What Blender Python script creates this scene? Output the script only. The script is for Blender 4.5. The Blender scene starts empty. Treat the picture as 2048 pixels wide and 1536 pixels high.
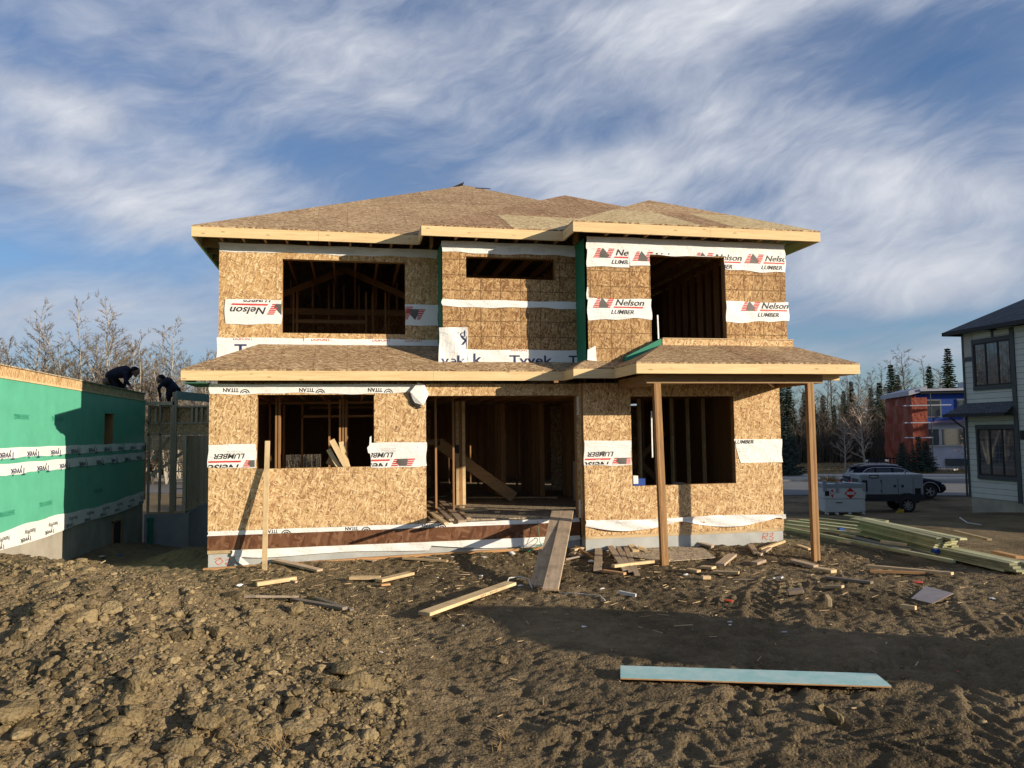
import bpy, bmesh, math, random
import numpy as np
from mathutils import Vector, Matrix
random.seed(7)
RNG = np.random.default_rng(11)
D = bpy.data
SC = bpy.context.scene
COL = SC.collection

# ------------------------------------------------------------------ camera
CAM = np.array([2.5256, -14.8154, 1.6482])
YAW, PITCH, ROLL = (math.radians(a) for a in (11.821, 3.609, -0.7686))
FPX = 1540.0
def cam_axes():
    cy, sy = math.cos(YAW), math.sin(YAW)
    f = np.array([sy, cy, 0.0]); r = np.array([cy, -sy, 0.0]); u = np.array([0, 0, 1.0])
    f2 = f*math.cos(PITCH)+u*math.sin(PITCH); u2 = u*math.cos(PITCH)-f*math.sin(PITCH)
    r3 = r*math.cos(ROLL)+u2*math.sin(ROLL); u3 = u2*math.cos(ROLL)-r*math.sin(ROLL)
    return r3, u3, f2
AR, AU, AF = cam_axes()
cam_data = D.cameras.new("camera"); cam = D.objects.new("camera", cam_data); COL.objects.link(cam)
m = Matrix.Identity(4)
for i in range(3):
    m[i][0] = AR[i]; m[i][1] = AU[i]; m[i][2] = -AF[i]; m[i][3] = CAM[i]
cam.matrix_world = m
cam_data.sensor_width = 36.0
cam_data.lens = FPX/2048*36.0
cam_data.clip_start = 0.1; cam_data.clip_end = 6000
SC.camera = cam
def ray(px, py):
    return AF + AR*((px-1024)/FPX) + AU*((768-py)/FPX)
def U(px, py, ax, val):
    d = ray(px, py); i = 'XYZ'.index(ax); t = (val-CAM[i])/d[i]; return CAM+t*d
def PX(p):
    d = np.array(p)-CAM; z = d@AF
    return 1024+FPX*(d@AR)/z, 768-FPX*(d@AU)/z, z

# ------------------------------------------------------------------ sun, sky
SUNV = Vector((1.33, -1.0, 0.36)).normalized()     # towards the sun
SUN_EL = math.asin(SUNV.z); SUN_AZ = math.atan2(SUNV.x, SUNV.y)
sun_d = D.lights.new("sun", 'SUN'); sun_d.energy = 5.0; sun_d.angle = math.radians(0.5)
sun_d.color = (1.0, 0.86, 0.66)
sun = D.objects.new("sun", sun_d); COL.objects.link(sun)
sun.rotation_euler = SUNV.to_track_quat('Z', 'Y').to_euler(); sun.location = (20, -20, 15)
SC.view_settings.view_transform = 'Standard'; SC.view_settings.look = 'None'
SC.view_settings.exposure = 0.5; SC.view_settings.gamma = 1.0
W = D.worlds.new("World"); SC.world = W; W.use_nodes = True

class NG:
    """small node-graph helper"""
    def __init__(s, tree): s.t = tree; s.n = tree.nodes; s.l = tree.links
    def node(s, typ, **kw):
        n = s.n.new(typ)
        for k, v in kw.items(): setattr(n, k, v)
        return n
    def inp(s, sock, v):
        if v is None: return
        if isinstance(v, bpy.types.NodeSocket): s.l.new(v, sock)
        else:
            try: sock.default_value = v
            except Exception:
                sock.default_value = tuple(v)+(1.0,) if len(v) == 3 else v
    def math(s, op, a, b=None, c=None, clamp=False):
        n = s.node('ShaderNodeMath', operation=op, use_clamp=clamp)
        s.inp(n.inputs[0], a)
        if b is not None: s.inp(n.inputs[1], b)
        if c is not None: s.inp(n.inputs[2], c)
        return n.outputs[0]
    def vmath(s, op, a, b=None):
        n = s.node('ShaderNodeVectorMath', operation=op); s.inp(n.inputs[0], a)
        if b is not None: s.inp(n.inputs[1], b)
        return n.outputs[0]
    def mix(s, f, a, b, mode='MIX', clamp=False):
        n = s.node('ShaderNodeMix', data_type='RGBA', blend_type=mode)
        n.clamp_result = clamp
        s.inp(n.inputs[0], f); s.inp(n.inputs[6], a if isinstance(a, bpy.types.NodeSocket) else tuple(a)+(1.0,)*(4-len(a)))
        s.inp(n.inputs[7], b if isinstance(b, bpy.types.NodeSocket) else tuple(b)+(1.0,)*(4-len(b)))
        return n.outputs[2]
    def noise(s, vec, scale, detail=4, rough=0.55, dist=0.0, dim='3D'):
        n = s.node('ShaderNodeTexNoise', noise_dimensions=dim); s.inp(n.inputs['Vector'], vec)
        n.inputs['Scale'].default_value = scale; n.inputs['Detail'].default_value = detail
        n.inputs['Roughness'].default_value = rough; n.inputs['Distortion'].default_value = dist
        return n.outputs[0]
    def voro(s, vec, scale, feature='F1', out='Distance', rnd=1.0):
        n = s.node('ShaderNodeTexVoronoi', feature=feature); s.inp(n.inputs['Vector'], vec)
        n.inputs['Scale'].default_value = scale; n.inputs['Randomness'].default_value = rnd
        return n.outputs[out]
    def ramp(s, f, stops, interp='LINEAR'):
        n = s.node('ShaderNodeValToRGB'); s.inp(n.inputs[0], f); r = n.color_ramp; r.interpolation = interp
        while len(r.elements) > 1: r.elements.remove(r.elements[-1])
        for i, (p, c) in enumerate(stops):
            e = r.elements[0] if i == 0 else r.elements.new(p)
            e.position = p; e.color = (tuple(c)+(1.0,)) if len(c) == 3 else c
        return n.outputs[0]
    def maprange(s, v, a, b, c=0.0, d=1.0, smooth=False):
        n = s.node('ShaderNodeMapRange'); n.interpolation_type = 'SMOOTHSTEP' if smooth else 'LINEAR'
        s.inp(n.inputs[0], v)
        for i, x in enumerate((a, b, c, d)): n.inputs[i+1].default_value = x
        return n.outputs[0]
    def mapping(s, vec, rot=(0, 0, 0), scale=(1, 1, 1), loc=(0, 0, 0)):
        if any(rot):
            n0 = s.node('ShaderNodeMapping'); s.inp(n0.inputs[0], vec); n0.inputs['Rotation'].default_value = rot; vec = n0.outputs[0]; rot = (0, 0, 0)
        n = s.node('ShaderNodeMapping'); s.inp(n.inputs[0], vec)
        n.inputs['Location'].default_value = loc; n.inputs['Rotation'].default_value = rot; n.inputs['Scale'].default_value = scale
        return n.outputs[0]
    def sep(s, vec):
        n = s.node('ShaderNodeSeparateXYZ'); s.inp(n.inputs[0], vec); return n.outputs
    def comb(s, x, y, z):
        n = s.node('ShaderNodeCombineXYZ')
        for i, v in enumerate((x, y, z)): s.inp(n.inputs[i], v)
        return n.outputs[0]

def build_sky():
    W.node_tree.nodes.clear(); g = NG(W.node_tree)
    out = g.node('ShaderNodeOutputWorld'); bg = g.node('ShaderNodeBackground'); g.l.new(bg.outputs[0], out.inputs[0])
    bg.inputs[1].default_value = 0.075
    sky = g.node('ShaderNodeTexSky', sky_type='NISHITA'); sky.sun_disc = False
    sky.sun_elevation = SUN_EL; sky.sun_rotation = SUN_AZ
    sky.air_density = 1.0; sky.dust_density = 0.6; sky.ozone_density = 2.0
    tc = g.node('ShaderNodeTexCoord').outputs['Generated']
    x, y, z = g.sep(tc)[0:3]
    az = g.math('ARCTAN2', x, y); el = g.math('ARCSINE', g.math('MINIMUM', g.math('MAXIMUM', z, -1.0), 1.0))
    # cloud pattern in azimuth / elevation, streaked along the wind
    uv = g.comb(az, el, 0.0)
    warp = g.noise(g.mapping(uv, scale=(3, 5, 1)), 1.0, 3, 0.5)
    warp2 = g.math('MULTIPLY', g.math('SUBTRACT', warp, 0.5), 0.16)
    uvw = g.comb(g.math('ADD', az, warp2), g.math('ADD', el, g.math('MULTIPLY', warp2, -0.7)), 0.0)
    n_big = g.noise(g.mapping(uvw, scale=(3.6, 9.0, 1), loc=(2.3, 1.1, 0)), 1.0, 5, 0.55)
    n_strk = g.noise(g.mapping(uvw, rot=(0, 0, math.radians(-28)), scale=(5, 20, 1)), 1.0, 5, 0.6)
    n_strk2 = g.noise(g.mapping(uvw, rot=(0, 0, math.radians(-12)), scale=(5, 34, 1), loc=(5, 3, 0)), 1.0, 5, 0.62)
    n_fine = g.noise(g.mapping(uvw, rot=(0, 0, math.radians(-20)), scale=(9, 46, 1)), 1.0, 6, 0.7)
    def azel(px, py):
        d = ray(px, py); d = d/np.linalg.norm(d); return math.atan2(d[0], d[1]), math.asin(d[2])
    # (px, py, half width, half height, tilt deg, amount) : where cloud is thick or where the sky is open
    blobs = [(1250, 60, 560, 90, 3, .50), (560, 90, 420, 120, -4, .16), (130, 215, 260, 62, -12, .55), (60, 370, 330, 60, -3, .46), (480, 420, 380, 60, -4, .36),
             (800, 220, 330, 70, -14, .16), (150, 640, 520, 80, 2, .34), (1420, 190, 130, 130, -20, .34), (1300, 330, 300, 80, 10, .32),
             (1750, 400, 420, 110, 8, .48), (1950, 360, 260, 80, 6, .3), (1880, 560, 420, 90, 0, .52), (1700, 270, 160, 160, 50, .22), (1150, 380, 260, 60, 5, .25), (1850, 715, 300, 16, 2, .25),
             (1880, 120, 230, 130, -12, -.42), (680, 300, 260, 50, 4, -.30), (1130, 270, 190, 60, 0, -.30), (1090, 130, 60, 60, 0, -.12),
             (180, 510, 330, 42, 3, -.26), (1850, 655, 420, 20, 0, -.30), (1500, 120, 90, 60, 0, -.16), (330, 20, 330, 60, 5, -.05), (1750, 770, 520, 40, 0, -.15)]
    dens = None; dens_n = 0.50
    for (px, py, hw, hh, tilt, amt) in blobs:
        a0, e0 = azel(px, py); a1, _ = azel(px+hw, py); _, e1 = azel(px, py-hh)
        sa = abs(a1-a0); se = abs(e1-e0)
        da = g.math('SUBTRACT', g.math('ADD', az, g.math('MULTIPLY', warp2, 0.5)), a0); de = g.math('SUBTRACT', g.math('ADD', el, g.math('MULTIPLY', warp2, 0.35)), e0)
        c, s_ = math.cos(math.radians(tilt)), math.sin(math.radians(tilt))
        u1 = g.math('ADD', g.math('MULTIPLY', da, c/sa), g.math('MULTIPLY', de, s_/sa))
        v1 = g.math('SUBTRACT', g.math('MULTIPLY', de, c/se), g.math('MULTIPLY', da, s_/se))
        r2 = g.math('ADD', g.math('MULTIPLY', u1, u1), g.math('MULTIPLY', v1, v1))
        e = g.math('MULTIPLY', g.math('EXPONENT', g.math('MULTIPLY', r2, -1.0)), amt)
        dens = e if dens is None else g.math('ADD', dens, e)
    dens = g.math('ADD', dens, dens_n)
    nn = g.math('ADD', g.math('MULTIPLY', g.math('SUBTRACT', n_big, 0.5), 0.9), g.math('MULTIPLY', g.math('SUBTRACT', n_strk, 0.5), 0.75))
    nn = g.math('ADD', nn, g.math('MULTIPLY', g.math('SUBTRACT', n_strk2, 0.5), 0.35))
    nn = g.math('ADD', nn, g.math('MULTIPLY', g.math('SUBTRACT', n_fine, 0.5), 0.38))
    d2 = g.math('ADD', dens, nn)
    alpha = g.math('MULTIPLY', g.maprange(d2, -0.35, 1.25, 0.0, 1.0, True), 0.96)
    n_det = g.noise(g.mapping(uvw, rot=(0, 0, math.radians(-24)), scale=(14, 40, 1), loc=(3, 7, 0)), 1.0, 7, 0.62)
    bright = g.maprange(g.math('ADD', g.math('ADD', d2, g.math('MULTIPLY', g.math('SUBTRACT', n_big, 0.5), 1.5)), g.math('MULTIPLY', g.math('SUBTRACT', n_det, 0.5), 1.15)), 0.25, 1.75, 0.0, 1.0)
    col = g.mix(bright, (2.6, 3.15, 4.5), (7.6, 7.8, 8.2))
    # low clouds are greyer and warmer
    low = g.maprange(el, 0.02, 0.30, 1.0, 0.0, True)
    col = g.mix(g.math('MULTIPLY', low, 0.55), col, (3.9, 4.3, 5.1))
    skyc = g.mix(1.0, sky.outputs[0], (0.72, 1.0, 1.34), 'MULTIPLY')
    fin = g.mix(alpha, skyc, col)
    g.l.new(fin, bg.inputs[0])
build_sky()

# ------------------------------------------------------------------ object helpers
def tag(o, label=None, cat=None, group=None, kind=None):
    if label: o['label'] = label
    if cat: o['category'] = cat
    if group: o['group'] = group
    if kind: o['kind'] = kind
    return o
def thing(name, label, cat, loc=(0, 0, 0), group=None, rotz=0.0):
    o = D.objects.new(name, None); COL.objects.link(o); o.location = loc; o.rotation_euler = (0, 0, rotz)
    o.empty_display_size = 0.2
    return tag(o, label, cat, group)
def root_loc(p):
    while p.parent is not None: p = p.parent
    return np.array(p.location)
def copy_tree(o, parent=None):
    c = o.copy(); COL.objects.link(c); c.parent = parent
    for ch in list(o.children): copy_tree(ch, c)
    return c
def rot_z(a):
    c, s = math.cos(a), math.sin(a); return np.array([[c, -s, 0], [s, c, 0], [0, 0, 1.0]])
def rot_axis(ax, a):
    return np.array(Matrix.Rotation(a, 3, Vector(ax)))
class MB:
    def __init__(s): s.v = []; s.f = []; s.mi = []; s.n = 0; s.cur = 0
    def add(s, vs, fs, mi=None):
        s.v.extend([tuple(map(float, p)) for p in vs]); b = s.n
        s.f.extend([tuple(b+i for i in f) for f in fs]); s.mi.extend([s.cur if mi is None else mi]*len(fs)); s.n += len(vs); return s
    def box(s, x0, x1, y0, y1, z0, z1, mi=None):
        return s.add([(x0, y0, z0), (x1, y0, z0), (x1, y1, z0), (x0, y1, z0), (x0, y0, z1), (x1, y0, z1), (x1, y1, z1), (x0, y1, z1)],
                     [(0, 3, 2, 1), (4, 5, 6, 7), (0, 1, 5, 4), (1, 2, 6, 5), (2, 3, 7, 6), (3, 0, 4, 7)], mi)
    def obox(s, c, size, R=None, mi=None):
        h = np.array(size)/2; P = np.array([(-1, -1, -1), (1, -1, -1), (1, 1, -1), (-1, 1, -1), (-1, -1, 1), (1, -1, 1), (1, 1, 1), (-1, 1, 1)])*h
        if R is not None: P = P@np.array(R).T
        return s.add(P+np.array(c), [(0, 3, 2, 1), (4, 5, 6, 7), (0, 1, 5, 4), (1, 2, 6, 5), (2, 3, 7, 6), (3, 0, 4, 7)], mi)
    def bar(s, a, b, w, h, up=(0, 0, 1), mi=None):
        """a board from a to b, w wide across, h along 'up'"""
        a = np.array(a, float); b = np.array(b, float); d = b-a; L = np.linalg.norm(d); d = d/L
        up = np.array(up, float); side = np.cross(up, d)
        if np.linalg.norm(side) < 1e-4: side = np.cross((1, 0, 0), d)
        side /= np.linalg.norm(side); u = np.cross(d, side)
        return s.obox((a+b)/2, (L, w, h), np.array([d, side, u]).T, mi)
    def prism(s, poly, off, mi=None):
        """closed polygon (3d points) extruded by vector off"""
        n = len(poly); P = [tuple(p) for p in poly]; Q = [tuple(np.array(p)+np.array(off)) for p in poly]
        nrm = np.zeros(3)
        for i in range(n):
            a = np.array(P[i]); b = np.array(P[(i+1) % n]); nrm += np.cross(a, b)
        flip = nrm@np.array(off) > 0
        f = [tuple(range(n)), tuple(reversed(range(n, 2*n)))]+[(i, i+n, (i+1) % n+n, (i+1) % n) for i in range(n)]
        if flip: f = [tuple(reversed(q)) for q in f]
        return s.add(P+Q, f, mi)
    def tube(s, pts, r, n=6, mi=None, cap=True):
        pts = [np.array(p, float) for p in pts]; rs = r if hasattr(r, '__len__') else [r]*len(pts)
        vs = []; prev = None
        for i, p in enumerate(pts):
            d = pts[min(i+1, len(pts)-1)]-pts[max(i-1, 0)]; d = d/(np.linalg.norm(d)+1e-9)
            if prev is None: a = np.cross(d, (0, 0, 1.0) if abs(d[2]) < .9 else (1.0, 0, 0))
            else: a = prev-d*(prev@d)
            a = a/(np.linalg.norm(a)+1e-9); prev = a; b = np.cross(d, a)
            for k in range(n):
                t = 2*math.pi*k/n; vs.append(p+rs[i]*(a*math.cos(t)+b*math.sin(t)))
        fs = [(i*n+k, i*n+(k+1) % n, (i+1)*n+(k+1) % n, (i+1)*n+k) for i in range(len(pts)-1) for k in range(n)]
        if cap: fs += [tuple(reversed(range(n))), tuple(range((len(pts)-1)*n, len(pts)*n))]
        return s.add(vs, fs, mi)
    def lathe(s, prof, c, axis='Z', n=24, mi=None, closed=False):
        """prof: list of (radius, height along axis)"""
        vs = []
        for (r, h) in prof:
            for k in range(n):
                t = 2*math.pi*k/n; a, b = r*math.cos(t), r*math.sin(t)
                vs.append({'Z': (c[0]+a, c[1]+b, c[2]+h), 'Y': (c[0]+a, c[1]+h, c[2]+b), 'X': (c[0]+h, c[1]+a, c[2]+b)}[axis])
        m_ = len(prof); fs = []
        for i in range(m_ if closed else m_-1):
            j = (i+1) % m_
            for k in range(n): fs.append((i*n+k, i*n+(k+1) % n, j*n+(k+1) % n, j*n+k))
        return s.add(vs, fs, mi)
    def build(s, name, mats, parent=None, smooth=False, world=True, label=None, loc=None, bevel=None):
        me = D.meshes.new(name)
        V = np.array(s.v) if s.n else np.zeros((0, 3))
        off = np.zeros(3)
        if world:
            if parent is not None: off = root_loc(parent)
            elif loc is not None: off = np.array(loc)
        V = V-off
        me.from_pydata([tuple(p) for p in V], [], s.f)
        mats = mats if isinstance(mats, (list, tuple)) else [mats]
        for m_ in mats: me.materials.append(m_)
        if len(mats) > 1: me.polygons.foreach_set('material_index', s.mi)
        if smooth: me.polygons.foreach_set('use_smooth', [True]*len(me.polygons))
        me.update()
        o = D.objects.new(name, me); COL.objects.link(o)
        if parent is not None: o.parent = parent
        elif world and loc is not None: o.location = loc
        elif loc is not None: o.location = loc
        if label: o['label'] = label
        if bevel:
            b = o.modifiers.new('b', 'BEVEL'); b.width = bevel; b.segments = 1; b.limit_method = 'ANGLE'
        return o

# ------------------------------------------------------------------ materials
def new_mat(name, rough=0.8, spec=0.3):
    m_ = D.materials.new(name); m_.use_nodes = True; g = NG(m_.node_tree)
    b = m_.node_tree.nodes['Principled BSDF']; b.inputs['Roughness'].default_value = rough
    b.inputs['Specular IOR Level'].default_value = spec
    return m_, g, b
def bump(g, b, h, strength=0.4, dist=0.01):
    n = g.node('ShaderNodeBump'); n.inputs['Strength'].default_value = strength; n.inputs['Distance'].default_value = dist
    g.inp(n.inputs['Height'], h); g.l.new(n.outputs[0], b.inputs['Normal'])
def objco(g): return g.node('ShaderNodeTexCoord').outputs['Object']
def mat_flat(name, col, rough=0.7, spec=0.3, var=0.12, scale=3.0, metal=0.0, bmp=0.0):
    m_, g, b = new_mat(name, rough, spec); b.inputs['Metallic'].default_value = metal
    n = g.noise(objco(g), scale, 5, 0.6)
    c = g.mix(g.maprange(n, 0.3, 0.7), tuple(x*(1-var) for x in col), tuple(min(1, x*(1+var)) for x in col))
    g.l.new(c, b.inputs['Base Color'])
    if bmp: bump(g, b, g.noise(objco(g), scale*6, 4), 0.5, bmp)
    return m_
def mat_osb(name, dark, mid, light, hi, axis='Y', aniso=None, grid=None, seam=None, size=1.0, patches=0.0, grid_strength=0.75):
    """oriented strand board; axis = the face's normal axis; grid=(du,dv) printed nailing lines; seam=(w,h,u0,v0)"""
    m_, g, b = new_mat(name, 0.75, 0.15); co = objco(g); xyz = g.sep(co)
    if axis == 'Y': u, v = xyz[0], xyz[2]
    elif axis == 'X': u, v = xyz[1], xyz[2]
    elif axis == 'Q': u, v = xyz[1], xyz[0]
    else: u, v = xyz[0], xyz[1]
    uv = g.comb(u, v, 0.0)
    angs = aniso if aniso is not None else (8, 64, -38, -75, 25, 108)
    layers = []
    for i, a in enumerate(angs):
        mp = g.mapping(uv, rot=(0, 0, math.radians(a)), scale=(13.5/size, 52.0/size, 1), loc=(i*3.7, i*1.3, 0))
        vo = g.node('ShaderNodeTexVoronoi', feature='F1', voronoi_dimensions='2D'); g.inp(vo.inputs['Vector'], mp); vo.inputs['Scale'].default_value = 1.0
        c = g.sep(vo.outputs['Color']); layers.append((c[0], c[1]))
    val = layers[0][0]
    for i in range(1, len(layers)):
        msk = g.math('GREATER_THAN', layers[i][1], 0.72 if i > 1 else 0.5)
        mx = g.node('ShaderNodeMix', data_type='FLOAT'); g.inp(mx.inputs[0], msk); g.inp(mx.inputs[2], val); g.inp(mx.inputs[3], layers[i][0]); val = mx.outputs[0]
    fine = g.noise(g.mapping(uv, scale=(40, 160, 1)), 1.0, 3, 0.6)
    big = g.noise(uv, 1.1, 4, 0.6)
    val2 = g.math('ADD', g.math('ADD', g.math('MULTIPLY', val, 0.80), g.math('MULTIPLY', g.math('SUBTRACT', fine, 0.5), 0.25)), g.math('MULTIPLY', g.math('SUBTRACT', big, 0.45), 0.45))
    c = g.ramp(val2, [(0.0, dark), (0.13, dark), (0.26, mid), (0.58, light), (0.80, hi), (1.0, hi)])
    if patches:
        # whole sheets differ in tone
        su = g.math('FLOOR', g.math('DIVIDE', u, 2.44)); sv = g.math('FLOOR', g.math('DIVIDE', v, 1.22))
        wn = g.node('ShaderNodeTexWhiteNoise', noise_dimensions='2D'); g.inp(wn.inputs['Vector'], g.comb(g.math('ADD', su, g.math('MULTIPLY', sv, 0.5)), sv, 0))
        t = g.maprange(wn.outputs[0], 0, 1, 1-patches, 1+patches*.6)
        n_ = g.node('ShaderNodeVectorMath', operation='SCALE'); g.inp(n_.inputs[0], c); g.inp(n_.inputs['Scale'], t); c = n_.outputs[0]
    def line(coord, period, off, w):
        fr = g.math('FRACT', g.math('DIVIDE', g.math('ADD', coord, off), period))
        d = g.math('MINIMUM', fr, g.math('SUBTRACT', 1.0, fr))
        return g.math('LESS_THAN', d, w/period)
    if grid:
        k = g.math('MAXIMUM', line(u, grid[0], grid[2], 0.0085), line(v, grid[1], grid[3], 0.0085))
        k = g.math('MULTIPLY', k, grid_strength)
        c = g.mix(k, c, tuple(x*0.35 for x in mid))
    if seam:
        k = g.math('MAXIMUM', line(u, seam[0], seam[2], 0.004), line(v, seam[1], seam[3], 0.004))
        c = g.mix(g.math('MULTIPLY', k, 0.7), c, (0.04, 0.025, 0.012))
        # nail heads along the studs
        nu = g.math('FRACT', g.math('DIVIDE', g.math('ADD', u, seam[2]), 0.406)); nv = g.math('FRACT', g.math('DIVIDE', g.math('ADD', v, seam[3]), 0.305))
        dd = g.math('ADD', g.math('POWER', g.math('MULTIPLY', g.math('SUBTRACT', nu, 0.5), 0.406), 2.0), g.math('POWER', g.math('MULTIPLY', g.math('SUBTRACT', nv, 0.5), 0.10), 2.0))
        c = g.mix(g.math('MULTIPLY', g.math('LESS_THAN', dd, 0.00010), 0.75), c, (0.06, 0.035, 0.02))
    g.l.new(c, b.inputs['Base Color']); bump(g, b, val2, 0.25, 0.004)
    return m_
def mat_wood(name, light, dark, knots=True, rough=0.7, stain=0.0, axis='X', objrand=0.25):
    """sawn lumber, grain along local axis"""
    m_, g, b = new_mat(name, rough, 0.2); co = objco(g)
    sc = {'X': (0.9, 16, 16), 'Y': (16, 0.9, 16), 'Z': (16, 16, 0.9)}[axis]
    gr = g.noise(g.mapping(co, scale=sc), 1.6, 6, 0.6, 0.7)
    fine = g.noise(g.mapping(co, scale=tuple(x*5 for x in sc)), 1.6, 3, 0.6)
    v = g.math('ADD', g.math('MULTIPLY', gr, 0.75), g.math('MULTIPLY', fine, 0.3))
    c = g.ramp(v, [(0.30, dark), (0.48, tuple((a*.65+d_*.35) for a, d_ in zip(light, dark))), (0.62, light), (1.0, tuple(min(1, x*1.1) for x in light))])
    if knots:
        kv = g.voro(g.mapping(co, scale={'X': (2.6, 9, 9), 'Y': (9, 2.6, 9), 'Z': (9, 9, 2.6)}[axis]), 1.0)
        c = g.mix(g.maprange(kv, 0.05, 0.16, 0.75, 0.0, True), c, tuple(x*0.45 for x in dark))
    if stain:
        s_ = g.noise(co, 2.2, 5, 0.65); c = g.mix(g.math('MULTIPLY', g.maprange(s_, 0.48, 0.7), stain), c, (0.12, 0.10, 0.07))
    if objrand:
        oi = g.node('ShaderNodeObjectInfo'); t = g.maprange(oi.outputs['Random'], 0, 1, 1-objrand, 1+objrand*.5)
        n_ = g.node('ShaderNodeVectorMath', operation='SCALE'); g.inp(n_.inputs[0], c); g.inp(n_.inputs['Scale'], t); c = n_.outputs[0]
    g.l.new(c, b.inputs['Base Color']); bump(g, b, v, 0.25, 0.003)
    return m_
def mat_wrap(name, col=(0.80, 0.79, 0.77)):
    m_, g, b = new_mat(name, 0.45, 0.35); co = objco(g)
    n1 = g.noise(g.mapping(co, scale=(3, 3, 7)), 1.3, 4, 0.6, 1.2); n2 = g.noise(co, 9, 4, 0.6, 0.6)
    c = g.mix(g.maprange(g.noise(co, 1.5, 5), 0.35, 0.7), col, tuple(x*0.87 for x in col)); g.l.new(c, b.inputs['Base Color'])
    bump(g, b, g.math('ADD', n1, g.math('MULTIPLY', n2, 0.25)), 0.6, 0.035)
    return m_
M = {}
OD, OM, OL, OH = (0.30, 0.17, 0.08), (0.455, 0.285, 0.14), (0.585, 0.395, 0.205), (0.74, 0.56, 0.33)
M['osb_wall'] = mat_osb('osb_wall', OD, OM, OL, OH, 'Y', seam=(2.44, 30, 0.0, 12))
M['osb_wall_r'] = mat_osb('osb_wall_r', OD, OM, OL, OH, 'Y', seam=(2.44, 30, 0.32, 12))
M['osb_plain'] = mat_osb('osb_plain', OD, OM, OL, OH, 'Y')
M['osb_up'] = mat_osb('osb_up', OD, OM, (0.53, 0.34, 0.15), OH, 'Y', grid=(0.61, 30, 0.25, 9), grid_strength=.35)
M['osb_grid'] = mat_osb('osb_grid', (0.20, 0.10, 0.042), (0.33, 0.185, 0.08), (0.44, 0.27, 0.125), (0.60, 0.41, 0.21), 'Y', grid=(0.406, 0.305, 0.16, 0.02), patches=0.12)
M['osb_side'] = mat_osb('osb_side', OD, OM, OL, OH, 'X')
RD, RM, RL, RH = (0.18, 0.105, 0.055), (0.28, 0.175, 0.092), (0.41, 0.28, 0.155), (0.58, 0.44, 0.27)
RA = (0, 9, -8, 4, -13, 15)
M['osb_roof'] = mat_osb('osb_roof', RD, RM, RL, RH, 'Z', aniso=RA, size=0.8, patches=0.12, grid=(0.61, 30, 0.1, 9), grid_strength=.35)
M['osb_roof_red'] = mat_osb('osb_roof_red', (0.14, 0.075, 0.04), (0.235, 0.135, 0.072), (0.35, 0.225, 0.125), (0.52, 0.37, 0.225), 'Z', aniso=RA, size=0.8, patches=0.1, grid=(0.61, 30, 0.1, 9), grid_strength=.45)
M['osb_roof_pale'] = mat_osb('osb_roof_pale', (0.26, 0.18, 0.09), (0.39, 0.29, 0.15), (0.50, 0.39, 0.22), (0.64, 0.53, 0.33), 'Z', aniso=RA, size=0.8)
M['osb_floor'] = mat_osb('osb_floor', (0.18, 0.14, 0.09), (0.30, 0.235, 0.165), (0.43, 0.35, 0.25), (0.55, 0.46, 0.34), 'Z', seam=(2.44, 1.22, 0, 0))
M['osb_roof_q'] = mat_osb('osb_roof_q', RD, RM, RL, RH, 'Q', aniso=RA, size=0.8)
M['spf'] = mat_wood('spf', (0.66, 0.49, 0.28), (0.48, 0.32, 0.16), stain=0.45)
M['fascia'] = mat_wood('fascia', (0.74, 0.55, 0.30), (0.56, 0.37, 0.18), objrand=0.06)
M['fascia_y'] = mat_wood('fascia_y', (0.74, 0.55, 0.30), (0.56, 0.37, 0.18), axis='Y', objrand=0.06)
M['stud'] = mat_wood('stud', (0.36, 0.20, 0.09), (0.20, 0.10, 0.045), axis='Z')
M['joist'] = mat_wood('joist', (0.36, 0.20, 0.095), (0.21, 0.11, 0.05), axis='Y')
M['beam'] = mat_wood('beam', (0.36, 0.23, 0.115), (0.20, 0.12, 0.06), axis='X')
M['post_ply'] = mat_wood('post_ply', (0.34, 0.18, 0.075), (0.15, 0.07, 0.028), axis='Z', objrand=0.3)
M['post_glue'] = mat_wood('post_glue', (0.46, 0.28, 0.13), (0.2, 0.10, 0.04), axis='Z')
M['weathered'] = mat_wood('weathered', (0.50, 0.38, 0.26), (0.31, 0.22, 0.15), stain=0.5)
M['grey_wood'] = mat_wood('grey_wood', (0.29, 0.24, 0.19), (0.14, 0.11, 0.085), stain=0.5)
M['green_wood'] = mat_wood('green_wood', (0.50, 0.48, 0.28), (0.30, 0.30, 0.165), knots=False, stain=.35, objrand=.4)
M['orange_wood'] = mat_wood('orange_wood', (0.58, 0.33, 0.15), (0.36, 0.17, 0.07), stain=0.25)
M['brown_board'] = mat_osb('brown_board', (0.10, 0.043, 0.022), (0.125, 0.055, 0.028), (0.155, 0.072, 0.038), (0.21, 0.11, 0.062), 'Y', seam=(2.44, 30, 0.15, 12), size=3.0)
M['wrap'] = mat_wrap('wrap'); M['wrap_grey'] = mat_wrap('wrap_grey', (0.55, 0.53, 0.51))
M['ink_navy'] = mat_flat('ink_navy', (0.035, 0.04, 0.10), 0.5); M['ink_black'] = mat_flat('ink_black', (0.03, 0.028, 0.026), 0.5)
M['ink_grey'] = mat_flat('ink_grey', (0.11, 0.10, 0.09), 0.5); M['ink_red'] = mat_flat('ink_red', (0.55, 0.05, 0.045), 0.5)
M['ink_orange'] = mat_flat('ink_orange', (0.55, 0.13, 0.05), 0.5); M['ink_faint'] = mat_flat('ink_faint', (0.42, 0.41, 0.40), 0.5)
M['white_gap'] = mat_flat('white_gap', (0.72, 0.71, 0.69), 0.5)
M['green_sheet'] = mat_flat('green_sheet', (0.10, 0.40, 0.27), 0.5, 0.3, 0.10, 2.0, bmp=0.002)
M['green_side'] = mat_flat('green_side', (0.06, 0.15, 0.10), 0.7, 0.1, 0.1, 2.0)
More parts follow.
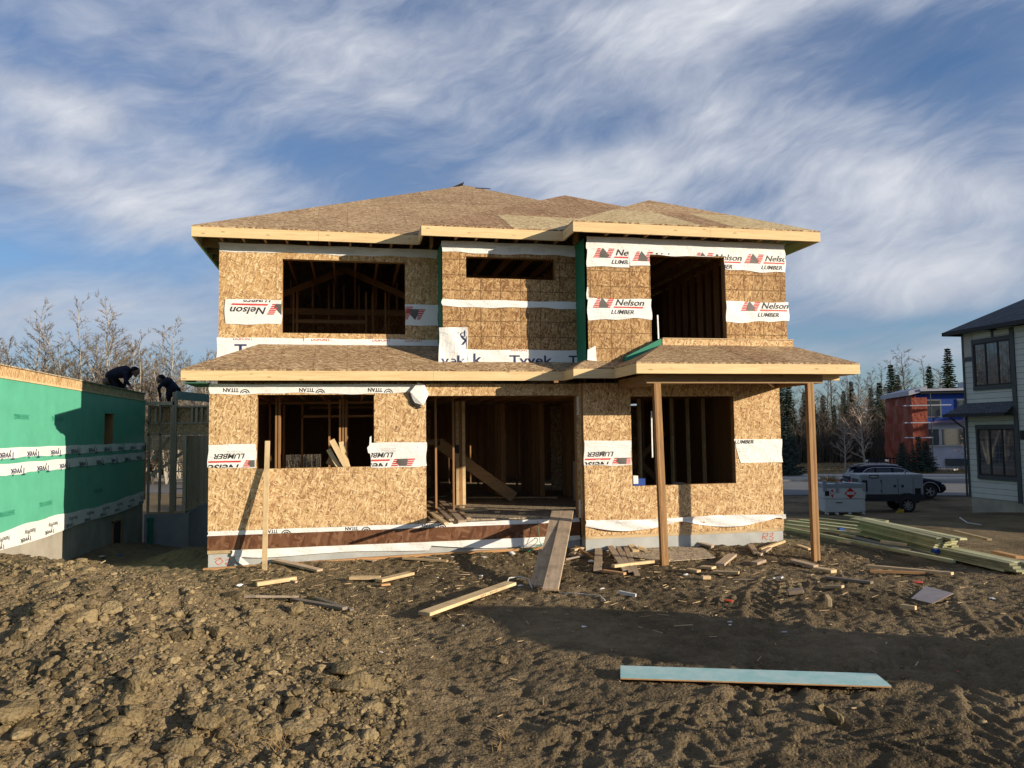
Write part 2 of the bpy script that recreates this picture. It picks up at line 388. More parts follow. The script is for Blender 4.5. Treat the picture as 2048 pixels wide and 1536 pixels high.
M['green_dark'] = mat_flat('green_dark', (0.02, 0.20, 0.12), 0.5, 0.3, 0.1, 2.0)
M['concrete'] = mat_flat('concrete', (0.40, 0.41, 0.40), 0.9, 0.15, 0.14, 2.5, bmp=0.004)
M['concrete_warm'] = mat_flat('concrete_warm', (0.34, 0.31, 0.26), 0.9, 0.15, 0.2, 1.6, bmp=0.004)
M['black'] = mat_flat('black', (0.012, 0.012, 0.014), 0.5); M['steel'] = mat_flat('steel', (0.45, 0.46, 0.47), 0.35, 0.5, metal=0.8)

def mat_dirt(name, base=(0.235, 0.178, 0.098), near=True):
    m_, g, b = new_mat(name, 0.95, 0.08); co = objco(g)
    n1 = g.noise(co, 0.55, 6, 0.6); n2 = g.noise(co, 6, 7, 0.7); n3 = g.voro(co, 38)
    c = g.mix(g.maprange(n1, 0.38, 0.66), tuple(x*0.66 for x in base), tuple(x*1.12 for x in base))
    c = g.mix(g.maprange(n2, 0.35, 0.68), g.mix(1.0, c, (0.72, 0.70, 0.68), 'MULTIPLY'), c)
    c = g.mix(g.maprange(g.noise(co, 60, 2), 0.62, 0.75, 0, 0.5), c, tuple(min(1, x*1.7) for x in base))
    if name == 'clod':
        at = g.node('ShaderNodeAttribute', attribute_name='tone'); n_ = g.node('ShaderNodeVectorMath', operation='SCALE'); g.inp(n_.inputs[0], c); g.inp(n_.inputs['Scale'], g.math('ADD', at.outputs['Fac'], 0.85)); c = n_.outputs[0]
    g.l.new(c, b.inputs['Base Color'])
    h = g.math('ADD', g.math('MULTIPLY', n2, 1.0), g.math('MULTIPLY', n3, 0.35)); h = g.math('ADD', h, g.math('MULTIPLY', g.noise(co, 45, 5, 0.65), 0.35))
    bump(g, b, h, 0.9, 0.05)
    return m_
M['dirt'] = mat_dirt('dirt'); M['clod'] = mat_dirt('clod', (0.32, 0.245, 0.135))

# ------------------------------------------------------------------ terrain
_LAT = RNG.random((256, 256))
def vnoise(x, y):
    xi = np.floor(x).astype(int); yi = np.floor(y).astype(int); fx = x-xi; fy = y-yi
    fx = fx*fx*(3-2*fx); fy = fy*fy*(3-2*fy); a, b = xi & 255, yi & 255; a1, b1 = (xi+1) & 255, (yi+1) & 255
    return (_LAT[a, b]*(1-fx)+_LAT[a1, b]*fx)*(1-fy)+(_LAT[a, b1]*(1-fx)+_LAT[a1, b1]*fx)*fy-0.5
def fbm(x, y, s, octv=4, rough=0.5):
    r = 0; a = 1.0; f = 1.0/s; t = 0
    for i in range(octv):
        c, s_ = math.cos(i*1.1), math.sin(i*1.1)
        r = r+a*vnoise((x*c-y*s_)*f+i*17.3, (x*s_+y*c)*f+i*9.1); t += a; a *= rough; f *= 2.03
    return r/t*2
def sstep(a, b, x):
    t = np.clip((x-a)/(b-a), 0, 1); return t*t*(3-2*t)
MX = np.array([-8, -4, -1.36, -0.1, 0.77, 1.9, 2.7, 3.4]); MZ = np.array([1.15, 1.22, 1.10, 0.97, 0.76, 0.42, 0.14, 0.0])
def terrain_base(x, y):
    x = np.asarray(x, float); y = np.asarray(y, float)
    z = -0.74-0.05*sstep(-1, 3, y)*0
    z = z-1.45*sstep(4.0, 17.0, y)+0.10*sstep(17, 24, y)
    z = z-0.32*sstep(11.5, 20, x)*(1-sstep(4, 17, y))*sstep(-8, 0, y)
    z = z+0.80*(1-sstep(-14.2, -10.6, y))
    # spoil heaped against the front of the house
    z = z+0.10*np.exp(-((y+0.1)/0.7)**2)*sstep(-1, 1, x)*(1-sstep(11, 12, x))
    z = z-0.12*np.exp(-((y+2.4)/0.8)**2)*sstep(9, 11, x)*(1-sstep(12, 14, x))
    # the long heap on the left
    yy = y+0.16*(x+1)
    s = sstep(-10.6, -5.6, yy)*(1-sstep(-5.0, -2.4, yy))
    z = z+np.interp(x+0.22*(y+6), MX, MZ)*s*(1-sstep(10, 13, -x))
    # trench beside the foundation on the left
    z = z-0.35*np.exp(-((x+1.7)/1.4)**2)*sstep(0.5, 3.5, y)*(1-sstep(9, 13, y))
    z = z+0.25*np.exp(-((x+1.1)/0.8)**2-((y-3.2)/1.1)**2)
    # low berm on the right
    z = z+0.20*np.exp(-((x-10.2)/1.6)**2-((y+8.2)/0.7)**2)
    # wheel ruts
    return z
def track_h(x, y):
    h = np.zeros_like(x)
    for (ax, ay, bx, by, w) in [(9.6, -3.2, 4.2, -11.0, 0.34), (11.3, -4.2, 6.2, -11.5, 0.34), (7.3, -9.8, 2.6, -7.6, 0.30), (13.5, -2.4, 7.0, -5.0, .34), (13.0, -6.0, 3.4, -9.4, .3)]:
        dx, dy = bx-ax, by-ay; L = math.hypot(dx, dy); dx /= L; dy /= L
        t = (x-ax)*dx+(y-ay)*dy; q = -(x-ax)*dy+(y-ay)*dx + 0.12*np.sin(t*0.9)
        m_ = (1-sstep(w*0.8, w, np.abs(q)))*sstep(0, .6, t)*(1-sstep(L-.6, L, t))
        lug = (np.sin((t*0.8+np.abs(q)*1.1)*2*np.pi/0.20) > 0.25)
        h += m_*(-0.016+0.019*lug)*(0.5+0.9*np.clip(fbm(x+7, y, .8, 2)+.5, 0, 1))
        h += 0.016*np.exp(-((np.abs(q)-w*1.12)/0.06)**2)*sstep(0, .6, t)*(1-sstep(L-.6, L, t))
    return h
def terrain(x, y, fine=True):
    x = np.asarray(x, float); y = np.asarray(y, float); z = terrain_base(x, y)
    near = 1-sstep(10, 34, np.hypot(x-2.5, y+9))
    heap = np.clip((z+0.70)/0.5, 0, 1)*(y < 2)
    rough_side = 1-sstep(2.0, 4.6, x+0.25*(y+6)); r = 0.18+0.82*rough_side
    z = z+fbm(x, y, 1.6, 3)*(0.035+0.10*heap)*(0.3+0.7*near)+fbm(x+40, y, 6.0, 2)*0.05*(1-sstep(-3, 3, y)*.3)
    toe = 0.4+0.9*(1-sstep(-8.6, -5.2, y+.5*(x-1)))
    z = z+fbm(x, y+30, 0.42, 3)*(0.028+0.06*r*(0.4+heap)*toe)*near
    n = fbm(x+9, y+5, 0.17, 3, 0.6); z = z+(np.abs(n)*-0.05+n*0.035)*(0.5+0.7*r*toe)*near
    if fine:
        c_ = fbm(x+3, y, 0.085, 3, .6); z = z+(c_*0.020-np.abs(fbm(x-5, y+2, 0.12, 2, .6))*0.022)*near*(0.8+r*.4)
    z = z+track_h(x, y)*(1-0.75*r*(x < 4))
    return z
def TZ(x, y): return float(terrain(np.array([x]), np.array([y]))[0])
def TB(x, y): return float(terrain_base(np.array([x]), np.array([y]))[0])
def gp(px, py, lift=0.0):
    """where the photo's ray meets the ground"""
    d = ray(px, py); ts = np.concatenate([np.arange(3, 40, 0.02), np.arange(40, 200, 0.2)])
    P = CAM[None]+ts[:, None]*d[None]; h = terrain(P[:, 0], P[:, 1], False)+lift
    i = np.argmax(P[:, 2] < h)
    return P[i]
def build_ground():
    fx0, fx1, fy0, fy1, st = -5.2, 12.0, -11.2, 0.3, 0.027
    xs = list(np.arange(fx0, fx1, st)); ys = list(np.arange(fy0, fy1, st))
    s = st; a = xs[-1]
    while a < 1500: s = min(s*1.16, 140) if a > 18 else min(s*1.10, .25); a += s; xs.append(a)
    s = st; a = xs[0]
    while a > -1500: s *= 1.16; s = min(s, 140); a -= s; xs.insert(0, a)
    s = st; a = ys[-1]
    while a < 2000: s = min(s*1.12, .2) if a < 26 else min(s*1.15, 140); a += s; ys.append(a)
    s = st; a = ys[0]
    while a > -600: s = min(s*1.2, 100); a -= s; ys.insert(0, a)
    xs = np.array(xs); ys = np.array(ys); X, Y = np.meshgrid(xs, ys); Z = terrain(X.ravel(), Y.ravel()).reshape(X.shape)
    # keep the soil out of the basement
    ins = (X > 0.12) & (X < 11.1) & (Y > 0.15) & (Y < 13.4); Z[ins] = -1.3
    nx, ny = len(xs), len(ys); V = np.stack([X, Y, Z], -1).reshape(-1, 3)
    i = np.arange((nx-1)*(ny-1)); r, c = i//(nx-1), i % (nx-1); b = r*nx+c
    F = np.stack([b, b+1, b+nx+1, b+nx], -1)
    me = D.meshes.new('ground'); me.vertices.add(len(V)); me.vertices.foreach_set('co', V.ravel())
    me.loops.add(F.size); me.loops.foreach_set('vertex_index', F.ravel()); me.polygons.add(len(F))
    me.polygons.foreach_set('loop_start', np.arange(len(F))*4); me.polygons.foreach_set('loop_total', np.full(len(F), 4))
    me.polygons.foreach_set('use_smooth', np.ones(len(F), bool)); me.update(calc_edges=True)
    me.materials.append(M['ground'])
    o = D.objects.new('ground', me); COL.objects.link(o); tag(o, kind='structure'); return o
def mat_ground():
    m_, g, b = new_mat('ground', 0.95, 0.08); geo = g.node('ShaderNodeNewGeometry').outputs['Position']; xyz = g.sep(geo)
    n1 = g.noise(geo, 0.45, 6, 0.6); n2 = g.noise(geo, 5, 7, 0.7); n3 = g.voro(geo, 34)
    base = (0.215, 0.163, 0.097)
    c = g.mix(g.maprange(n1, 0.36, 0.64), tuple(x*0.48 for x in base), tuple(x*1.12 for x in base))
    # heap on the left is dry and pale, the driven ground darker and damp
    dry = g.maprange(g.math('ADD', xyz[0], g.math('MULTIPLY', n1, 3.0)), 2.6, 5.6, 1.0, 0.0, True)
    c = g.mix(g.math('MULTIPLY', dry, 0.6), c, (0.265, 0.20, 0.115))
    c = g.mix(g.maprange(n2, 0.36, 0.66), g.mix(1.0, c, (0.66, 0.64, 0.62), 'MULTIPLY'), c)
    c = g.mix(g.maprange(g.noise(geo, 55, 2), 0.62, 0.75, 0, 0.45), c, (0.42, 0.34, 0.21))
    # beyond the site: dry grass
    ng = g.noise(geo, 0.25, 5, 0.6); gr = g.mix(g.maprange(g.noise(geo, 1.7, 6, .7), 0.35, 0.65), (0.17, 0.12, 0.06), (0.30, 0.21, 0.105))
    gr = g.mix(g.maprange(ng, 0.45, 0.6), gr, (0.13, 0.11, 0.06))
    far = g.maprange(g.math('ADD', xyz[1], g.math('MULTIPLY', xyz[0], 0.44)), 44.0, 46.0, 0.0, 1.0)
    c = g.mix(far, c, gr)
    g.l.new(c, b.inputs['Base Color'])
    h = g.math('ADD', n2, g.math('MULTIPLY', n3, 0.35)); h = g.math('ADD', h, g.math('MULTIPLY', g.noise(geo, 42, 5, 0.65), 0.35))
    bump(g, b, h, 0.9, 0.045)
    return m_
M['ground'] = mat_ground()
build_ground()
def ico(sub, seed, amp=0.28):
    bm = bmesh.new(); bmesh.ops.create_icosphere(bm, subdivisions=sub, radius=1.0)
    r = np.random.default_rng(seed); V = np.array([v.co[:] for v in bm.verts]); F = np.array([[v.index for v in f.verts] for f in bm.faces]); bm.free()
    k = r.normal(size=(9, 3)); ph = r.random(9)*6.28
    dsp = sum(np.sin(V@k[i]*(1.1+i*.45)+ph[i])/(1+i*.35) for i in range(9)); V = V*(1+amp*dsp/2.2)[:, None]
    # knock flat facets on it
    for i in range(10):
        n = r.normal(size=3); n /= np.linalg.norm(n); d = V@n; lim = 0.42+0.3*r.random(); over = np.clip(d-lim, 0, None); V = V-over[:, None]*n*0.85
    return V, F
def scatter_clods():
    Vs, Fs, n0 = [], [], 0
    def put(N, sub, smin, smax, region, alpha=2.2, sink=0.25):
        nonlocal n0
        var = [ico(sub, 100+sub*10+i) for i in range(7)]
        for i in range(N):
            x, y = region()
            u = RNG.random(); s = smin*((1-u)+u*(smin/smax)**alpha)**(-1/alpha)
            V, F = var[RNG.integers(7)]; q = Matrix.Rotation(RNG.random()*6.28, 3, Vector(RNG.normal(size=3)).normalized())
            sc = s*np.array([1, 0.7+0.5*RNG.random(), 0.55+0.35*RNG.random()])
            P = (V@np.array(q).T)*sc; P[:, 2] *= 0.85
            P = P@rot_z(RNG.random()*6.28).T
            Vs.append(P+np.array([x, y, s])*1.0); Vs[-1][:, 2] -= s*(1+sink)
            Vs[-1][:, 2] += 0; pts.append((len(Vs)-1, x, y, s)); Fs.append(F+n0); n0 += len(V)
    pts = []
    def near_left():
        # more of them close to the lens
        while True:
            d = 4.2+8.5*RNG.random()**1.1; a = math.radians(-26+30*RNG.random()); x = CAM[0]+d*math.sin(a); y = CAM[1]+d*math.cos(a)
            if y < -1.2 and x+0.3*(y+6) < 3.2+RNG.normal()*.5: return x, y
    def near_any():
        while True:
            d = 4.6+8.5*RNG.random()**1.2; a = math.radians(-26+76*RNG.random()); x = CAM[0]+d*math.sin(a); y = CAM[1]+d*math.cos(a)
            if y < -0.5: return x, y
    def by_house():
        x = RNG.random()*12; return x, -0.15-abs(RNG.normal())*0.8-(0.3 if x > 7 else 0)
    def toe_pt():
        while True:
            x, y = near_left()
            if RNG.random() < 1-float(sstep(-8.4, -5.4, y+.5*(x-1)))*.85: return x, y
    put(22000, 1, 0.009, 0.040, near_left, 1.7, 0.0)
    put(4600, 2, 0.022, 0.09, toe_pt, 2.0, 0.0)
    put(200, 3, 0.07, 0.19, toe_pt, 2.2, 0.1)
    put(19000, 1, 0.008, 0.024, near_any, 2.2)
    put(500, 2, 0.02, 0.06, near_any, 2.6, .4)
    put(2600, 1, 0.014, 0.06, by_house, 2.0); put(120, 2, 0.04, 0.11, by_house, 2.2)
    xy = np.array([(p[1], p[2]) for p in pts]); tz = terrain(xy[:, 0], xy[:, 1])
    for (k, x, y, s), t in zip(pts, tz): Vs[k][:, 2] += t
    V = np.concatenate(Vs); F = np.concatenate(Fs)
    me = D.meshes.new('soil_clods'); me.vertices.add(len(V)); me.vertices.foreach_set('co', V.ravel().astype(np.float32))
    me.loops.add(F.size); me.loops.foreach_set('vertex_index', F.ravel()); me.polygons.add(len(F))
    me.polygons.foreach_set('loop_start', np.arange(len(F))*3); me.polygons.foreach_set('loop_total', np.full(len(F), 3)); me.update(calc_edges=True)
    tone = np.concatenate([np.full(len(v), t) for v, t in zip(Vs, RNG.uniform(-0.38, 0.42, len(Vs)))]); at = me.attributes.new('tone', 'FLOAT', 'POINT'); at.data.foreach_set('value', tone.astype(np.float32))
    me.materials.append(M['clod']); o = D.objects.new('soil_clods', me); COL.objects.link(o)
    tag(o, 'loose lumps and crumbs of dry brown soil spread over the ground', 'soil', kind='stuff')
scatter_clods()
# ------------------------------------------------------------------ lettering
_TC = {}
def text_poly(s, bold=False, shear=0.0):
    """2d outline mesh of a word, cap height 1, starting at x=0; returns verts, faces, width"""
    key = (s, bold, shear)
    if key in _TC: return _TC[key]
    cu = D.curves.new('t', 'FONT'); cu.body = s; cu.size = 1.0; cu.shear = shear; cu.offset = 0.014 if bold else 0.0; cu.resolution_u = 3
    ob = D.objects.new('t', cu); COL.objects.link(ob); dg = bpy.context.evaluated_depsgraph_get(); dg.update()
    me = D.meshes.new_from_object(ob.evaluated_get(dg)); V = np.array([v.co[:] for v in me.vertices]); F = [tuple(p.vertices) for p in me.polygons]
    D.objects.remove(ob); D.curves.remove(cu); D.meshes.remove(me)
    V = V[:, :2]; V[:, 0] -= V[:, 0].min(); V = V/0.73
    _TC[key] = (V, F, V[:, 0].max()); return _TC[key]
def logo_polys():
    """a striped red parallelogram, a grey chevron and a second striped parallelogram, height 1"""
    red, grey = [], []
    n = 6; sh = 0.55
    for i in range(n):
        z0 = i/n; z1 = z0+0.11
        a0 = z0*sh; a1 = z1*sh
        # left wing rises to the right, right wing leans the same way
        red.append([(0.0+a0, z0), (0.62+a0*.35, z0), (0.62+a1*.35, z1), (0.0+a1, z1)])
        red.append([(1.28+a0*.9-.1, z0), (1.75+a0*.9, z0), (1.75+a1*.9, z1), (1.28+a1*.9-.1, z1)] if i > 1 else [(1.52+a0*.9-.1, z0), (1.75+a0*.9, z0), (1.75+a1*.9, z1), (1.52+a1*.9-.1, z1)])
    grey.append([(0.62, 0.0), (0.98, 1.0), (1.32, 0.62), (1.62, 0.0), (1.12, 0.0), (0.98, 0.42), (0.82, 0.0)][:1]+[(0.72, 0.52), (0.98, 1.0), (1.62, 0.28), (1.50, 0.0), (0.95, 0.0)])
    return red, grey
class Plane2:
    """puts 2-d artwork (u right, v up) on a wall plane; wave() is the cloth's own relief"""
    def __init__(s, origin, ux, uy, nrm, wave=None): s.o, s.ux, s.uy, s.n = map(lambda a: np.array(a, float), (origin, ux, uy, nrm)); s.wave = wave or (lambda u, v: 0.0)
    def pt(s, u, v, h=0.0): return s.o+s.ux*u+s.uy*v+s.n*(h+s.wave(u, v))
def clip_mesh(V, F, rect):
    bm = bmesh.new(); vs = [bm.verts.new((p[0], p[1], 0)) for p in V]
    for f in F:
        try: bm.faces.new([vs[i] for i in f])
        except ValueError: pass
    for co, no in (((rect[0], 0, 0), (-1, 0, 0)), ((rect[1], 0, 0), (1, 0, 0)), ((0, rect[2], 0), (0, -1, 0)), ((0, rect[3], 0), (0, 1, 0))):
        bmesh.ops.bisect_plane(bm, geom=bm.verts[:]+bm.edges[:]+bm.faces[:], plane_co=co, plane_no=no, clear_outer=True, dist=1e-5)
    bm.verts.index_update(); V2 = [tuple(v.co[:2]) for v in bm.verts]; F2 = [tuple(v.index for v in f.verts) for f in bm.faces]; bm.free()
    return V2, F2
def ink(parent, pl, V, F, u, v, scale, mat, name='lettering', flip=False, rect=None, sx=1.0, h=0.0045):
    """art placed with its lower-left corner at u,v; flip turns it upside down about its own centre"""
    V = np.array(V, float)*np.array([scale*sx, scale])
    if flip:
        c = np.array([V[:, 0].max(), V[:, 1].max()]); V = c-V+np.array([0, V[:, 1].min()])
    V = V+np.array([u, v]); F = [tuple(f) for f in F]
    if rect is not None: V, F = clip_mesh(V, F, rect)
    if not len(F): return None
    mb = MB(); mb.add([pl.pt(a, b, h) for a, b in V], F)
    return mb.build(name, mat, parent)
def words(parent, pl, s, u, v, height, mat, width=None, flip=False, rect=None, bold=False, shear=0.0, name='lettering'):
    V, F, w = text_poly(s, bold, shear); sx = 1.0 if width is None else width/(w*height)
    return ink(parent, pl, V, F, u, v, height, mat, name, flip, rect, sx)
def polys(parent, pl, P, u, v, scale, mat, name, flip=False, rect=None, W_=None, H_=None):
    V, F = [], []
    for p in P: F.append(tuple(range(len(V), len(V)+len(p)))); V += list(p)
    V = np.array(V, float)*scale
    if flip: V = np.array([W_, H_])-V
    V = V+np.array([u, v])
    if rect is not None: V, F = clip_mesh(V, F, rect)
    if not len(F): return None
    mb = MB(); mb.add([pl.pt(a, b, 0.0045) for a, b in V], F); return mb.build(name, mat, parent)
def lumber_logo(parent, pl, u, v, s, flip=False, rect=None, parts='all'):
    """emblem + name + red bar + LUMBER; s = height of the emblem; 2.9 s wide with the name"""
    Wt, Ht = 5.35*s, 1.62*s
    def place(au, av, w, h):          # art box (au,av) relative to the whole, turned over when flipped
        return (u+Wt-au-w, v+Ht-av-h) if flip else (u+au, v+av)
    red, grey = logo_polys()
    for P, mt, nm in ((red, M['ink_red'], 'emblem'), (grey, M['ink_grey'], 'emblem')):
        V = np.array([q for p in P for q in p]); k = []
        F = []; n = 0
        for p in P: F.append(tuple(range(n, n+len(p)))); n += len(p)
        V = V*s+np.array([0, 0.62*s])
        if flip: V = np.array([Wt, Ht])-V
        V = V+np.array([u, v]); VV, FF = (clip_mesh(V, F, rect) if rect is not None else (V, F))
        if len(FF):
            mb = MB(); mb.add([pl.pt(a, b, 0.0045) for a, b in VV], FF); mb.build(nm, mt, parent)
    h1 = 0.62*s; w1 = 3.0*s; a, b = place(2.30*s, 0.90*s, w1, h1)
    words(parent, pl, 'Nelson', a, b, h1, M['ink_black'], w1, flip, rect, True, 0.3)
    V = np.array([(2.12, .64), (5.12, .64), (5.18, .78), (2.18, .78)])*s
    if flip: V = np.array([Wt, Ht])-V
    V = V+np.array([u, v]); VV, FF = (clip_mesh(V, [(0, 1, 2, 3)], rect) if rect is not None else (V, [(0, 1, 2, 3)]))
    if len(FF):
        mb = MB(); mb.add([pl.pt(a_, b_, 0.0045) for a_, b_ in VV], FF); mb.build('red_bar', M['ink_red'], parent)
    h2 = 0.42*s; w2 = 2.35*s; a, b = place(1.85*s, 0.05*s, w2, h2)
    words(parent, pl, 'LUMBER', a, b, h2, M['ink_black'], w2, flip, rect, True, 0.3)
def cloth(parent, pl, u0, u1, v0, v1, mat, name='housewrap_strip', nu=None, edge=0.012, seed=0, label=None, low=None, high=None, out=0.006):
    """stapled wrap: a thin wavy sheet; low(u)/high(u) give its ragged edges"""
    nu = nu or max(6, int((u1-u0)/0.06)); nv = 6; r = np.random.default_rng(seed); ph = r.random(6)*6.28
    lo = low or (lambda u: v0+edge*math.sin(u*3.1+ph[0])+edge*.6*math.sin(u*9.3+ph[1]))
    hi = high or (lambda u: v1+edge*.5*math.sin(u*4.7+ph[2]))
    mb = MB(); vs = []
    for k, hh in enumerate((0.0, -0.002)):
        for i in range(nu+1):
            u = u0+(u1-u0)*i/nu
            uu = u+(0.008*math.sin(7*ph[3]) if 0 < i < nu else 0)
            for j in range(nv+1):
                t = j/nv; v = lo(u)*(1-t)+hi(u)*t
                du = 0.012*math.sin(t*5+ph[4]) if i == 0 else (0.012*math.sin(t*6+ph[5]) if i == nu else 0)
                vs.append(pl.pt(u+du, v, hh))
    n = (nu+1)*(nv+1); g = lambda i, j: i*(nv+1)+j
    fs = [(g(i, j), g(i+1, j), g(i+1, j+1), g(i, j+1)) for i in range(nu) for j in range(nv)]
    fs += [tuple(reversed([n+q for q in f])) for f in fs]
    ring = [g(i, 0) for i in range(nu+1)]+[g(nu, j) for j in range(1, nv+1)]+[g(i, nv) for i in range(nu-1, -1, -1)]+[g(0, j) for j in range(nv-1, 0, -1)]
    fs += [(ring[k], n+ring[k], n+ring[(k+1) % len(ring)], ring[(k+1) % len(ring)]) for k in range(len(ring))]
    mb.add(vs, fs); return mb.build(name, mat, parent, smooth=False, label=label)
def ripple(a=0.007, b=0.003, s=0):
    return lambda u, v: a+a*0.9*math.sin(u*5.1+s+v*3)*0.5+b*math.sin(u*13+v*17+s*2)+b*.6*math.sin(v*31-u*7)
def front(y, wave=None): return Plane2((0, y, 0), (1, 0, 0), (0, 0, 1), (0, -1, 0), wave)

# ------------------------------------------------------------------ the house under construction
H = thing('house_under_construction', 'large unfinished two-storey house of raw strand board with open window holes', 'house', (5.6, 0.0, -0.7))
def wall_panel(name, u0, u1, v0, v1, y, holes, mat, th=0.15, parent=H, axis='Y', inner=True, label=None, inn=None):
    """sheathed wall with real thickness; holes are (u0,u1,v0,v1)"""
    us = sorted({u0, u1, *[h[0] for h in holes], *[h[1] for h in holes]}); vs = sorted({v0, v1, *[h[2] for h in holes], *[h[3] for h in holes]})
    def P(u, v, d): return (u, y+d, v) if axis == 'Y' else (y+d, u, v)
    mb = MB(); cell = {}
    for i in range(len(us)-1):
        for j in range(len(vs)-1):
            cu, cv = (us[i]+us[i+1])/2, (vs[j]+vs[j+1])/2
            cell[i, j] = not any(h[0] < cu < h[1] and h[2] < cv < h[3] for h in holes)
    ids = {}
    def vid(i, j, k):
        if (i, j, k) not in ids: ids[i, j, k] = len(ids); pts.append(P(us[i], vs[j], (0, th)[k]))
        return ids[i, j, k]
    pts = []; fs = []; mi = []
    for (i, j), solid in cell.items():
        if not solid: continue
        fs.append((vid(i, j, 0), vid(i+1, j, 0), vid(i+1, j+1, 0), vid(i, j+1, 0))); mi.append(0)
        fs.append((vid(i, j, 1), vid(i, j+1, 1), vid(i+1, j+1, 1), vid(i+1, j, 1))); mi.append(1)
        for (di, dj, a, b) in ((-1, 0, (0, 0), (0, 1)), (1, 0, (1, 1), (1, 0)), (0, -1, (1, 0), (0, 0)), (0, 1, (0, 1), (1, 1))):
            if not cell.get((i+di, j+dj), False):
                q = (vid(i+a[0], j+a[1], 0), vid(i+a[0], j+a[1], 1), vid(i+b[0], j+b[1], 1), vid(i+b[0], j+b[1], 0)); fs.append(tuple(reversed(q))); mi.append(1)
    mb.add(pts, fs); mb.mi = mi
    return mb.build(name, [mat, inn or M['stud']], parent, label=label)
ZE, ZL = 5.65, 2.85
GT = lambda *a: a
# lower storey
wall_panel('wall', 0, 3.93, -0.055, 2.60, 0.0, [(0.835, 2.95, 1.045, 2.405)], M['osb_wall'], label='lower left wall of strand board with one wide window hole')
wall_panel('wall', 3.932, 6.93, 2.375, 2.60, 0.0, [], M['osb_plain'], label='strand board header over the wide doorway')
wall_panel('wall', 6.932, 7.10, -0.055, 2.60, 0.003, [], M['osb_plain'], label='narrow strand board jamb right of the doorway')
wall_panel('wall', 6.985, 11.24, -0.385, 2.60, -0.3, [(7.97, 10.2, 0.56, 2.335)], M['osb_wall_r'], label='lower right wall of strand board behind the porch posts')
mb = MB(); mb.box(6.985, 7.003, -0.3+.152, 0.0, -0.385, 2.6); mb.build('wall_return', M['osb_side'], H)
# upper storey
wall_panel('wall', 0, 4.28, 2.62, 5.44, 0.9, [(1.19, 3.61, 3.675, 5.155)], M['osb_up'], label='upper left wall of strand board with the widest window hole')
wall_panel('wall', 4.28, 7.0, 2.75, 5.44, 0.1, [(4.75, 6.57, 4.715, 5.145)], M['osb_grid'], label='upper middle wall with a low wide window hole')
wall_panel('wall', 7.0, 11.24, 2.86, 5.44, -0.67, [(8.30, 9.90, 3.40, 5.115)], M['osb_grid'], label='upper right wall with a tall window hole')
for x, y0, y1, z0 in ((4.28, 0.252, 0.9, 2.85), (7.0, -0.518, 0.1, 2.9)):
    mb = MB(); mb.box(x, x+0.15, y0-.15, y1, z0, 5.44); mb.build('wall_return', M['green_dark'], H, label='narrow green side face of a projecting bay')
# side and back walls, green sheathed
YB = 13.4
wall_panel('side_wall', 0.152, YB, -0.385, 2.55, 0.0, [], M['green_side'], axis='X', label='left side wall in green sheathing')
wall_panel('side_wall', 1.06, YB, 2.55, 5.44, 0.0, [], M['green_sheet'], axis='X')
wall_panel('side_wall', -0.147, YB, -0.385, 5.44, 11.24-.15, [(7.2, 9.8, 0.3, 2.5)], M['stud'], axis='X', inn=M['green_side'])  # unseen opening, cut so the sun reaches the back studs
wall_panel('side_wall', -0.517, -0.15, 2.86, 5.44, 11.24-.151, [], M['stud'], axis='X', inn=M['green_side'])
bw = U(575, 905, 'Y', YB); bw2 = U(637, 941, 'Y', YB)
wall_panel('back_wall', 0.152, 11.088, -0.385, 5.44, YB-.15, [(bw[0]-.05, bw2[0]+.1, 0.15, 0.98)], M['stud'])
# foundation
mb = MB(); mb.box(0.01, 6.97, 0.012, 0.22, -2.2, -0.40); mb.box(6.99, 11.22, -0.285, 0.0, -2.2, -0.445); mb.box(0.012, 0.21, 0.222, YB, -2.6, -0.39); mb.box(11.02, 11.222, 0.002, YB, -3.0, -0.39); mb.box(0.212, 11.018, YB-.2, YB-.01, -3.0, -0.39)
mb.build('foundation', M['concrete'], H)
mb = MB(); mb.box(6.99, 11.235, -0.292, -0.005, -0.443, -0.388); mb.build('sill_plate', M['spf'], H)
mb = MB(); mb.box(0.0, 6.96, -0.022, 0.01, -0.395, -0.135); mb.build('rim_board', M['brown_board'], H, label='dark brown stained rim board under the doorway')
mb = MB(); mb.box(0.0, 0.62, -0.018, 0.01, -0.455, -0.397); mb.box(0.63, 6.96, -0.012, 0.01, -0.46, -0.397); mb.build('sill_plate', M['spf'], H)
mb = MB(); mb.bar((-0.05, -0.10, -0.71), (2.6, -0.10, -0.655), 0.07, 0.045); mb.bar((2.62, -0.095, -0.652), (6.3, -0.10, -0.60), 0.07, 0.05); mb.build('ledger_board', M['orange_wood'], H, label='weathered orange boards lying along the foot of the wall')
# floors, ceilings
mb = MB(); mb.box(0.16, 11.08, 0.16, YB-.16, -0.085, -0.03); mb.box(3.932, 6.93, 0.0, 0.158, -0.135, -0.05); mb.build('floor_deck', M['osb_floor'], H)
mb = MB(); mb.box(0.16, 11.08, 0.155, 0.888, 2.615, 2.64); mb.box(0.16, 11.08, 1.06, YB-.16, 2.66, 2.69); mb.build('floor_deck', M['osb_floor'], H)
for i in range(27):
    x = 0.3+i*0.406
    if x > 11: break
    mb = MB(); mb.box(x, x+.04, 0.17, 6.0, 2.42, 2.612); mb.build('joist', M['joist'], H)
for i in range(24):
    x = 0.3+i*0.46
    if x > 11: break
    mb = MB(); mb.box(x, x+.04, (1.1 if x < 4.2 else 0.3 if x < 7 else -.58), 9.0, 5.30, 5.438); mb.build('ceiling_tie', M['joist'], H)

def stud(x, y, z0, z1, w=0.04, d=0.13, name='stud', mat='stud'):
    mb = MB(); mb.box(x, x+w, y, y+d, z0, z1); return mb.build(name, M[mat], H)
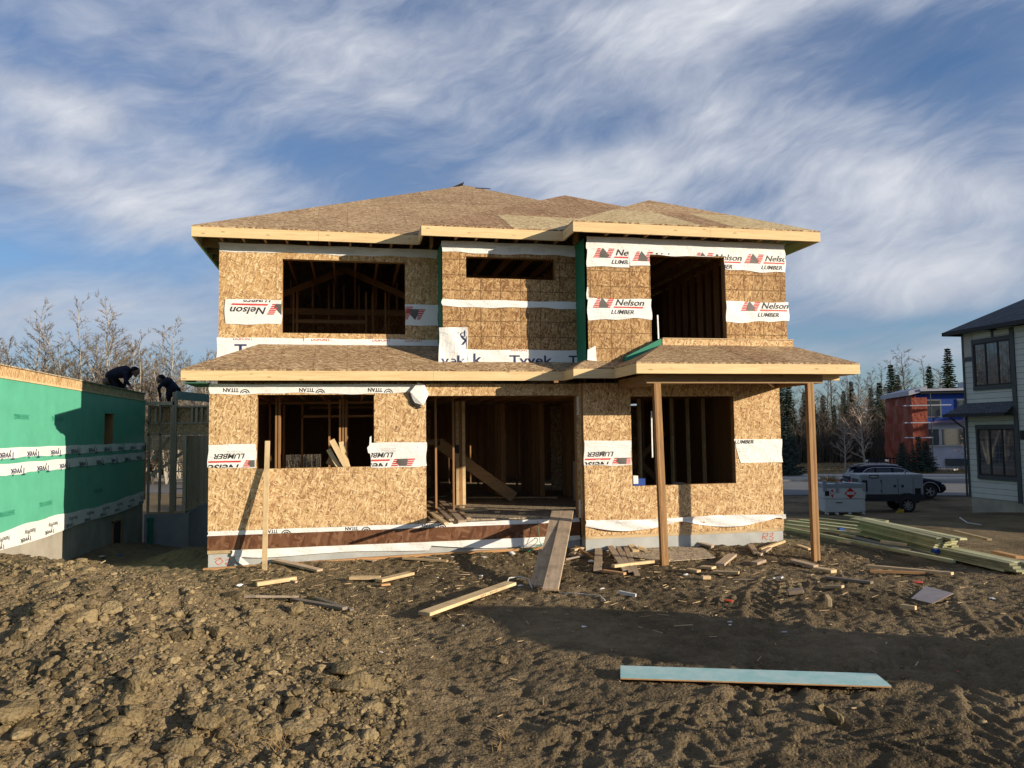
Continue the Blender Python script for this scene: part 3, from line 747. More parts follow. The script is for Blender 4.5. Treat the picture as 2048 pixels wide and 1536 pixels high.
# partition framing on the ground floor
def row(xs, y, z0, z1, **k):
    for x in xs: stud(x, y, z0, z1, **k)
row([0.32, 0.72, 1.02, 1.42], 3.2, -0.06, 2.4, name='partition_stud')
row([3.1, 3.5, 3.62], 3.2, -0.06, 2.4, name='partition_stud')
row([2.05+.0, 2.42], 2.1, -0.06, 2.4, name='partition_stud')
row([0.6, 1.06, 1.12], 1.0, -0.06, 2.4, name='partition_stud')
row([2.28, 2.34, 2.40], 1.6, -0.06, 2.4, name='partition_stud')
for (a, b, y, z) in ((0.3, 3.7, 3.2, 2.36), (1.42, 3.1, 3.2, 2.05), (1.42, 3.5, 6.5, 2.36)):
    mb = MB(); mb.box(a, b, y, y+.13, z, z+.05); mb.build('top_plate', M['beam'], H)
for x in (4.25, 4.62): stud(x, 1.4, -0.06, 2.41, d=.12)
stud(5.35, 7.2, -.06, 2.41)
# built-up post by the doorway and the stair stringer that leans past it
pb = U(912, 998, 'Z', -0.05); py0 = 3.3
for k in range(3):
    x0 = U(912, 900, 'Y', py0)[0]+k*0.075; mb = MB(); mb.box(x0, x0+.072, py0, py0+.16-.02*(k == 1), -0.06, 2.41); mb.build('built_up_post', M['post_ply' if k == 1 else 'spf'], H)
SY = 3.9; a = U(884, 885, 'Y', SY); b = U(1028, 990, 'Y', SY)
mb = MB(); mb.bar((a[0]-.1, SY, a[2]), (b[0], SY, b[2]-.06), 0.04, 0.27, up=(0, 0, 1)); mb.build('stair_stringer', M['beam'], H)
mb = MB(); mb.box(a[0]-.65, a[0]-.05, SY-.02, SY+.02, a[2]-.06, a[2]+.08); mb.build('stair_landing', M['beam'], H)
# long walls that run away from the doorway
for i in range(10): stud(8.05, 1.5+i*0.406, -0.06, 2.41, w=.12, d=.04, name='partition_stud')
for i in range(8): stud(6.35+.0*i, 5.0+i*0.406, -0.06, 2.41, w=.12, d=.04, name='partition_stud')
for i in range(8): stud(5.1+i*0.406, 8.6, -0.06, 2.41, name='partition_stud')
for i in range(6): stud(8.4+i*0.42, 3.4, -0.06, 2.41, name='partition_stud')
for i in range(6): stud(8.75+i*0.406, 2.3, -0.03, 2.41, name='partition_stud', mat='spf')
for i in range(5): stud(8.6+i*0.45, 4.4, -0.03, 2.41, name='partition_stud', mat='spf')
mb = MB(); mb.box(8.05, 8.17, 1.5, 5.2, 2.36, 2.41); mb.build('top_plate', M['beam'], H)
mb = MB(); mb.box(7.35, 7.7, 11.2, 11.22, -.06, 2.4); mb.build('partition_sheet', M['osb_plain'], H)
for i in range(12): stud(4.8+i*0.406+(i%3)*.07, 11.3, -0.06, 2.41, name='partition_stud')
for i in range(6): stud(7.3, 4.6+i*0.45, -0.06, 2.41, w=.12, d=.04, name='partition_stud')
mb = MB(); mb.obox((7.9, 3.2, 0.45), (0.03, 0.55, 0.95), rot_z(0.1)); mb.build('leaning_panel', M['wrap_grey'], H)
# a diagonal brace by the right window
mb = MB(); mb.bar((8.5, 3.3, 0.0), (10.2, 3.3, 1.6), .04, .13); mb.bar((10.4, 3.28, 0.0), (9.3, 3.28, 1.1), .04, .13); mb.build('brace', M['joist'], H)
# upper floor partitions, seen through the window holes
for i in range(7): stud(1.25+i*0.36, 4.2, 2.69, 5.3, name='partition_stud')
mb = MB(); mb.box(0.3, 4.1, 4.18, 4.32, 4.55, 4.70); mb.build('top_plate', M['beam'], H)
mb = MB(); mb.box(1.2, 2.9, 3.5, 3.6, 4.25, 4.33); mb.build('top_plate', M['beam'], H)
for x in (1.2, 1.28, 2.85, 3.0, 3.3): stud(x, 3.48, 2.69, 5.0, name='partition_stud')
for sx in (-1, 1):
    mb = MB(); mb.bar((2.4, 4.0, 5.62), (2.4+sx*2.1, 4.0, 4.72), .04, .14); mb.build('truss_chord', M['beam'], H)
for i in range(6): stud(1.1+i*0.5, 4.02, 4.7, 5.35, name='truss_web')
for i in range(8): stud(8.1+(i % 4)*0.5, 3.2+(i//4)*2, 2.69, 5.3, name='partition_stud')
for i in range(9): stud(10.3, 0.2+i*0.406, 2.69, 5.3, w=.12, d=.04, name='partition_stud')
for i in range(9): stud(6.86, 0.6+i*0.406, 2.69, 5.3, w=.12, d=.04, name='partition_stud')
for i in range(5):
    mb = MB(); mb.box(4.4, 6.8, 2.2+i*0.6, 2.24+i*.6, 5.05, 5.2); mb.build('ceiling_tie', M['joist'], H)
mb = MB(); mb.box(0.3, 6.7, 8.0, 8.02, 2.7, 5.3); mb.build('partition_sheet', M['osb_plain'], H)
mb = MB(); mb.box(3.75, 4.95, 9.2, 9.22, -.06, 2.4); mb.build('partition_sheet', M['osb_plain'], H); mb = MB(); mb.box(8.2, 11.0, 6.9, 6.92, -.06, 2.4); mb.build('partition_sheet', M['osb_plain'], H)

# ------------------------------------------------------------------ roofs
XL, XR = -0.43, 11.86; Y1, Y2, Y3 = 0.46, -0.27, -1.0; XM, XB = 3.84, 6.64; YE = 14.0
def S(x0, y0, d): return ZE+0.5*d
tm = (XR-XL)/2; px_, py_, pz_ = XL+tm, Y1+tm, ZE+.5*tm
t2 = (XR-XM)/2; qx, qy, qz = XM+t2, Y2+t2, ZE+.5*t2
t3 = (XR-XB)/2; rx, ry, rz = XB+t3, Y3+t3, ZE+.5*t3
def zmf(y): return ZE+.5*(y-Y1)
def slab(parent, name, mat, polys_, th=0.022, label=None):
    mb = MB()
    for p in polys_: mb.prism(p, (0, 0, -th))
    return mb.build(name, mat, parent, label=label)
yv = Y2+(rx-XB)        # valley right bay / middle at the ridge
yv2 = Y1+(qx-XM)
yb = YE-tm
F1 = [(XL, Y1, ZE), (XM, Y1, ZE), (qx, yv2, zmf(yv2)), (px_, py_, pz_)]
F2 = [(XM, Y2, ZE), (XB, Y2, ZE), (rx, yv, ZE+.5*(yv-Y2)), (qx, qy, qz)]
F3 = [(XB, Y3, ZE), (XR, Y3, ZE), (rx, ry, rz)]
L1 = [(XL, Y1, ZE), (px_, py_, pz_), (px_, yb, pz_), (XL, YE, ZE)]
L2 = [(XM, Y2, ZE), (qx, qy, qz), (qx, yv2, qz), (XM, Y1, ZE)]
L3 = [(XB, Y3, ZE), (rx, ry, rz), (rx, yv, rz), (XB, Y2, ZE)]
R1 = [(XR, Y3, ZE), (XR, YE, ZE), (px_, yb, pz_), (px_, py_, pz_), (qx, yv2, qz), (qx, qy, qz), (rx, yv, rz), (rx, ry, rz)]
B1 = [(XR, YE, ZE), (XL, YE, ZE), (px_, yb, pz_)]
slab(H, 'roof', M['osb_roof'], [F1], label='main upper hip roof slope of brown strand board')
def cut(poly, f):
    """split a plane polygon along x = f(y)"""
slab(H, 'roof', M['osb_roof_red'], [F2], label='middle roof slope of redder strand board')
slab(H, 'roof', M['osb_roof'], [F3], label='front slope over the right bay')
slab(H, 'roof', M['osb_roof_q'], [L1, L2, L3, R1]); slab(H, 'roof', M['osb_roof'], [B1])
# paler and darker single sheets laid over the slopes (their own boards, 4 mm proud)
def on_f(y0, pts, dz=0.005): return [(x, y, ZE+.5*(y-y0)+dz) for x, y in pts]
slab(H, 'roof_sheet', M['osb_roof_pale'], [on_f(Y2, [(5.62, Y2+.005), (XB-.02, Y2+.005), (XB+1.15, Y2+1.17), (5.55, Y2+1.22)])], .004, 'pale yellow sheet on the middle slope')
slab(H, 'roof_sheet', M['osb_roof_pale'], [on_f(Y3, [(XB+.03, Y3+.005), (9.3, Y3+.005), (8.75, Y3+1.22), (XB+1.24, Y3+1.22)])], .004, 'pale yellow sheet on the right bay slope')
slab(H, 'roof_sheet', M['osb_roof_pale'], [on_f(Y3, [(9.98, Y3+.005), (XR-.03, Y3+.005), (XR-1.24, Y3+1.22), (9.5, Y3+1.22)])], .004)
slab(H, 'roof_sheet', M['osb_roof_red'], [on_f(Y3, [(9.31, Y3+.005), (9.97, Y3+.005), (9.49, Y3+1.22), (8.76, Y3+1.22)])], .004, 'dark red-brown sheet between two pale ones')
# vent hole and the raised ridge cap
v0 = np.array([px_+.25, py_-.45]); slab(H, 'vent_hole', M['black'], [[(x, y, ZE+.5*(y-Y1)+.006) for x, y in ((v0[0], v0[1]), (v0[0]+.42, v0[1]), (v0[0]+.42, v0[1]+.14), (v0[0], v0[1]+.14))]], .004)
mb = MB(); mb.prism([(px_-.35, py_+.1, pz_-.06), (px_-.02, py_+.1, pz_+.10), (px_-.02, py_+.5, pz_+.10), (px_-.35, py_+.5, pz_-.06)], (0, 0, .03)); mb.build('ridge_vent', M['ink_black'], H)
# fascia boards
def fas(p, q, z0, z1, out, th=0.038, mat='fascia', x=0.0):
    p = np.array(p); q = np.array(q); mb = MB(); o = np.array(out)*th
    mb.prism([(p[0], p[1], z0), (q[0], q[1], z0), (q[0], q[1], z1), (p[0], p[1], z1)], (o[0], o[1], 0)); return mb.build('fascia_board', M[mat], H)
FZ0, FZ1 = ZE-.215, ZE-.024
for (a, b, xx) in (((XL, Y1), (1.9, Y1), 0), ((1.903, Y1), (XM+.0, Y1), 0), ((XM, Y2), (XB, Y2), 0), ((XB, Y3), (9.45, Y3), 0), ((9.453, Y3), (XR, Y3), 0)):
    fas(a, b, FZ0, FZ1, (0, 1))
fas((XM, Y2+.04), (XM, Y1+.0), FZ0, FZ1, (1, 0), mat='fascia_y'); fas((XB, Y3+.04), (XB, Y2), FZ0, FZ1, (1, 0), mat='fascia_y')
fas((XL, Y1+.04), (XL, YE), FZ0, FZ1, (1, 0), mat='fascia_y'); fas((XR, Y3+.04), (XR, YE), FZ0, FZ1, (-1, 0), mat='fascia_y')
# rafter tails under the eaves
for i in range(20):
    y = 1.3+i*0.61
    for x0, x1 in ((XL+.04, -0.002), (11.242, XR-.04)):
        mb = MB(); mb.prism([(x0, y, 5.44), (x1, y, 5.44), (x1, y, ZE+.5*abs(x1-(XL if x1 < 1 else XR))-.03) if x1 < 1 else (x1, y, ZE-.03), (x0, y, ZE-.03) if x1 < 1 else (x0, y, ZE+.5*(XR-x0)-.03)], (0, .04, 0)); mb.build('rafter_tail', M['joist'], H)
for i in range(28):
    x = 0.05+i*0.406
    if x > 11.2: break
    yf, yw = (Y1, .898) if x < 4.2 else ((Y2, .098) if x < 6.98 else (Y3, -.672))
    if yw-yf < .1: continue
    mb = MB(); mb.prism([(x, yf+.04, 5.45), (x, yw, 5.45), (x, yw, ZE+.5*(yw-yf)-.03), (x, yf+.04, ZE-.03)], (.04, 0, 0)); mb.build('rafter_tail', M['joist'], H)
# the long skirt roof and the porch roof
YS, YT, YP = -0.30, -0.98, -2.15; XS, XPL, XPR = 6.6, 7.40, 11.80
zt = lambda d: ZL+.5*d
zp = 3.31
FS = [(XL, YS, ZL), (XS, YS, ZL), (7.0, .1, 3.05), (4.28, .1, 3.05), (4.28, .9, 3.45), (.77, .9, 3.45)]
LS = [(XL, YS, ZL), (.77, .9, 3.45), (XL, .9, ZL)]
slab(H, 'roof', M['osb_roof'], [FS], label='long lower skirt roof of brown strand board'); slab(H, 'roof', M['osb_roof_q'], [LS])
slab(H, 'roof', M['osb_roof'], [[(XS, YT, ZL), (XPL, YT, ZL), (7.76, -.66, 3.013), (7.0, -.66, 3.01), (7.0, -.58, 3.05)]])
slab(H, 'roof', M['osb_roof_q'], [[(XS, YT, ZL), (7.0, -.58, 3.05), (7.0, .1, 3.05), (XS, YS, ZL)]])
PF = [(XPL, YP, ZL), (XPR, YP, ZL), (11.24, -.85, zp), (8.42, -.85, zp)]
slab(H, 'roof', M['osb_roof'], [PF], label='porch roof front slope'); slab(H, 'roof', M['osb_roof_q'], [[(XPL, YP, ZL), (8.42, -.85, zp), (8.42, -.66, zp), (7.76, -.66, 3.013), (XPL, YT, ZL)]])
slab(H, 'roof', M['osb_roof_q'], [[(XPR, YP, ZL), (XPR, -.6, ZL), (11.24, -.6, zp), (11.24, -.85, zp)]])
k = (zp-ZL)/(-.85-YP)
slab(H, 'roof_sheet', M['osb_roof_red'], [[(x, y, ZL+k*(y-YP)+.005) for x, y in ((9.75, YP+.005), (10.45, YP+.005), (10.15, -.86), (9.5, -.86))]], .004, 'dark red-brown sheet on the porch roof')
# parapet strip on the bay above the porch roof
mb = MB(); mb.box(8.44, 11.24, -.87, -.672, 3.22, 3.425); mb.build('parapet', M['osb_plain'], H)
mb = MB(); mb.box(8.44, 11.25, -.885, -.672, 3.427, 3.445); mb.build('parapet_cap', M['spf'], H)
mb = MB(); mb.prism([(7.7, -.86, 2.99), (8.437, -.86, 3.28), (8.437, -.86, 3.44), (7.7, -.86, 3.08)], (0, .185, 0)); mb.build('parapet_flank', M['green_dark'], H)
# lower fascias
LZ0, LZ1 = ZL-.20, ZL-.024
for (a, b) in (((XL, YS), (4.05, YS)), ((4.053, YS), (XS, YS)), ((XS, YT), (XPL, YT)), ((XPL, YP), (9.8, YP)), ((9.803, YP), (XPR, YP))): fas(a, b, LZ0, LZ1, (0, 1))
fas((XL, YS+.04), (XL, .9), LZ0, LZ1, (1, 0), mat='fascia_y'); fas((XS, YT+.04), (XS, YS+.0), LZ0, LZ1, (1, 0), mat='fascia_y')
fas((XPL, YP+.04), (XPL, YT), LZ0, LZ1, (1, 0), mat='fascia_y'); fas((XPR, YP+.04), (XPR, -.6), LZ0, LZ1, (-1, 0), mat='fascia_y')
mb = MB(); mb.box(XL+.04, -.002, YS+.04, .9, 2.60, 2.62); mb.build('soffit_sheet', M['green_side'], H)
# porch beam, ceiling joists and the two glued posts
mb = MB(); mb.box(7.72, 11.25, -1.80, -1.69, 2.50, 2.66); mb.build('porch_beam', M['beam'], H)
for x in (7.72, 11.14):
    mb = MB(); mb.box(x, x+.11, -1.685, -.302, 2.50, 2.66); mb.build('porch_beam', M['joist'], H)
for i in range(8):
    x = 8.1+i*.42; mb = MB(); mb.box(x, x+.04, YP+.04, -.305, 2.665, 2.81); mb.build('porch_joist', M['joist'], H)
mb = MB(); mb.bar((7.85, -.32, 2.56), (8.75, -1.66, 2.56), .04, .1); mb.bar((11.1, -.32, 2.56), (10.2, -1.66, 2.56), .04, .1); mb.build('brace', M['spf'], H)
mb = MB(); mb.box(11.25, 11.62, -1.78, -1.74, 2.555, 2.655); mb.build('beam_stub', M['fascia'], H)
for (xt, xb_, zb) in ((7.83, 7.90, -0.80), (10.90, 10.90, -0.92)):
    for j in range(4):
        mb = MB(); d = .03+j*.033
        mb.prism([(xb_+d, -1.80, zb), (xb_+d+.032, -1.80, zb), (xt+d+.032, -1.80, 2.50), (xt+d, -1.80, 2.50)], (0, .10+.004*(j % 2), 0)); mb.build('porch_post_ply', M['post_glue' if j % 2 else 'post_ply'], H)
# ------------------------------------------------------------------ wrap and lettering on the house
def strip(u0, u1, v0, v1, y, seed, mat=None, **k):
    pl = front(y-0.004, ripple(0.006, 0.002, seed)); o = cloth(H, pl, u0, u1, v0, v1, mat or M['wrap'], seed=seed, **k); pl2 = front(y-0.004, pl.wave); return o, pl2
def titan(o, pl, u, v, h, rect):
    words(o, pl, 'TITAN', u+.12, v, h, M['ink_black'], h*3.6, True, rect, True)
    # little ring mark beside the word
    P = [(u+.02+.05*math.cos(t)+.38, v+.01+.05*math.sin(t)) for t in np.linspace(0, 6.283, 17)[:-1]]
    q = []
    for r0, r1 in ((.085, .07), (.05, .034)):
        for i in range(12):
            a0, a1 = math.pi*i/12, math.pi*(i+1)/12; cx, cy = u+.50, v-.03
            q.append([(cx+r0*math.cos(a0), cy+r0*math.sin(a0)), (cx+r0*math.cos(a1), cy+r0*math.sin(a1)), (cx+r1*math.cos(a1), cy+r1*math.sin(a1)), (cx+r1*math.cos(a0), cy+r1*math.sin(a0))])
    polys(o, pl, q, 0, 0, 1.0, M['ink_black'], 'emblem', rect=rect)
o, pl = strip(0.0, 3.78, 2.425, 2.60, 0.0, 1)
for u in (0.12, 1.46, 2.72): titan(o, pl, u, 2.455, 0.075, (0, 3.75, 2.437, 2.595))
o, pl = strip(-0.01, 0.82, 1.075, 1.50, 0.0, 2)
lumber_logo(o, pl, -0.16, 0.985, 0.225, True, (0.0, 0.80, 1.085, 1.48)); [words(o, pl, 'wwww wwwww ww', .32, 1.37-.03*i, .02, M['ink_faint'], .28, True) for i in range(3)]
o, pl = strip(2.88, 3.935, 1.03, 1.49, 0.0, 3, label='torn wrap strip hanging into the window hole')
lumber_logo(o, pl, 2.52, 0.955, 0.225, True, (2.90, 3.92, 1.045, 1.47)); [words(o, pl, 'wwww wwwww ww', 3.08, 1.37-.03*i, .02, M['ink_faint'], .28, True) for i in range(3)]
mb = MB(); pl_ = front(-0.006); mb.prism([(2.84, -.012, 1.30), (2.90, -.012, 1.28), (2.90, -.012, 1.62), (2.87, -.012, 1.60), (2.86, -.012, 1.45), (2.82, -.012, 1.40)], (0, .003, 0)); mb.build('torn_wrap', M['wrap'], H)
o, pl = strip(6.985, 7.955, 0.985, 1.465, -.3, 4)
lumber_logo(o, pl, 6.25+.55, 0.90, 0.225, True, (7.0, 7.94, 1.0, 1.45))
polys(o, pl, [[(7.30, 1.20), (7.36, 1.26), (7.43, 1.25), (7.39, 1.19)]], 0, 0, 1, M['ink_grey'], 'tear_mark')
o, pl = strip(10.19, 11.25, 0.965, 1.445, -.3, 5, low=lambda u: 0.965 if u > 10.3 else 0.965+(10.3-u)*4.0); words(o, pl, 'LUMBER', 10.19, 1.36, .075, M['ink_black'], .42, False, None, True, .3)
[words(o, pl, 'wwww wwwwww', 10.24, 1.26-.03*i, .018, M['ink_faint'], .25) for i in range(3)]
# upper left
o, pl = strip(0.0, 4.27, 5.27, 5.44, 0.9, 6)
for u in (.4, 1.25, 2.3): [words(o, pl, 'wwww www wwww', u, 5.36-.03*i, .018, M['ink_faint'], .3) for i in range(2)]
o, pl = strip(0.12, 1.185, 3.84, 4.325, 0.9, 7); lumber_logo(o, pl, .20, 4.02, 0.225, True, (.13, 1.18, 3.86, 4.315))
o, pl = strip(3.61, 4.275, 3.85, 4.29, 0.9, 8); lumber_logo(o, pl, 2.72+.1, 3.97, 0.225, True, (3.62, 4.27, 3.86, 4.275))
polys(o, pl, [[(3.62, 4.12+.035*i), (3.70+.02*i, 4.12+.035*i), (3.71+.02*i, 4.14+.035*i), (3.62, 4.14+.035*i)] for i in range(4)], 0, 0, 1, M['ink_red'], 'emblem')
o, pl = strip(-0.03, 1.6, 2.95, 3.57, 0.9, 9); words(o, pl, 'Tyvek', .30, 3.24, .21, M['ink_navy'], .95, bold=True)
for u in (.28, ): words(o, pl, 'DUPONT', u, 3.52, .055, M['ink_orange'], .36, False, (0, 1.5, 3.3, 3.555), True)
o, pl = strip(1.6, 4.27, 3.43, 3.57, 0.9, 10)
for u in (1.75, 2.95, 3.6): words(o, pl, 'DUPONT', u, 3.52, .055, M['ink_orange'], .36, False, (1.6, 4.2, 3.3, 3.56), True)
# upper middle
o, pl = strip(4.27, 7.0, 5.215, 5.44, 0.1, 11)
for u in (5.1, 6.1, 5.6): [words(o, pl, 'wwww www wwww', u, 5.33-.03*i, .018, M['ink_faint'], .26) for i in range(3)]
o, pl = strip(4.265, 7.0, 4.135, 4.275, 0.1, 12)
o, pl = strip(4.76, 7.0, 2.98, 3.29, 0.1, 13)
words(o, pl, 'Tyvek', 5.60, 3.0, .19, M['ink_navy'], .88, bold=True); words(o, pl, 'k', 4.88, 3.0, .22, M['ink_navy'], .17, bold=True)
words(o, pl, 'Tyve', 6.82, 3.0, .19, M['ink_navy'], .6, False, (6.8, 6.995, 2.9, 3.25), True)
words(o, pl, 'DUPONT', 5.64, 3.262, .05, M['ink_orange'], .34, False, (5, 7, 3.0, 3.285), True)
pl = Plane2((0, 0.1-.012, 0), (1, 0, 0), (0, 0, 1), (0, -1, 0), lambda u, v: .012+.012*math.sin(u*14+v*6)+.008*math.sin(v*19-u*5))
o = cloth(H, pl, 4.20, 4.765, 3.0, 3.72, M['wrap'], seed=14, edge=.015, label='crumpled wrap folded round the corner of the middle bay')
words(o, pl, 'k', 4.62, 3.30, .26, M['ink_navy'], .16, True, (4.3, 4.75, 3.0, 3.7), True); words(o, pl, 'ap.', 4.56, 3.58, .13, M['ink_navy'], .28, True, (4.3, 4.75, 3.0, 3.7))
words(o, pl, 'vek', 4.24, 2.98, .2, M['ink_navy'], .48, False, (4.2, 4.76, 3.0, 3.7), True)
mb = MB(); mb.prism([(4.272, .09, 3.70), (4.272, .5, 3.62), (4.272, .5, 3.2), (4.272, .09, 3.04)], (-.004, 0, 0)); mb.build('housewrap_fold', M['wrap'], H)
# upper right
Y = -.67
o, pl = strip(7.0, 11.25, 5.17, 5.44, Y, 15)
o, pl = strip(7.0, 7.86, 4.84, 5.22, Y-.004, 16); lumber_logo(o, pl, 7.13, 4.90, .20, False, (7.0, 7.845, 4.85, 5.21))
o, pl = strip(7.87, 8.295, 4.90, 5.22, Y-.003, 17); lumber_logo(o, pl, 7.93, 4.86, .20, False, (7.88, 8.29, 4.9, 5.21))
o, pl = strip(8.296, 9.895, 5.12, 5.22, Y-.003, 18); 
lumber_logo(o, pl, 7.93, 4.86, .20, False, (8.30, 9.2, 5.13, 5.215)); lumber_logo(o, pl, 9.22, 4.88, .20, False, (9.2, 9.89, 5.13, 5.215))
o, pl = strip(9.896, 11.25, 4.86, 5.22, Y-.003, 19, edge=.02); lumber_logo(o, pl, 9.22, 4.88, .20, False, (9.90, 10.4, 4.87, 5.21)); lumber_logo(o, pl, 10.33, 4.89, .20, False, (10.3, 11.23, 4.87, 5.21))
for sd, (u0, u1, uu) in enumerate(((7.0, 8.31, 7.10), (9.90, 11.29, 10.22))):
    o, pl = strip(u0, u1, 3.82, 4.225, Y, 20+sd, edge=.022); lumber_logo(o, pl, uu, 3.915, .20); words(o, pl, 'wwwwwww wwwwwww', uu+.42, 3.86, .012, M['ink_faint'], .26)
mb = MB(); mb.prism([(6.985, Y-.01, 4.2), (7.02, Y-.01, 4.2), (7.02, Y-.01, 4.42), (7.0, Y-.01, 4.45), (6.975, Y-.01, 4.3)], (0, .003, 0)); mb.prism([(6.97, Y-.012, 3.02), (7.16, Y-.012, 3.0), (7.14, Y-.012, 3.3), (6.98, Y-.012, 3.22)], (0, .003, 0)); mb.build('torn_wrap', M['wrap'], H)
# along the floor line and the foundation
o, pl = strip(0.0, 6.95, -0.15, -0.055, -.004, 30, edge=.006)
for u in (.86, 2.3, 3.72): titan(o, pl, u, -0.128, 0.065, (0, 6.9, -.143, -.062))
words(o, pl, 'www www wwww ww', 4.95, -.10, .014, M['ink_faint'], .5)
pls = front(-0.02, lambda u, v: .015+.012*math.sin(u*1.7)+.004*math.sin(u*9+v*20))
lowf = lambda u: (-.49-.05*math.sin(min(1, (u-.42)*1.4)*1.57)-.02*math.sin(u*1.9)) if u < 4.0 else (-.47-.10*math.sin((u-4.0)*1.05))
cloth(H, pls, 0.42, 6.96, -.53, -.40, M['wrap'], seed=31, low=lowf, high=lambda u: -.40, label='white wrap drooping over the foundation edge')
mb = MB(); mb.prism([(.43, -.03, -.42), (.50, -.035, -.45), (.72, -.04, -.66), (.62, -.05, -.68), (.50, -.045, -.60)], (0, .004, 0)); mb.build('torn_wrap', M['wrap'], H)
pls = front(-.31, lambda u, v: .03+.03*math.sin(u*2.3-v*9)+.012*math.sin(u*7+v*24))
cloth(H, pls, 6.99, 11.25, -.25, -.09, M['wrap'], seed=32, nu=60, low=lambda u: -.155-.15*abs(math.sin((u-6.99)*1.48+.25)), high=lambda u: -.085+.012*math.sin(u*2.1), label='white wrap sagging in three swags along the floor line')
for u in (7.6, 8.95, 10.6): [words(H, Plane2((0, -.312, 0), (1, 0, 0), (0, 0, 1), (0, -1, 0), pls.wave), 'wwwwww www ww', u, -.13-.022*i, .014, M['ink_faint'], .3) for i in range(2)]
# spray marks on the concrete
def spray(pts, w=.012, y=-.001):
    mb = MB()
    for a, b in zip(pts[:-1], pts[1:]): mb.bar((a[0], y, a[1]), (b[0], y, b[1]), .004, w, up=(0, 0, 1))
    return mb
s_ = spray([(.12, -.56), (.2, -.53), (.27, -.60), (.18, -.66), (.13, -.60), (.24, -.53)], y=.011); s_2 = spray([(.30, -.58), (.38, -.56), (.37, -.62), (.30, -.64), (.36, -.68), (.42, -.62)], y=.011)
s_.add([v for v in s_2.v], s_2.f); s_.build('spray_mark', M['ink_orange'], H)
s_ = spray([(10.75, -.60), (10.78, -.47), (10.88, -.48), (10.86, -.54), (10.78, -.54), (10.86, -.62)], y=-.287); s_2 = spray([(10.92, -.50), (11.0, -.47), (10.98, -.53), (10.92, -.54), (11.0, -.57), (10.96, -.63), (10.9, -.6)], y=-.287)
s_.add([v for v in s_2.v], s_2.f); s_.build('spray_mark', M['ink_orange'], H)
# block of wrap pinned at the top left of the doorway, pieces on the jamb
mb = MB(); c = U(838, 790, 'Y', -.06); c2 = [(-.17, .06), (-.02, .24), (.10, .20), (.19, .02), (.08, -.20), (-.10, -.14)]
mb.prism([(c[0]+u, -.10+.03*i % .05, c[2]+v) for i, (u, v) in enumerate(c2)][::-1], (0, .05, 0)); mb.build('loose_wrap', M['wrap'], H, label='loose white flap of wrap at the top left corner of the doorway')
mb = MB(); mb.prism([(c[0]-.2, -.03, c[2]+.05), (c[0]-.08, -.09, c[2]-.15), (c[0]+.05, -.07, c[2]-.24), (c[0]-.03, -.02, c[2]-.27), (c[0]-.16, -.01, c[2]-.16)], (0, .01, 0)); mb.build('flap_shade', M['ink_grey'], H)  # dark grey sliver painting the shade under the flap's lower left edge
for z0, z1 in ((1.98, 2.35), (-.06, .30)):
    mb = MB(); mb.box(6.95, 7.07, -.006, .003, z0, z1); mb.build('wrap_patch', M['wrap'], H)
# ------------------------------------------------------------------ green house on the left
G = thing('sheathed_house', 'green sheathed single-storey house shell with wrap seams, left of the bare strand board house', 'house', (-3.15, 2.0, -1.0))
GX = -3.15
mb = MB(); pts = None
def side_panel(name, y0, y1, z0, z1, holes, mat, th=.15, parent=G, x=GX, label=None):
    # face looks towards +X
    us = sorted({y0, y1, *[h[0] for h in holes], *[h[1] for h in holes]}); vs = sorted({z0, z1, *[h[2] for h in holes], *[h[3] for h in holes]}); mb = MB()
    for i in range(len(us)-1):
        for j in range(len(vs)-1):
            cu, cv = (us[i]+us[i+1])/2, (vs[j]+vs[j+1])/2
            if any(h[0] < cu < h[1] and h[2] < cv < h[3] for h in holes): continue
            mb.box(x-th, x, us[i], us[i+1], vs[j], vs[j+1])
    bm_ = mb.build(name, mat, parent, label=label)
    # weld the cells and drop the faces inside
    bm = bmesh.new(); bm.from_mesh(bm_.data); bmesh.ops.remove_doubles(bm, verts=bm.verts, dist=1e-4)
    cents = {}
    for f in bm.faces: cents.setdefault(tuple(round(c, 3) for c in f.calc_center_median()), []).append(f)
    bmesh.ops.delete(bm, geom=[f for k, v in cents.items() if len(v) > 1 for f in v], context='FACES_ONLY'); bm.to_mesh(bm_.data); bm.free()
    return bm_
side_panel('side_wall', -7.0, 8.5, -0.16, 2.66, [(4.88, 5.62, 1.36, 2.23)], M['green_sheet'], label='long green sheathed side wall with one narrow window hole')
mb = MB(); mb.box(GX-.04, GX+.004, -7.0, 8.4, 2.70, 2.87); mb.build('rim_board', mat_osb('osb_rim', OD, OM, OL, OH, 'X', aniso=(90, 80, 100, 70, 95, 110)), G)
mb = MB(); mb.box(GX-.14, GX+.02, -7.0, 8.55, 2.662, 2.698); mb.build('top_plate', M['spf'], G)
mb = MB(); mb.box(GX-9, GX+.03, -7.0, 8.45, 2.872, 2.895); mb.build('floor_deck', M['osb_floor'], G)
mb = MB(); mb.box(GX-.35, GX-.02, -7.0, 8.5, -3.0, -0.165); mb.build('foundation', M['concrete_warm'], G)
mb = MB(); mb.box(GX-.2, GX-.005, 5.7, 6.35, -1.12, -.42); mb.build('basement_window', M['black'], G)
mb = MB()
for a, b in ((5.65, 5.70), (6.35, 6.40)): mb.box(GX-.03, GX+.02, a, b, -1.16, -.38)
mb.box(GX-.03, GX+.02, 5.65, 6.40, -.42, -.38); mb.build('window_buck', M['stud'], G)
mb = MB(); mb.box(GX-.3, GX-.02, 5.57, 5.62, 1.36, 2.23); mb.box(GX-.3, GX-.02, 4.88, 4.92, 1.36, 2.23); mb.box(GX-.3, GX-.02, 4.92, 5.57, 1.36, 1.39); mb.build('window_buck', M['stud'], G)
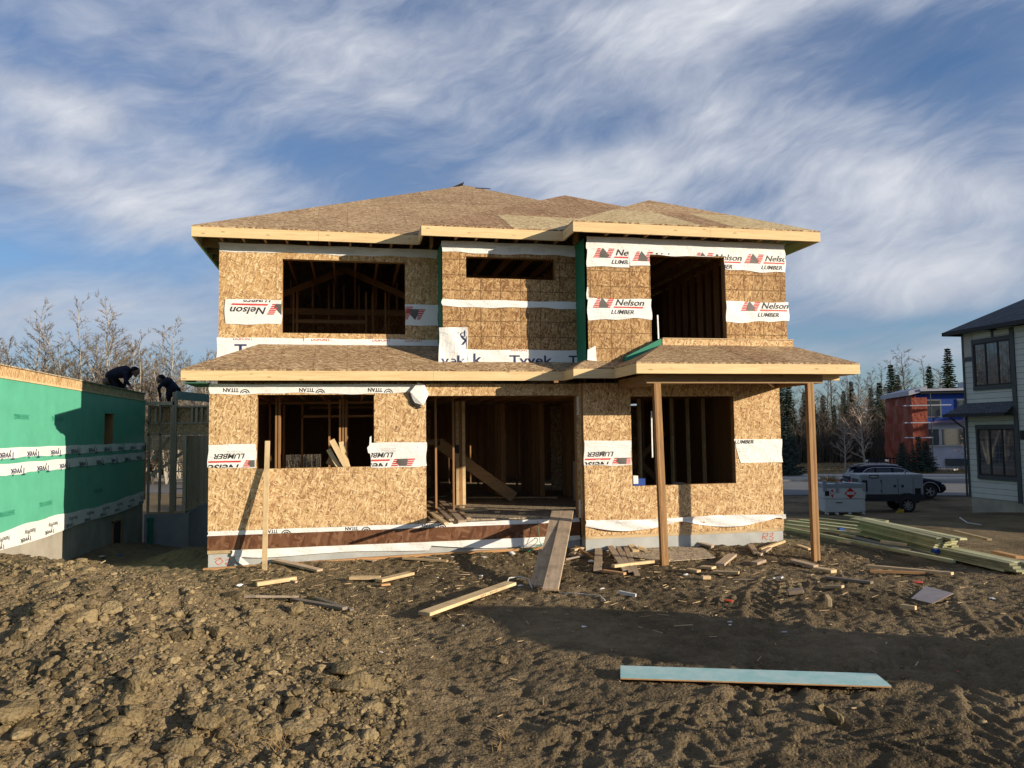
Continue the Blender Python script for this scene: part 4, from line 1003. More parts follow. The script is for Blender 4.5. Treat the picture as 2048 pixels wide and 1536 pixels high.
mb = MB(); mb.box(GX-.34, GX-.31, 4.5, 6.0, 1.0, 2.5); mb.build('window_backing', M['osb_side'], G)
mb = MB(); mb.box(GX-9, GX-.16, 8.3, 8.42, -.16, 2.66); mb.box(GX-9, GX-.16, -7, -6.88, -.16, 2.66); mb.box(GX-9, GX-8.9, -6.9, 8.3, -3, 2.66); mb.build('end_wall', M['green_sheet'], G)
plG = Plane2((GX+.004, 0, 0), (0, 1, 0), (0, 0, 1), (1, 0, 0), lambda u, v: .006+.004*math.sin(u*6+v*5)+.002*math.sin(u*17+v*23))
cloth(G, plG, -7, 8.5, 1.33, 1.505, M['wrap'], seed=41, nu=160, edge=.008); cloth(G, plG, -7, 8.5, 1.05, 1.24, M['wrap'], seed=42, nu=160, edge=.012)
cloth(G, plG, -7, 8.5, -.19, .14, M['wrap'], seed=43, nu=160, low=lambda u: -.19-.02*math.sin(u*1.3), high=lambda u: .12+.03*math.sin(u*.9+.4)+.012*math.sin(u*4))
for k in range(13):
    u = -5.06+k*1.17*.94+.06
    words(G, plG, 'Tyvek', u-.05, 1.345, .13, M['ink_navy'], .60, True, bold=True)
for k in range(12): words(G, plG, 'Tyvek', -5.2+k*1.12+.52, 1.06, .135, M['ink_navy'], .60, True, bold=True)
for k in range(13): words(G, plG, 'HomeWrap', -5.05+k*1.10, -.03, .09, M['ink_black'], .48, True)
for k in range(13): words(G, plG, 'Tyvek', -5.25+k*1.10, -.16, .10, M['ink_black'], .52, True, (-7, 8.5, -.178, .5), bold=True)
# faint factory print on the green sheets
M['ink_green'] = mat_flat('ink_green', (0.02, 0.25, 0.15), .6)
for u, v in ((-.1, 2.0), (1.6, 2.0), (1.1, .38), (-.6, .36), (4.2, .4)): words(G, plG, 'SHEATHING', u, v, .09, M['ink_green'], .6, True)
mb = MB(); mb.tube([(GX+.25, 8.2, -1.7), (GX+.25, 8.2, -.62)], .07, 12); mb.lathe([(.085, 0), (.085, .1), (.05, .12)], (GX+.25, 8.2, -.66)); mb.build('drain_pipe', M['green_dark'], G, label='upright teal drain pipe with a cap')
# open framing beyond its far corner
FX0, FX1, FY = -3.1, -2.08, 8.6
mb = MB(); mb.box(FX0-.05, -1.98, FY-.02, FY+.2, -3.0, -.50); mb.box(-2.16, -1.98, FY+.2, 15.5, -3.0, -.46); mb.build('foundation', mat_flat('concrete_blue', (.33, .34, .34), .9, .1, .15, 2), G)
mb = MB(); mb.box(FX0, FX1, FY, FY+.09, -.498, -.45); mb.build('sill_plate', M['spf'], G)
M['stud_pale'] = mat_wood('stud_pale', (0.62, 0.50, 0.35), (0.38, 0.29, 0.19), axis='Z')
for x, w, z1 in ((FX0, .05, 2.58), (-2.80, .045, 2.58), (-2.16, .09, 1.70)):
    mb = MB(); mb.box(x, x+w, FY, FY+.12, -.45, z1); mb.build('garage_stud', M['stud_pale'], G)
for dx in (0, .055, .11):
    mb = MB(); mb.box(-2.50+dx, -2.50+dx+.05, FY-.01-.02*(dx > .05), FY+.13, -.45, 2.93-(.25 if dx == 0 else 0)); mb.build('garage_post', M['stud_pale'], G)
for i in range(16):
    y = FY+.15+i*.28; mb = MB(); mb.box(-2.15, -2.03, y, y+.04, -.41, 1.68); mb.build('garage_stud', M['stud_pale'], G)
mb = MB(); mb.box(-2.16, -2.02, FY+.1, 13.6, -.455, -.415); mb.build('sill_plate', M['spf'], G)
mb = MB(); mb.box(FX0, -1.30, FY+.0, FY+.1, 1.702, 1.76); mb.build('top_plate', M['stud_pale'], G)
mb = MB(); mb.box(FX0, -1.30, FY+.02, FY+.07, 1.762, 2.02); mb.build('garage_header', M['osb_plain'], G)
mb = MB(); mb.box(FX0, -1.30, FY-.0, FY+.1, 2.022, 2.07); mb.build('top_plate', M['stud_pale'], G)
for x in (-2.95, -1.98, -1.86, -1.72, -1.55, -1.38):
    mb = MB(); mb.box(x, x+.06, FY+.12, FY+.2, 2.07, 2.5); mb.build('garage_stud', M['stud_pale'], G)
mb = MB(); mb.box(FX0, -1.30, FY+.24, FY+.26, 2.05, 2.50); mb.build('sheathing_panel', M['osb_plain'], G)
mb = MB(); mb.box(FX0, -1.30, FY+.1, FY+.26, 2.502, 2.55); mb.build('top_plate', M['stud_pale'], G)
mb = MB(); mb.box(FX0-.2, -2.4, FY-.03, FY+.1, 2.56, 2.66); mb.build('top_plate', M['stud_pale'], G)
mb = MB(); mb.bar((FX0+.05, FY+.4, 1.0), (-2.6, FY+.4, 1.65), .04, .09); mb.build('brace', M['stud_pale'], G)
mb = MB(); mb.bar((FX0, FY+.5, .55), (-2.2, FY+.5, 1.25), .04, .09); mb.build('brace', M['stud_pale'], G)
mb = MB(); mb.bar((-2.35, FY-.02, 2.84), (-1.78, FY+2.2, 2.84), .04, .24); mb.build('rim_joist', mat_flat('grey_sheet', (.33, .37, .38), .7), G, label='grey rim joist sticking out behind the tall post')
mb = MB(); mb.bar((-2.1, FY+.6, 2.2), (-2.0, FY+.6, 2.5), .03, .03); mb.build('brace', M['stud_pale'], G)
# far wall of that part
for i in range(7):
    mb = MB(); mb.box(-5.5+i*.5, -5.45+i*.5, 14, 14.1, -.5, 1.5); mb.build('garage_stud', M['stud'], G)
mb = MB(); mb.box(-5.6, -2.2, 14, 14.1, 1.2, 1.7); mb.build('garage_header', M['osb_plain'], G)
L_ = thing('ladder', 'aluminium ladder standing in the open framing behind the tall timber post', 'ladder', (-2.45, 9.6, -.5))
for x in (-2.62, -2.30):
    mb = MB(); mb.bar((x, 9.3, -.5), (x, 9.9, 1.9), .03, .06); mb.build('rail', M['steel'], L_)
for i in range(9):
    t = (i+.5)/9.5; mb = MB(); mb.bar((-2.6, 9.3+.6*t, -.5+2.4*t), (-2.32, 9.3+.6*t, -.5+2.4*t), .03, .03); mb.build('rung', M['steel'], L_)

# ------------------------------------------------------------------ finished house on the right
R = thing('finished_house', 'finished two-storey house with pale horizontal siding, dark trim and dark shingled roof', 'house', (23.7, 6.0, -1.6))
def mat_siding():
    m_, g, b = new_mat('siding', .6, .3); co = objco(g); z = g.sep(co)[2]
    fr = g.math('FRACT', g.math('DIVIDE', z, 0.19)); n = g.noise(co, 2.0, 5)
    c = g.mix(g.maprange(n, .3, .7), (0.52, 0.54, 0.52), (0.58, 0.60, 0.57)); c = g.mix(g.math('LESS_THAN', fr, 0.07), c, (0.13, 0.13, 0.13))
    g.l.new(c, b.inputs['Base Color']); bump(g, b, fr, .5, .02); return m_
M['siding'] = mat_siding(); M['trim'] = mat_flat('trim', (0.055, 0.065, 0.068), .5); M['shake'] = mat_flat('panel', (0.42, 0.40, 0.36), .7)
def mat_shingle():
    m_, g, b = new_mat('shingles', .85, .2); co = objco(g); x, y, z = g.sep(co)[0:3]
    br = g.node('ShaderNodeTexBrick'); g.inp(br.inputs['Vector'], g.comb(g.math('ADD', x, y), g.math('MULTIPLY', z, 2.2), 0)); br.inputs['Scale'].default_value = 3.0
    br.inputs['Color1'].default_value = (.075, .085, .10, 1); br.inputs['Color2'].default_value = (.12, .13, .15, 1); br.inputs['Mortar'].default_value = (.03, .03, .035, 1); br.inputs['Mortar Size'].default_value = .03
    g.l.new(br.outputs[0], b.inputs['Base Color']); bump(g, b, br.outputs[1], .3, .01); return m_
M['shingles'] = mat_shingle()
def mat_glass(name, tint=(0.03, 0.035, 0.04), rough=0.05):
    m_, g, b = new_mat(name, rough, 0.9); g.l.new(g.mix(g.maprange(g.noise(objco(g), 1.1, 4), .35, .65), tint, tuple(x*1.8 for x in tint)), b.inputs['Base Color']); b.inputs['Coat Weight'].default_value = .5; return m_
M['glass'] = mat_glass('glass')
RX = 23.7
mb = MB(); mb.box(RX, RX+9, 6.30, 8.46, -.80, 4.92); mb.build('wall', M['siding'], R)
mb = MB(); mb.box(RX-.16, RX+9, -1.5, 6.26, -.84, 4.85); mb.build('wall', M['siding'], R, label='nearer pale siding wall that steps forward')
mb = MB(); mb.box(RX+.02, RX+8.9, 6.32, 8.42, -3, -.805); mb.box(RX-.13, RX+8.9, -1.45, 6.2, -3, -.845); mb.build('foundation', M['concrete_warm'], R)
def trimbox(*a, name='trim_board'): mb = MB(); mb.box(*a); return mb.build(name, M['trim'], R)
trimbox(RX-.03, RX-.003, 8.40, 8.48, -.8, 4.9); trimbox(RX-.20, RX-.163, 6.12, 6.28, -.84, 4.85); trimbox(RX-.03, RX-.003, 8.0, 8.4, 3.93, 4.07); trimbox(RX-.028, RX-.003, 7.10, 7.19, 4.6, 4.9); trimbox(RX+.0, RX+.1, 8.462, 8.49, -.8, 4.9)
mb = MB(); mb.box(RX-.012, RX-.002, 8.0, 8.4, 4.07, 4.88); mb.build('smooth_panel', M['shake'], R)
M['pane'] = mat_glass('pane', (0.03, 0.04, 0.055), .02); M['bar_grey'] = mat_flat('bar_grey', (.16, .17, .18), .4)
for (z0, z1, ya, yb_) in ((3.02, 4.50, 6.42, 7.95), (-.02, 1.56, 6.42, 7.96)):
    w = MB()
    for a in ((ya-.02, yb_+.08, z1, z1+.14), (ya-.02, yb_+.08, z0-.14, z0), (yb_, yb_+.07, z0, z1), (ya-.05, ya, z0, z1)): w.box(RX-.05, RX-.003, *a)
    wd = w.build('window', M['trim'], R)
    fr = MB(); wd_ = (yb_-ya)/3
    for k in range(4): fr.box(RX-.04, RX-.004, ya+k*wd_-.03+(.03 if k == 0 else 0)-(.03 if k == 3 else 0), ya+k*wd_+.03+(.03 if k == 0 else 0)-(.03 if k == 3 else 0), z0, z1)
    fr.box(RX-.038, RX-.004, ya, yb_, z0, z0+.05); fr.box(RX-.038, RX-.004, ya, yb_, z1-.05, z1); fr.build('frame', M['black'], wd)
    for k in range(3):
        p = MB(); p.box(RX-.022, RX-.012, ya+k*wd_+.03, ya+(k+1)*wd_-.03, z0+.05, z1-.05); p.build('pane', M['pane'], wd)
    gr = MB()
    for k in range(3):
        c = ya+(k+.5)*wd_
        for dx in (-.1, .1): gr.box(RX-.026, RX-.023, c+dx-.006, c+dx+.006, z0+.05, z1-.05)
        for j in range(5): z = z0+.05+(z1-z0-.1)*(j+1)/6; gr.box(RX-.0265, RX-.0235, c-wd_/2+.03, c+wd_/2-.03, z-.006, z+.006)
    gr.build('glazing_bar', M['bar_grey'], wd)
def hip(x0, x1, y0, y1, ze, pitch, th=.12):
    t = min(x1-x0, y1-y0)/2; zt_ = ze+pitch*t
    if x1-x0 > y1-y0: a, b = (x0+t, (y0+y1)/2, zt_), (x1-t, (y0+y1)/2, zt_); F = [[(x0, y0, ze), (x1, y0, ze), b, a], [(x1, y1, ze), (x0, y1, ze), a, b], [(x0, y1, ze), (x0, y0, ze), a], [(x1, y0, ze), (x1, y1, ze), b]]
    else: a, b = ((x0+x1)/2, y0+t, zt_), ((x0+x1)/2, y1-t, zt_); F = [[(x0, y0, ze), (x1, y0, ze), a], [(x1, y0, ze), (x1, y1, ze), b, a], [(x1, y1, ze), (x0, y1, ze), b], [(x0, y1, ze), (x0, y0, ze), a, b]]
    return F
slab(R, 'roof', M['shingles'], hip(RX-.38, RX+9.5, -2.1, 8.88, 5.02, .55), .03)
slab(R, 'roof', M['shingles'], [[(RX-.58, 6.9, 4.98), (RX-.58, -2.1, 4.98), (RX+2.2, -2.1, 6.6), (RX+2.2, 3.9, 6.6)], [(RX+2.2, 3.9, 6.6), (RX+2.2, 5.0, 6.5), (RX-.58, 6.95, 4.98)]], .03)
mb = MB(); mb.box(RX-.42, RX-.34, 6.95, 8.90, 4.88, 5.01); mb.box(RX-.42, RX+9, 8.86, 8.93, 4.88, 5.01); mb.box(RX-.64, RX-.56, -2.1, 6.95, 4.84, 4.97); mb.box(RX-.56, RX-.1, 6.88, 6.95, 4.84, 4.97); mb.build('gutter', M['black'], R)
mb = MB(); mb.box(RX-.35, RX+.0, 6.3, 8.86, 4.93, 4.95); mb.box(RX-.56, RX-.16, -2.1, 6.87, 4.88, 4.90); mb.build('soffit', M['trim'], R)
slab(R, 'roof', M['shingles'], [[(RX-.48, 8.9, 2.10), (RX-.48, 6.28, 2.10), (RX-.0, 6.28, 2.46), (RX-.0, 8.5, 2.46)], [(RX+.5, 8.9, 2.10), (RX-.48, 8.9, 2.10), (RX-.0, 8.5, 2.46), (RX+.5, 8.5, 2.46)]], .04, 'narrow dark skirt roof between the two windows')
mb = MB(); mb.box(RX-.54, RX-.47, 6.28, 8.95, 1.98, 2.09); mb.box(RX-.47, RX-.0, 6.28, 8.88, 1.99, 2.02); mb.build('gutter', M['black'], R)
mb = MB(); mb.tube([(RX-.45, 8.7, 1.98), (RX-.3, 8.6, 1.8), (RX-.06, 8.52, 1.6), (RX-.06, 8.52, -.8)], .035, 6); mb.build('downpipe', M['trim'], R)
mb = MB(); mb.box(RX-.42, RX-.2, 5.62, 5.85, 1.2, 1.5); mb.box(RX-.2, RX-.16, 5.68, 5.78, 1.1, 1.6); mb.build('wall_lantern', M['black'], R)
mb = MB(); mb.box(RX+1.5, RX+1.62, 6.7, 6.9, 5.9, 6.35); mb.build('roof_vent', M['trim'], R)

# ------------------------------------------------------------------ road and pavement (line d = 0.4 x + 0.915 y)
E1 = np.array([.9162, -.4008]); E2 = np.array([.4008, .9162])
def rd(t, d): p = E1*t+E2*d; return p[0], p[1]
ROADZ = -2.55
def strip_mesh(name, d0, d1, z, mat, h=.3, t0=-400, t1=400):
    mb = MB(); n = 40
    for i in range(n):
        a, b = t0+(t1-t0)*i/n, t0+(t1-t0)*(i+1)/n; P = [(*rd(a, d0), z), (*rd(b, d0), z), (*rd(b, d1), z), (*rd(a, d1), z)]
        mb.prism(P, (0, 0, -h))
    o = mb.build(name, mat); tag(o, kind='structure'); return o
M['asphalt'] = mat_flat('asphalt', (.17, .165, .16), .9, .15, .18, .6, bmp=.003); M['pavement'] = mat_flat('pavement', (.42, .39, .34), .9, .15, .12, .7)
strip_mesh('road', 33.2, 45, -2.04, M['asphalt']); strip_mesh('kerb', 45, 45.3, -1.92, M['pavement']); strip_mesh('pavement', 46.2, 48.4, -1.94, M['pavement']); strip_mesh('pavement', 49.6, 52.0, -1.94, M['pavement'])
mb = MB(); q = [(1700, 905), (1720, 914), (1690, 927), (1648, 934)]
mb = MB(); P_ = [np.array([*rd(30, 60)]), np.array([*rd(36, 68)]), np.array([*rd(46, 74)]), np.array([*rd(60, 76)])]
for a, b in zip(P_[:-1], P_[1:]):
    d = (b-a)/np.linalg.norm(b-a); n = np.array([-d[1], d[0]])*1.3; mb.prism([(*(a-n), -1.97), (*(b-n), -1.97), (*(b+n), -1.97), (*(a+n), -1.97)], (0, 0, -.3))
tag(mb.build('path', M['pavement']), kind='structure')

# ------------------------------------------------------------------ tarped house across the road
def at_depth(px, py, dep): return CAM+ray(px, py)*dep
K = at_depth(1835, 920, 68); KZ = -2.05
B = thing('scaffolded_house', 'distant two-storey house wrapped in orange tarp and blue sheeting behind scaffold boards', 'house', (K[0], K[1], KZ))
def kp(a, d, z): return (K[0]+E1[0]*a+E2[0]*d, K[1]+E1[1]*a+E2[1]*d, KZ+z)
def kbox(mb, a0, a1, d0, d1, z0, z1):
    mb.prism([kp(a0, d0, z0), kp(a1, d0, z0), kp(a1, d1, z0), kp(a0, d1, z0)], (0, 0, z1-z0)); return mb
M['tarp'] = mat_flat('orange_tarp', (.28, .065, .035), .6, .3, .25, .8, bmp=.12); M['blue'] = mat_flat('blue_sheet', (.012, .055, .28), .6, .3, .2, .6, bmp=.02); M['house_white'] = mat_flat('pale_sheet', (.45, .46, .52), .7, .2, .15, .7); M['roofing_pale'] = mat_flat('pale_roofing', (.42, .42, .46), .8, .2, .1, .6)
kbox(MB(), 0, 11, 0, 9, 4.1, 6.6).build('upper_wall', M['blue'], B); kbox(MB(), 0, 11, .05, 9, 0, 4.06).build('lower_wall', M['house_white'], B)
mb = MB(); n = 14
for i in range(n):
    for j in range(8):
        f = lambda i, j: kp(-.25-.18*math.sin(i*1.3+j*.8)-.1*math.sin(j*2.1-i), -.3+9.4*i/n, 6.5*j/8)
        mb.add([f(i, j), f(i+1, j), f(i+1, j+1), f(i, j+1)], [(0, 3, 2, 1)])
mb.cur = 0; kbox(mb, -.1, -.02, -.3, 9.1, 0, 6.5); mb.build('tarp', M['tarp'], B, smooth=True, label='creased orange tarp hung over the end wall')
kbox(MB(), -.35, .9, -.32, -.05, .2, 6.3).build('tarp', M['tarp'], B)
mb = MB(); mb.prism([kp(-.6, -.5, 6.5), kp(.9, -.5, 6.9), kp(.9, 9, 6.9), kp(-.6, 9, 6.5)], (0, 0, .4)); mb.build('roof_cover', M['roofing_pale'], B)
kbox(MB(), .3, 11.5, -.6, 9.5, 6.85, 7.05).build('roof', M['roofing_pale'], B); kbox(MB(), .3, 11.5, -.5, 9, 6.62, 6.84).build('soffit', M['black'], B); kbox(MB(), 6.5, 11.5, .5, 9, 7.05, 8.0).build('roof_tower', M['roofing_pale'], B)
for a0, a1, z0, z1 in ((.5, 2.0, 4.65, 6.0), (3.5, 5.0, 4.65, 6.0), (6.6, 8.2, 4.65, 5.8), (.2, 1.8, 2.1, 3.5), (2.05, 3.9, 2.1, 3.5), (4.2, 6.5, 2.1, 3.5)):
    w = kbox(MB(), a0-.12, a1+.12, -.06, .04, z0-.12, z1+.12).build('window', M['wrap_grey'] if z0 < 3 else M['bar_grey'], B); kbox(MB(), a0, a1, -.09, -.065, z0, z1).build('pane', M['glass'], w)
for z, z_e in ((5.55, 2.6), (4.05, 1.0), (2.75, 1.0)): kbox(MB(), -1.2, z_e, -1.2, -.7, z, z+.08).build('scaffold_board', M['house_white'], B)
for a in (0.8, 4.4, 8.2): mb = MB(); mb.tube([kp(a, -1.6, 0), kp(a, -1.6, 6.6)], .04, 6); mb.build('scaffold_pole', M['trim'], B)
mb = MB(); mb.prism([kp(1.2, -.5, 4.0), kp(10, -.5, 4.05), kp(10, 0, 4.35), kp(1.6, 0, 4.2)], (0, 0, .08)); mb.build('skirt_roof', mat_flat('underlay', (.2, .15, .2), .7), B)
kbox(MB(), 2.2, 11, -.14, -.08, .3, .9).build('dark_band', M['trim'], B)
fe = thing('garden_fence', 'dark picket fence in front of the orange and blue tarped house', 'fence', tuple(kp(5, -3, 0)))
for a, b in ((-5, -.5), (4.5, 11)):
    mb = MB()
    for i in range(int((b-a)/.25)): kbox(mb, a+i*.25, a+i*.25+.06, -3, -2.95, 0, 1.2)
    kbox(mb, a, b, -2.96, -2.92, 1.0, 1.08); mb.build('panel', M['black'], fe)

# ------------------------------------------------------------------ trees
def bark(name, c, c2): return mat_flat(name, c, .9, .1, .3, 1.5) if c2 is None else mat_mix(name, c, c2)
def mat_mix(name, c1, c2):
    m_, g, b = new_mat(name, .9, .1); n = g.noise(g.mapping(objco(g), scale=(2, 2, .7)), 2, 5, .7); g.l.new(g.mix(g.maprange(n, .4, .62), c1, c2), b.inputs['Base Color']); return m_
M['bark_pale'] = mat_mix('bark_pale', (.40, .37, .31), (.19, .165, .13)); M['twig'] = mat_mix('twig', (.14, .11, .08), (.22, .18, .135)); M['twig_dark'] = mat_mix('twig_dark', (.085, .07, .055), (.16, .13, .10)); M['twig_red'] = mat_mix('twig_pale', (.30, .22, .17), (.42, .33, .27))
M['needle'] = mat_mix('needle', (.016, .028, .013), (.045, .062, .028)); M['needle_blue'] = mat_mix('needle_blue', (.035, .055, .045), (.075, .095, .075))
def bare_tree(name, h, seed, barkm, twigm, spread=.42, dens=1.0, base=.25, tr=.012, lean=.0, tops=1):
    r = random.Random(seed); tm_ = MB(); cm = MB()
    def wob(a, b, n, amt):
        P = [a+(b-a)*i/n for i in range(n+1)]
        for i in range(1, n+1): P[i] = P[i]+np.array([r.gauss(0, amt), r.gauss(0, amt), r.gauss(0, amt*.5)])*(i/n)
        return P
    for k in range(tops):
        tip = np.array([r.gauss(0, h*.05)+lean*h+(k*.16*h*math.cos(k*2.3+seed) if k else 0), r.gauss(0, h*.05)+(k*.16*h*math.sin(k*2.3+seed) if k else 0), h*(1 if k == 0 else r.uniform(.7, .95))])
        T = wob(np.zeros(3), tip, 9, h*.008); R0 = h*tr*(1 if k == 0 else .8)
        tm_.tube(T, [R0*(1-i/9.6)+.012 for i in range(10)], 6)
        nb = int(34*dens/tops+4)
        for i in range(nb):
            t = base+(1-base)*((i+.5)/nb)**.85; j = min(8, int(t*9)); p = T[j]+(T[j+1]-T[j])*(t*9-j)
            a = r.random()*6.283; L = h*spread*(1-t*.75)*r.uniform(.45, 1.0)*(.75 if t < base+.08 else 1); up = r.uniform(.55, 1.25)
            q = p+np.array([math.cos(a), math.sin(a), up])*L/math.hypot(1, up); Bp = wob(p, q, 5, L*.05); rb = R0*(1-t)*.38+.014
            cm.tube(Bp, [rb*(1-.15*s) for s in range(6)], 3, cap=False)
            for s in range(int(5+L*2.2)):
                tt = r.uniform(.25, 1); jj = min(4, int(tt*5)); pp = Bp[jj]+(Bp[jj+1]-Bp[jj])*(tt*5-jj)
                d = np.array([math.cos(a)+r.gauss(0, .6), math.sin(a)+r.gauss(0, .6), up+r.gauss(0, .4)]); d /= np.linalg.norm(d); l2 = L*r.uniform(.2, .45)
                Q = wob(pp, pp+d*l2, 3, l2*.07); cm.tube(Q, [.013, .011, .009, .006], 3, cap=False)
                for u_ in range(3):
                    t3 = r.uniform(.2, 1); j3 = min(2, int(t3*3)); p3 = Q[j3]+(Q[j3+1]-Q[j3])*(t3*3-j3); d3 = d+np.array([r.gauss(0, .6), r.gauss(0, .6), r.gauss(.15, .4)]); d3 /= np.linalg.norm(d3)
                    cm.tube([p3, p3+d3*l2*r.uniform(.3, .6)], [.009, .005], 3, cap=False)
    root = D.objects.new(name, None); COL.objects.link(root)
    t_ = tm_.build('trunk', barkm, None, True, world=False); t_.parent = root; c_ = cm.build('crown', twigm, None, False, world=False); c_.parent = root
    return root
def spruce(name, h, seed, mat, w=.2, droop=.25):
    r = random.Random(seed); tm_ = MB(); cm = MB(); tm_.tube([(0, 0, 0), (0, 0, h*.5), (0, 0, h)], [h*.014, h*.009, .01], 6)
    nl = int(h*4.2); vs = []; fs = []
    for i in range(nl):
        t = i/nl; z = h*(.05+.95*t); R_ = h*w*(1-t)**.85*r.uniform(.75, 1.12)+.06; nb = int(7+8*(1-t))
        for k in range(nb):
            a = 6.283*k/nb+r.uniform(-.3, .3)+i; R2 = R_*r.uniform(.65, 1.12); n = max(3, int(R2/.16))
            for s in range(n):
                tt = (s+.6)/n; rr = R2*tt; zz = z-droop*R2*tt**1.4+r.gauss(0, .03)+.1*R2*(tt > .8); wd = .13+.10*(1-tt)+.05*r.random(); c = np.array([rr*math.cos(a), rr*math.sin(a), zz]); o = np.array([math.cos(a), math.sin(a), -droop*.8]); sd = np.array([-math.sin(a), math.cos(a), 0])
                b0 = len(vs)
                for sgn in (-1, 1): vs.extend([c-o*.12, c+o*.16+sd*sgn*wd*1.2+np.array([0, 0, r.gauss(-.03, .04)]), c+o*.02+sd*sgn*wd*.4+np.array([0, 0, -.10-r.random()*.06])])
                fs.extend([(b0, b0+1, b0+2), (b0+3, b0+5, b0+4)])
    cm.add(vs, fs); root = D.objects.new(name, None); COL.objects.link(root)
    t_ = tm_.build('trunk', M['bark_pale'], None, world=False); t_.parent = root; c_ = cm.build('crown', mat, None, world=False); c_.parent = root; return root
ORD = ['', 'first', 'second', 'third', 'fourth', 'fifth', 'sixth', 'seventh', 'eighth', 'ninth', 'tenth', 'eleventh', 'twelfth', 'thirteenth', 'fourteenth', 'fifteenth', 'sixteenth', 'seventeenth', 'eighteenth', 'nineteenth', 'twentieth', 'twenty-first', 'twenty-second', 'twenty-third', 'twenty-fourth', 'twenty-fifth', 'twenty-sixth', 'twenty-seventh', 'twenty-eighth', 'twenty-ninth', 'thirtieth']
ORD += ['%d%s' % (n, {1: 'st', 2: 'nd', 3: 'rd'}.get(n % 10 if n % 100 not in (11, 12, 13) else 0, 'th')) for n in range(len(ORD), 80)]
def plant(protos, items, text, cat, group, rs):
    """items: (px of the foot, depth, height); labelled in order from the left"""
    r = random.Random(rs)
    for n, (px, dep, h) in enumerate(sorted(items), 1):
        p = CAM+ray(px, 865)*dep; z = TB(p[0], p[1]); src, h0 = protos[n % len(protos)]; h = h*(.92 if px < 500 else 1)
        o = copy_tree(src) if src.get('used') else src; src['used'] = 1
        if 'used' in o.keys() and o is not src: del o['used']
        o.location = (p[0], p[1], z-.05); s = h/h0; o.scale = (s*r.uniform(.9, 1.1), s*r.uniform(.9, 1.1), s); o.rotation_euler = (0, 0, r.random()*6.28)
        tag(o, text % ORD[n], cat, group)
rr = random.Random(5)
asp = [(bare_tree('aspen_tree', 14, 3, M['bark_pale'], M['twig'], .22, 2.6, .14, .007), 14), (bare_tree('aspen_tree', 14, 8, M['bark_pale'], M['twig'], .24, 3.0, .10, .006, tops=2), 14), (bare_tree('aspen_tree', 12, 12, M['bark_pale'], M['twig'], .28, 3.0, .12, .007, tops=3), 12)]
plant(asp, [(-60, 62, 13), (18, 58, 12.5), (58, 60, 15.3), (92, 66, 12), (128, 70, 12), (172, 58, 15.0), (205, 62, 13.0), (212, 59, 15.6), (262, 60, 14.6), (300, 70, 12), (333, 61, 13.8), (352, 58, 11.0), (378, 66, 12.2), (412, 63, 11.6), (455, 70, 12), (38, 64, 12.6), (75, 58, 13.4), (110, 63, 11.4), (150, 61, 13.0), (188, 66, 13.8), (238, 64, 13.2), (282, 60, 12.6), (318, 66, 12.8), (395, 60, 11.0), (-20, 60, 12)],
      'bare pale aspen behind the green house and the builders, %s from the left', 'tree', 'bare aspens along the left skyline', 1)
brd = [(bare_tree('bare_tree', 8, 21, M['twig_dark'], M['twig'], .34, 2.6, .10, .010, tops=2), 8), (bare_tree('bare_tree', 8, 26, M['bark_pale'], M['twig'], .34, 2.6, .06, .009, tops=3), 8)]
plant(brd, [(x+rr.uniform(-8, 8), 66+rr.uniform(-6, 10), rr.uniform(8, 12.5)) for x in range(-30, 450, 11)],
      'shorter twiggy tree low between the pale aspens, %s from the left', 'tree', 'low twiggy trees under the left skyline', 2)
br2 = [(bare_tree('deciduous_tree', 11, 31, M['twig_dark'], M['twig_dark'], .36, 1.3, .25, .012), 11), (bare_tree('deciduous_tree', 11, 37, M['twig_dark'], M['twig'], .34, 1.3, .2, .011, tops=2), 11)]
plant(br2, [(1548, 88, 9), (1588, 92, 8.5), (1618, 96, 10.2), (1655, 90, 10.2), (1668, 98, 11.5), (1700, 92, 10.6), (1716, 99, 10.8), (1742, 90, 10), (1765, 96, 11.4), (1788, 105, 13), (1812, 108, 14.2), (1856, 106, 13.2), (1880, 112, 12), (1640, 84, 7.5), (1730, 84, 7.2), (1600, 84, 7), (1680, 82, 7.2), (1775, 86, 8.4)],
      'dark leafless tree in the far wood on the right, %s from the left', 'tree', 'leafless trees of the right-hand wood', 3)
sp = [(spruce('spruce_tree', 12, 41, M['needle'], .17), 12), (spruce('spruce_tree', 12, 44, M['needle'], .20), 12)]
plant(sp, [(1566, 90, 10.0), (1580, 86, 9.6), (1610, 99, 8.6), (1648, 96, 8.0), (1690, 93, 8.4), (1706, 97, 9.8), (1745, 94, 8.8), (1762, 90, 9.2), (1787, 103, 12.4), (1800, 110, 11.5), (1864, 104, 12.2), (1903, 98, 14.0), (1630, 92, 6.8), (1670, 90, 6.6), (1722, 90, 6.4), (1778, 92, 7.6), (1552, 94, 9.0), (1532, 92, 9.5)],
      'dark green spruce rising out of the far wood, %s from the left', 'tree', 'spruces of the right-hand wood', 4)
bl = spruce('blue_spruce', 6, 51, M['needle_blue'], .27, .1); p = CAM+ray(1572, 865)*60; bl.location = (p[0], p[1], TB(p[0], p[1])); bl.scale = (.85, .85, .8); tag(bl, 'plump grey-green spruce beside the right edge of the unfinished house', 'tree')
bv = bare_tree('boulevard_tree', 6, 61, M['bark_pale'], M['twig_red'], .46, 1.1, .22, .013)
p = CAM+ray(1728, 865)*57; bv.location = (p[0], p[1], -2.02); bv.scale = (1, 1, 1.0); tag(bv, 'small pale leafless street tree with upswept branches, above the parked car', 'tree')
c = copy_tree(bv); p = CAM+ray(1938, 865)*50; c.location = (p[0], p[1], -2.02); c.rotation_euler = (0, 0, 2); c.scale = (.9, .9, .82); tag(c, 'pale leafless street tree beside the finished house corner', 'tree')
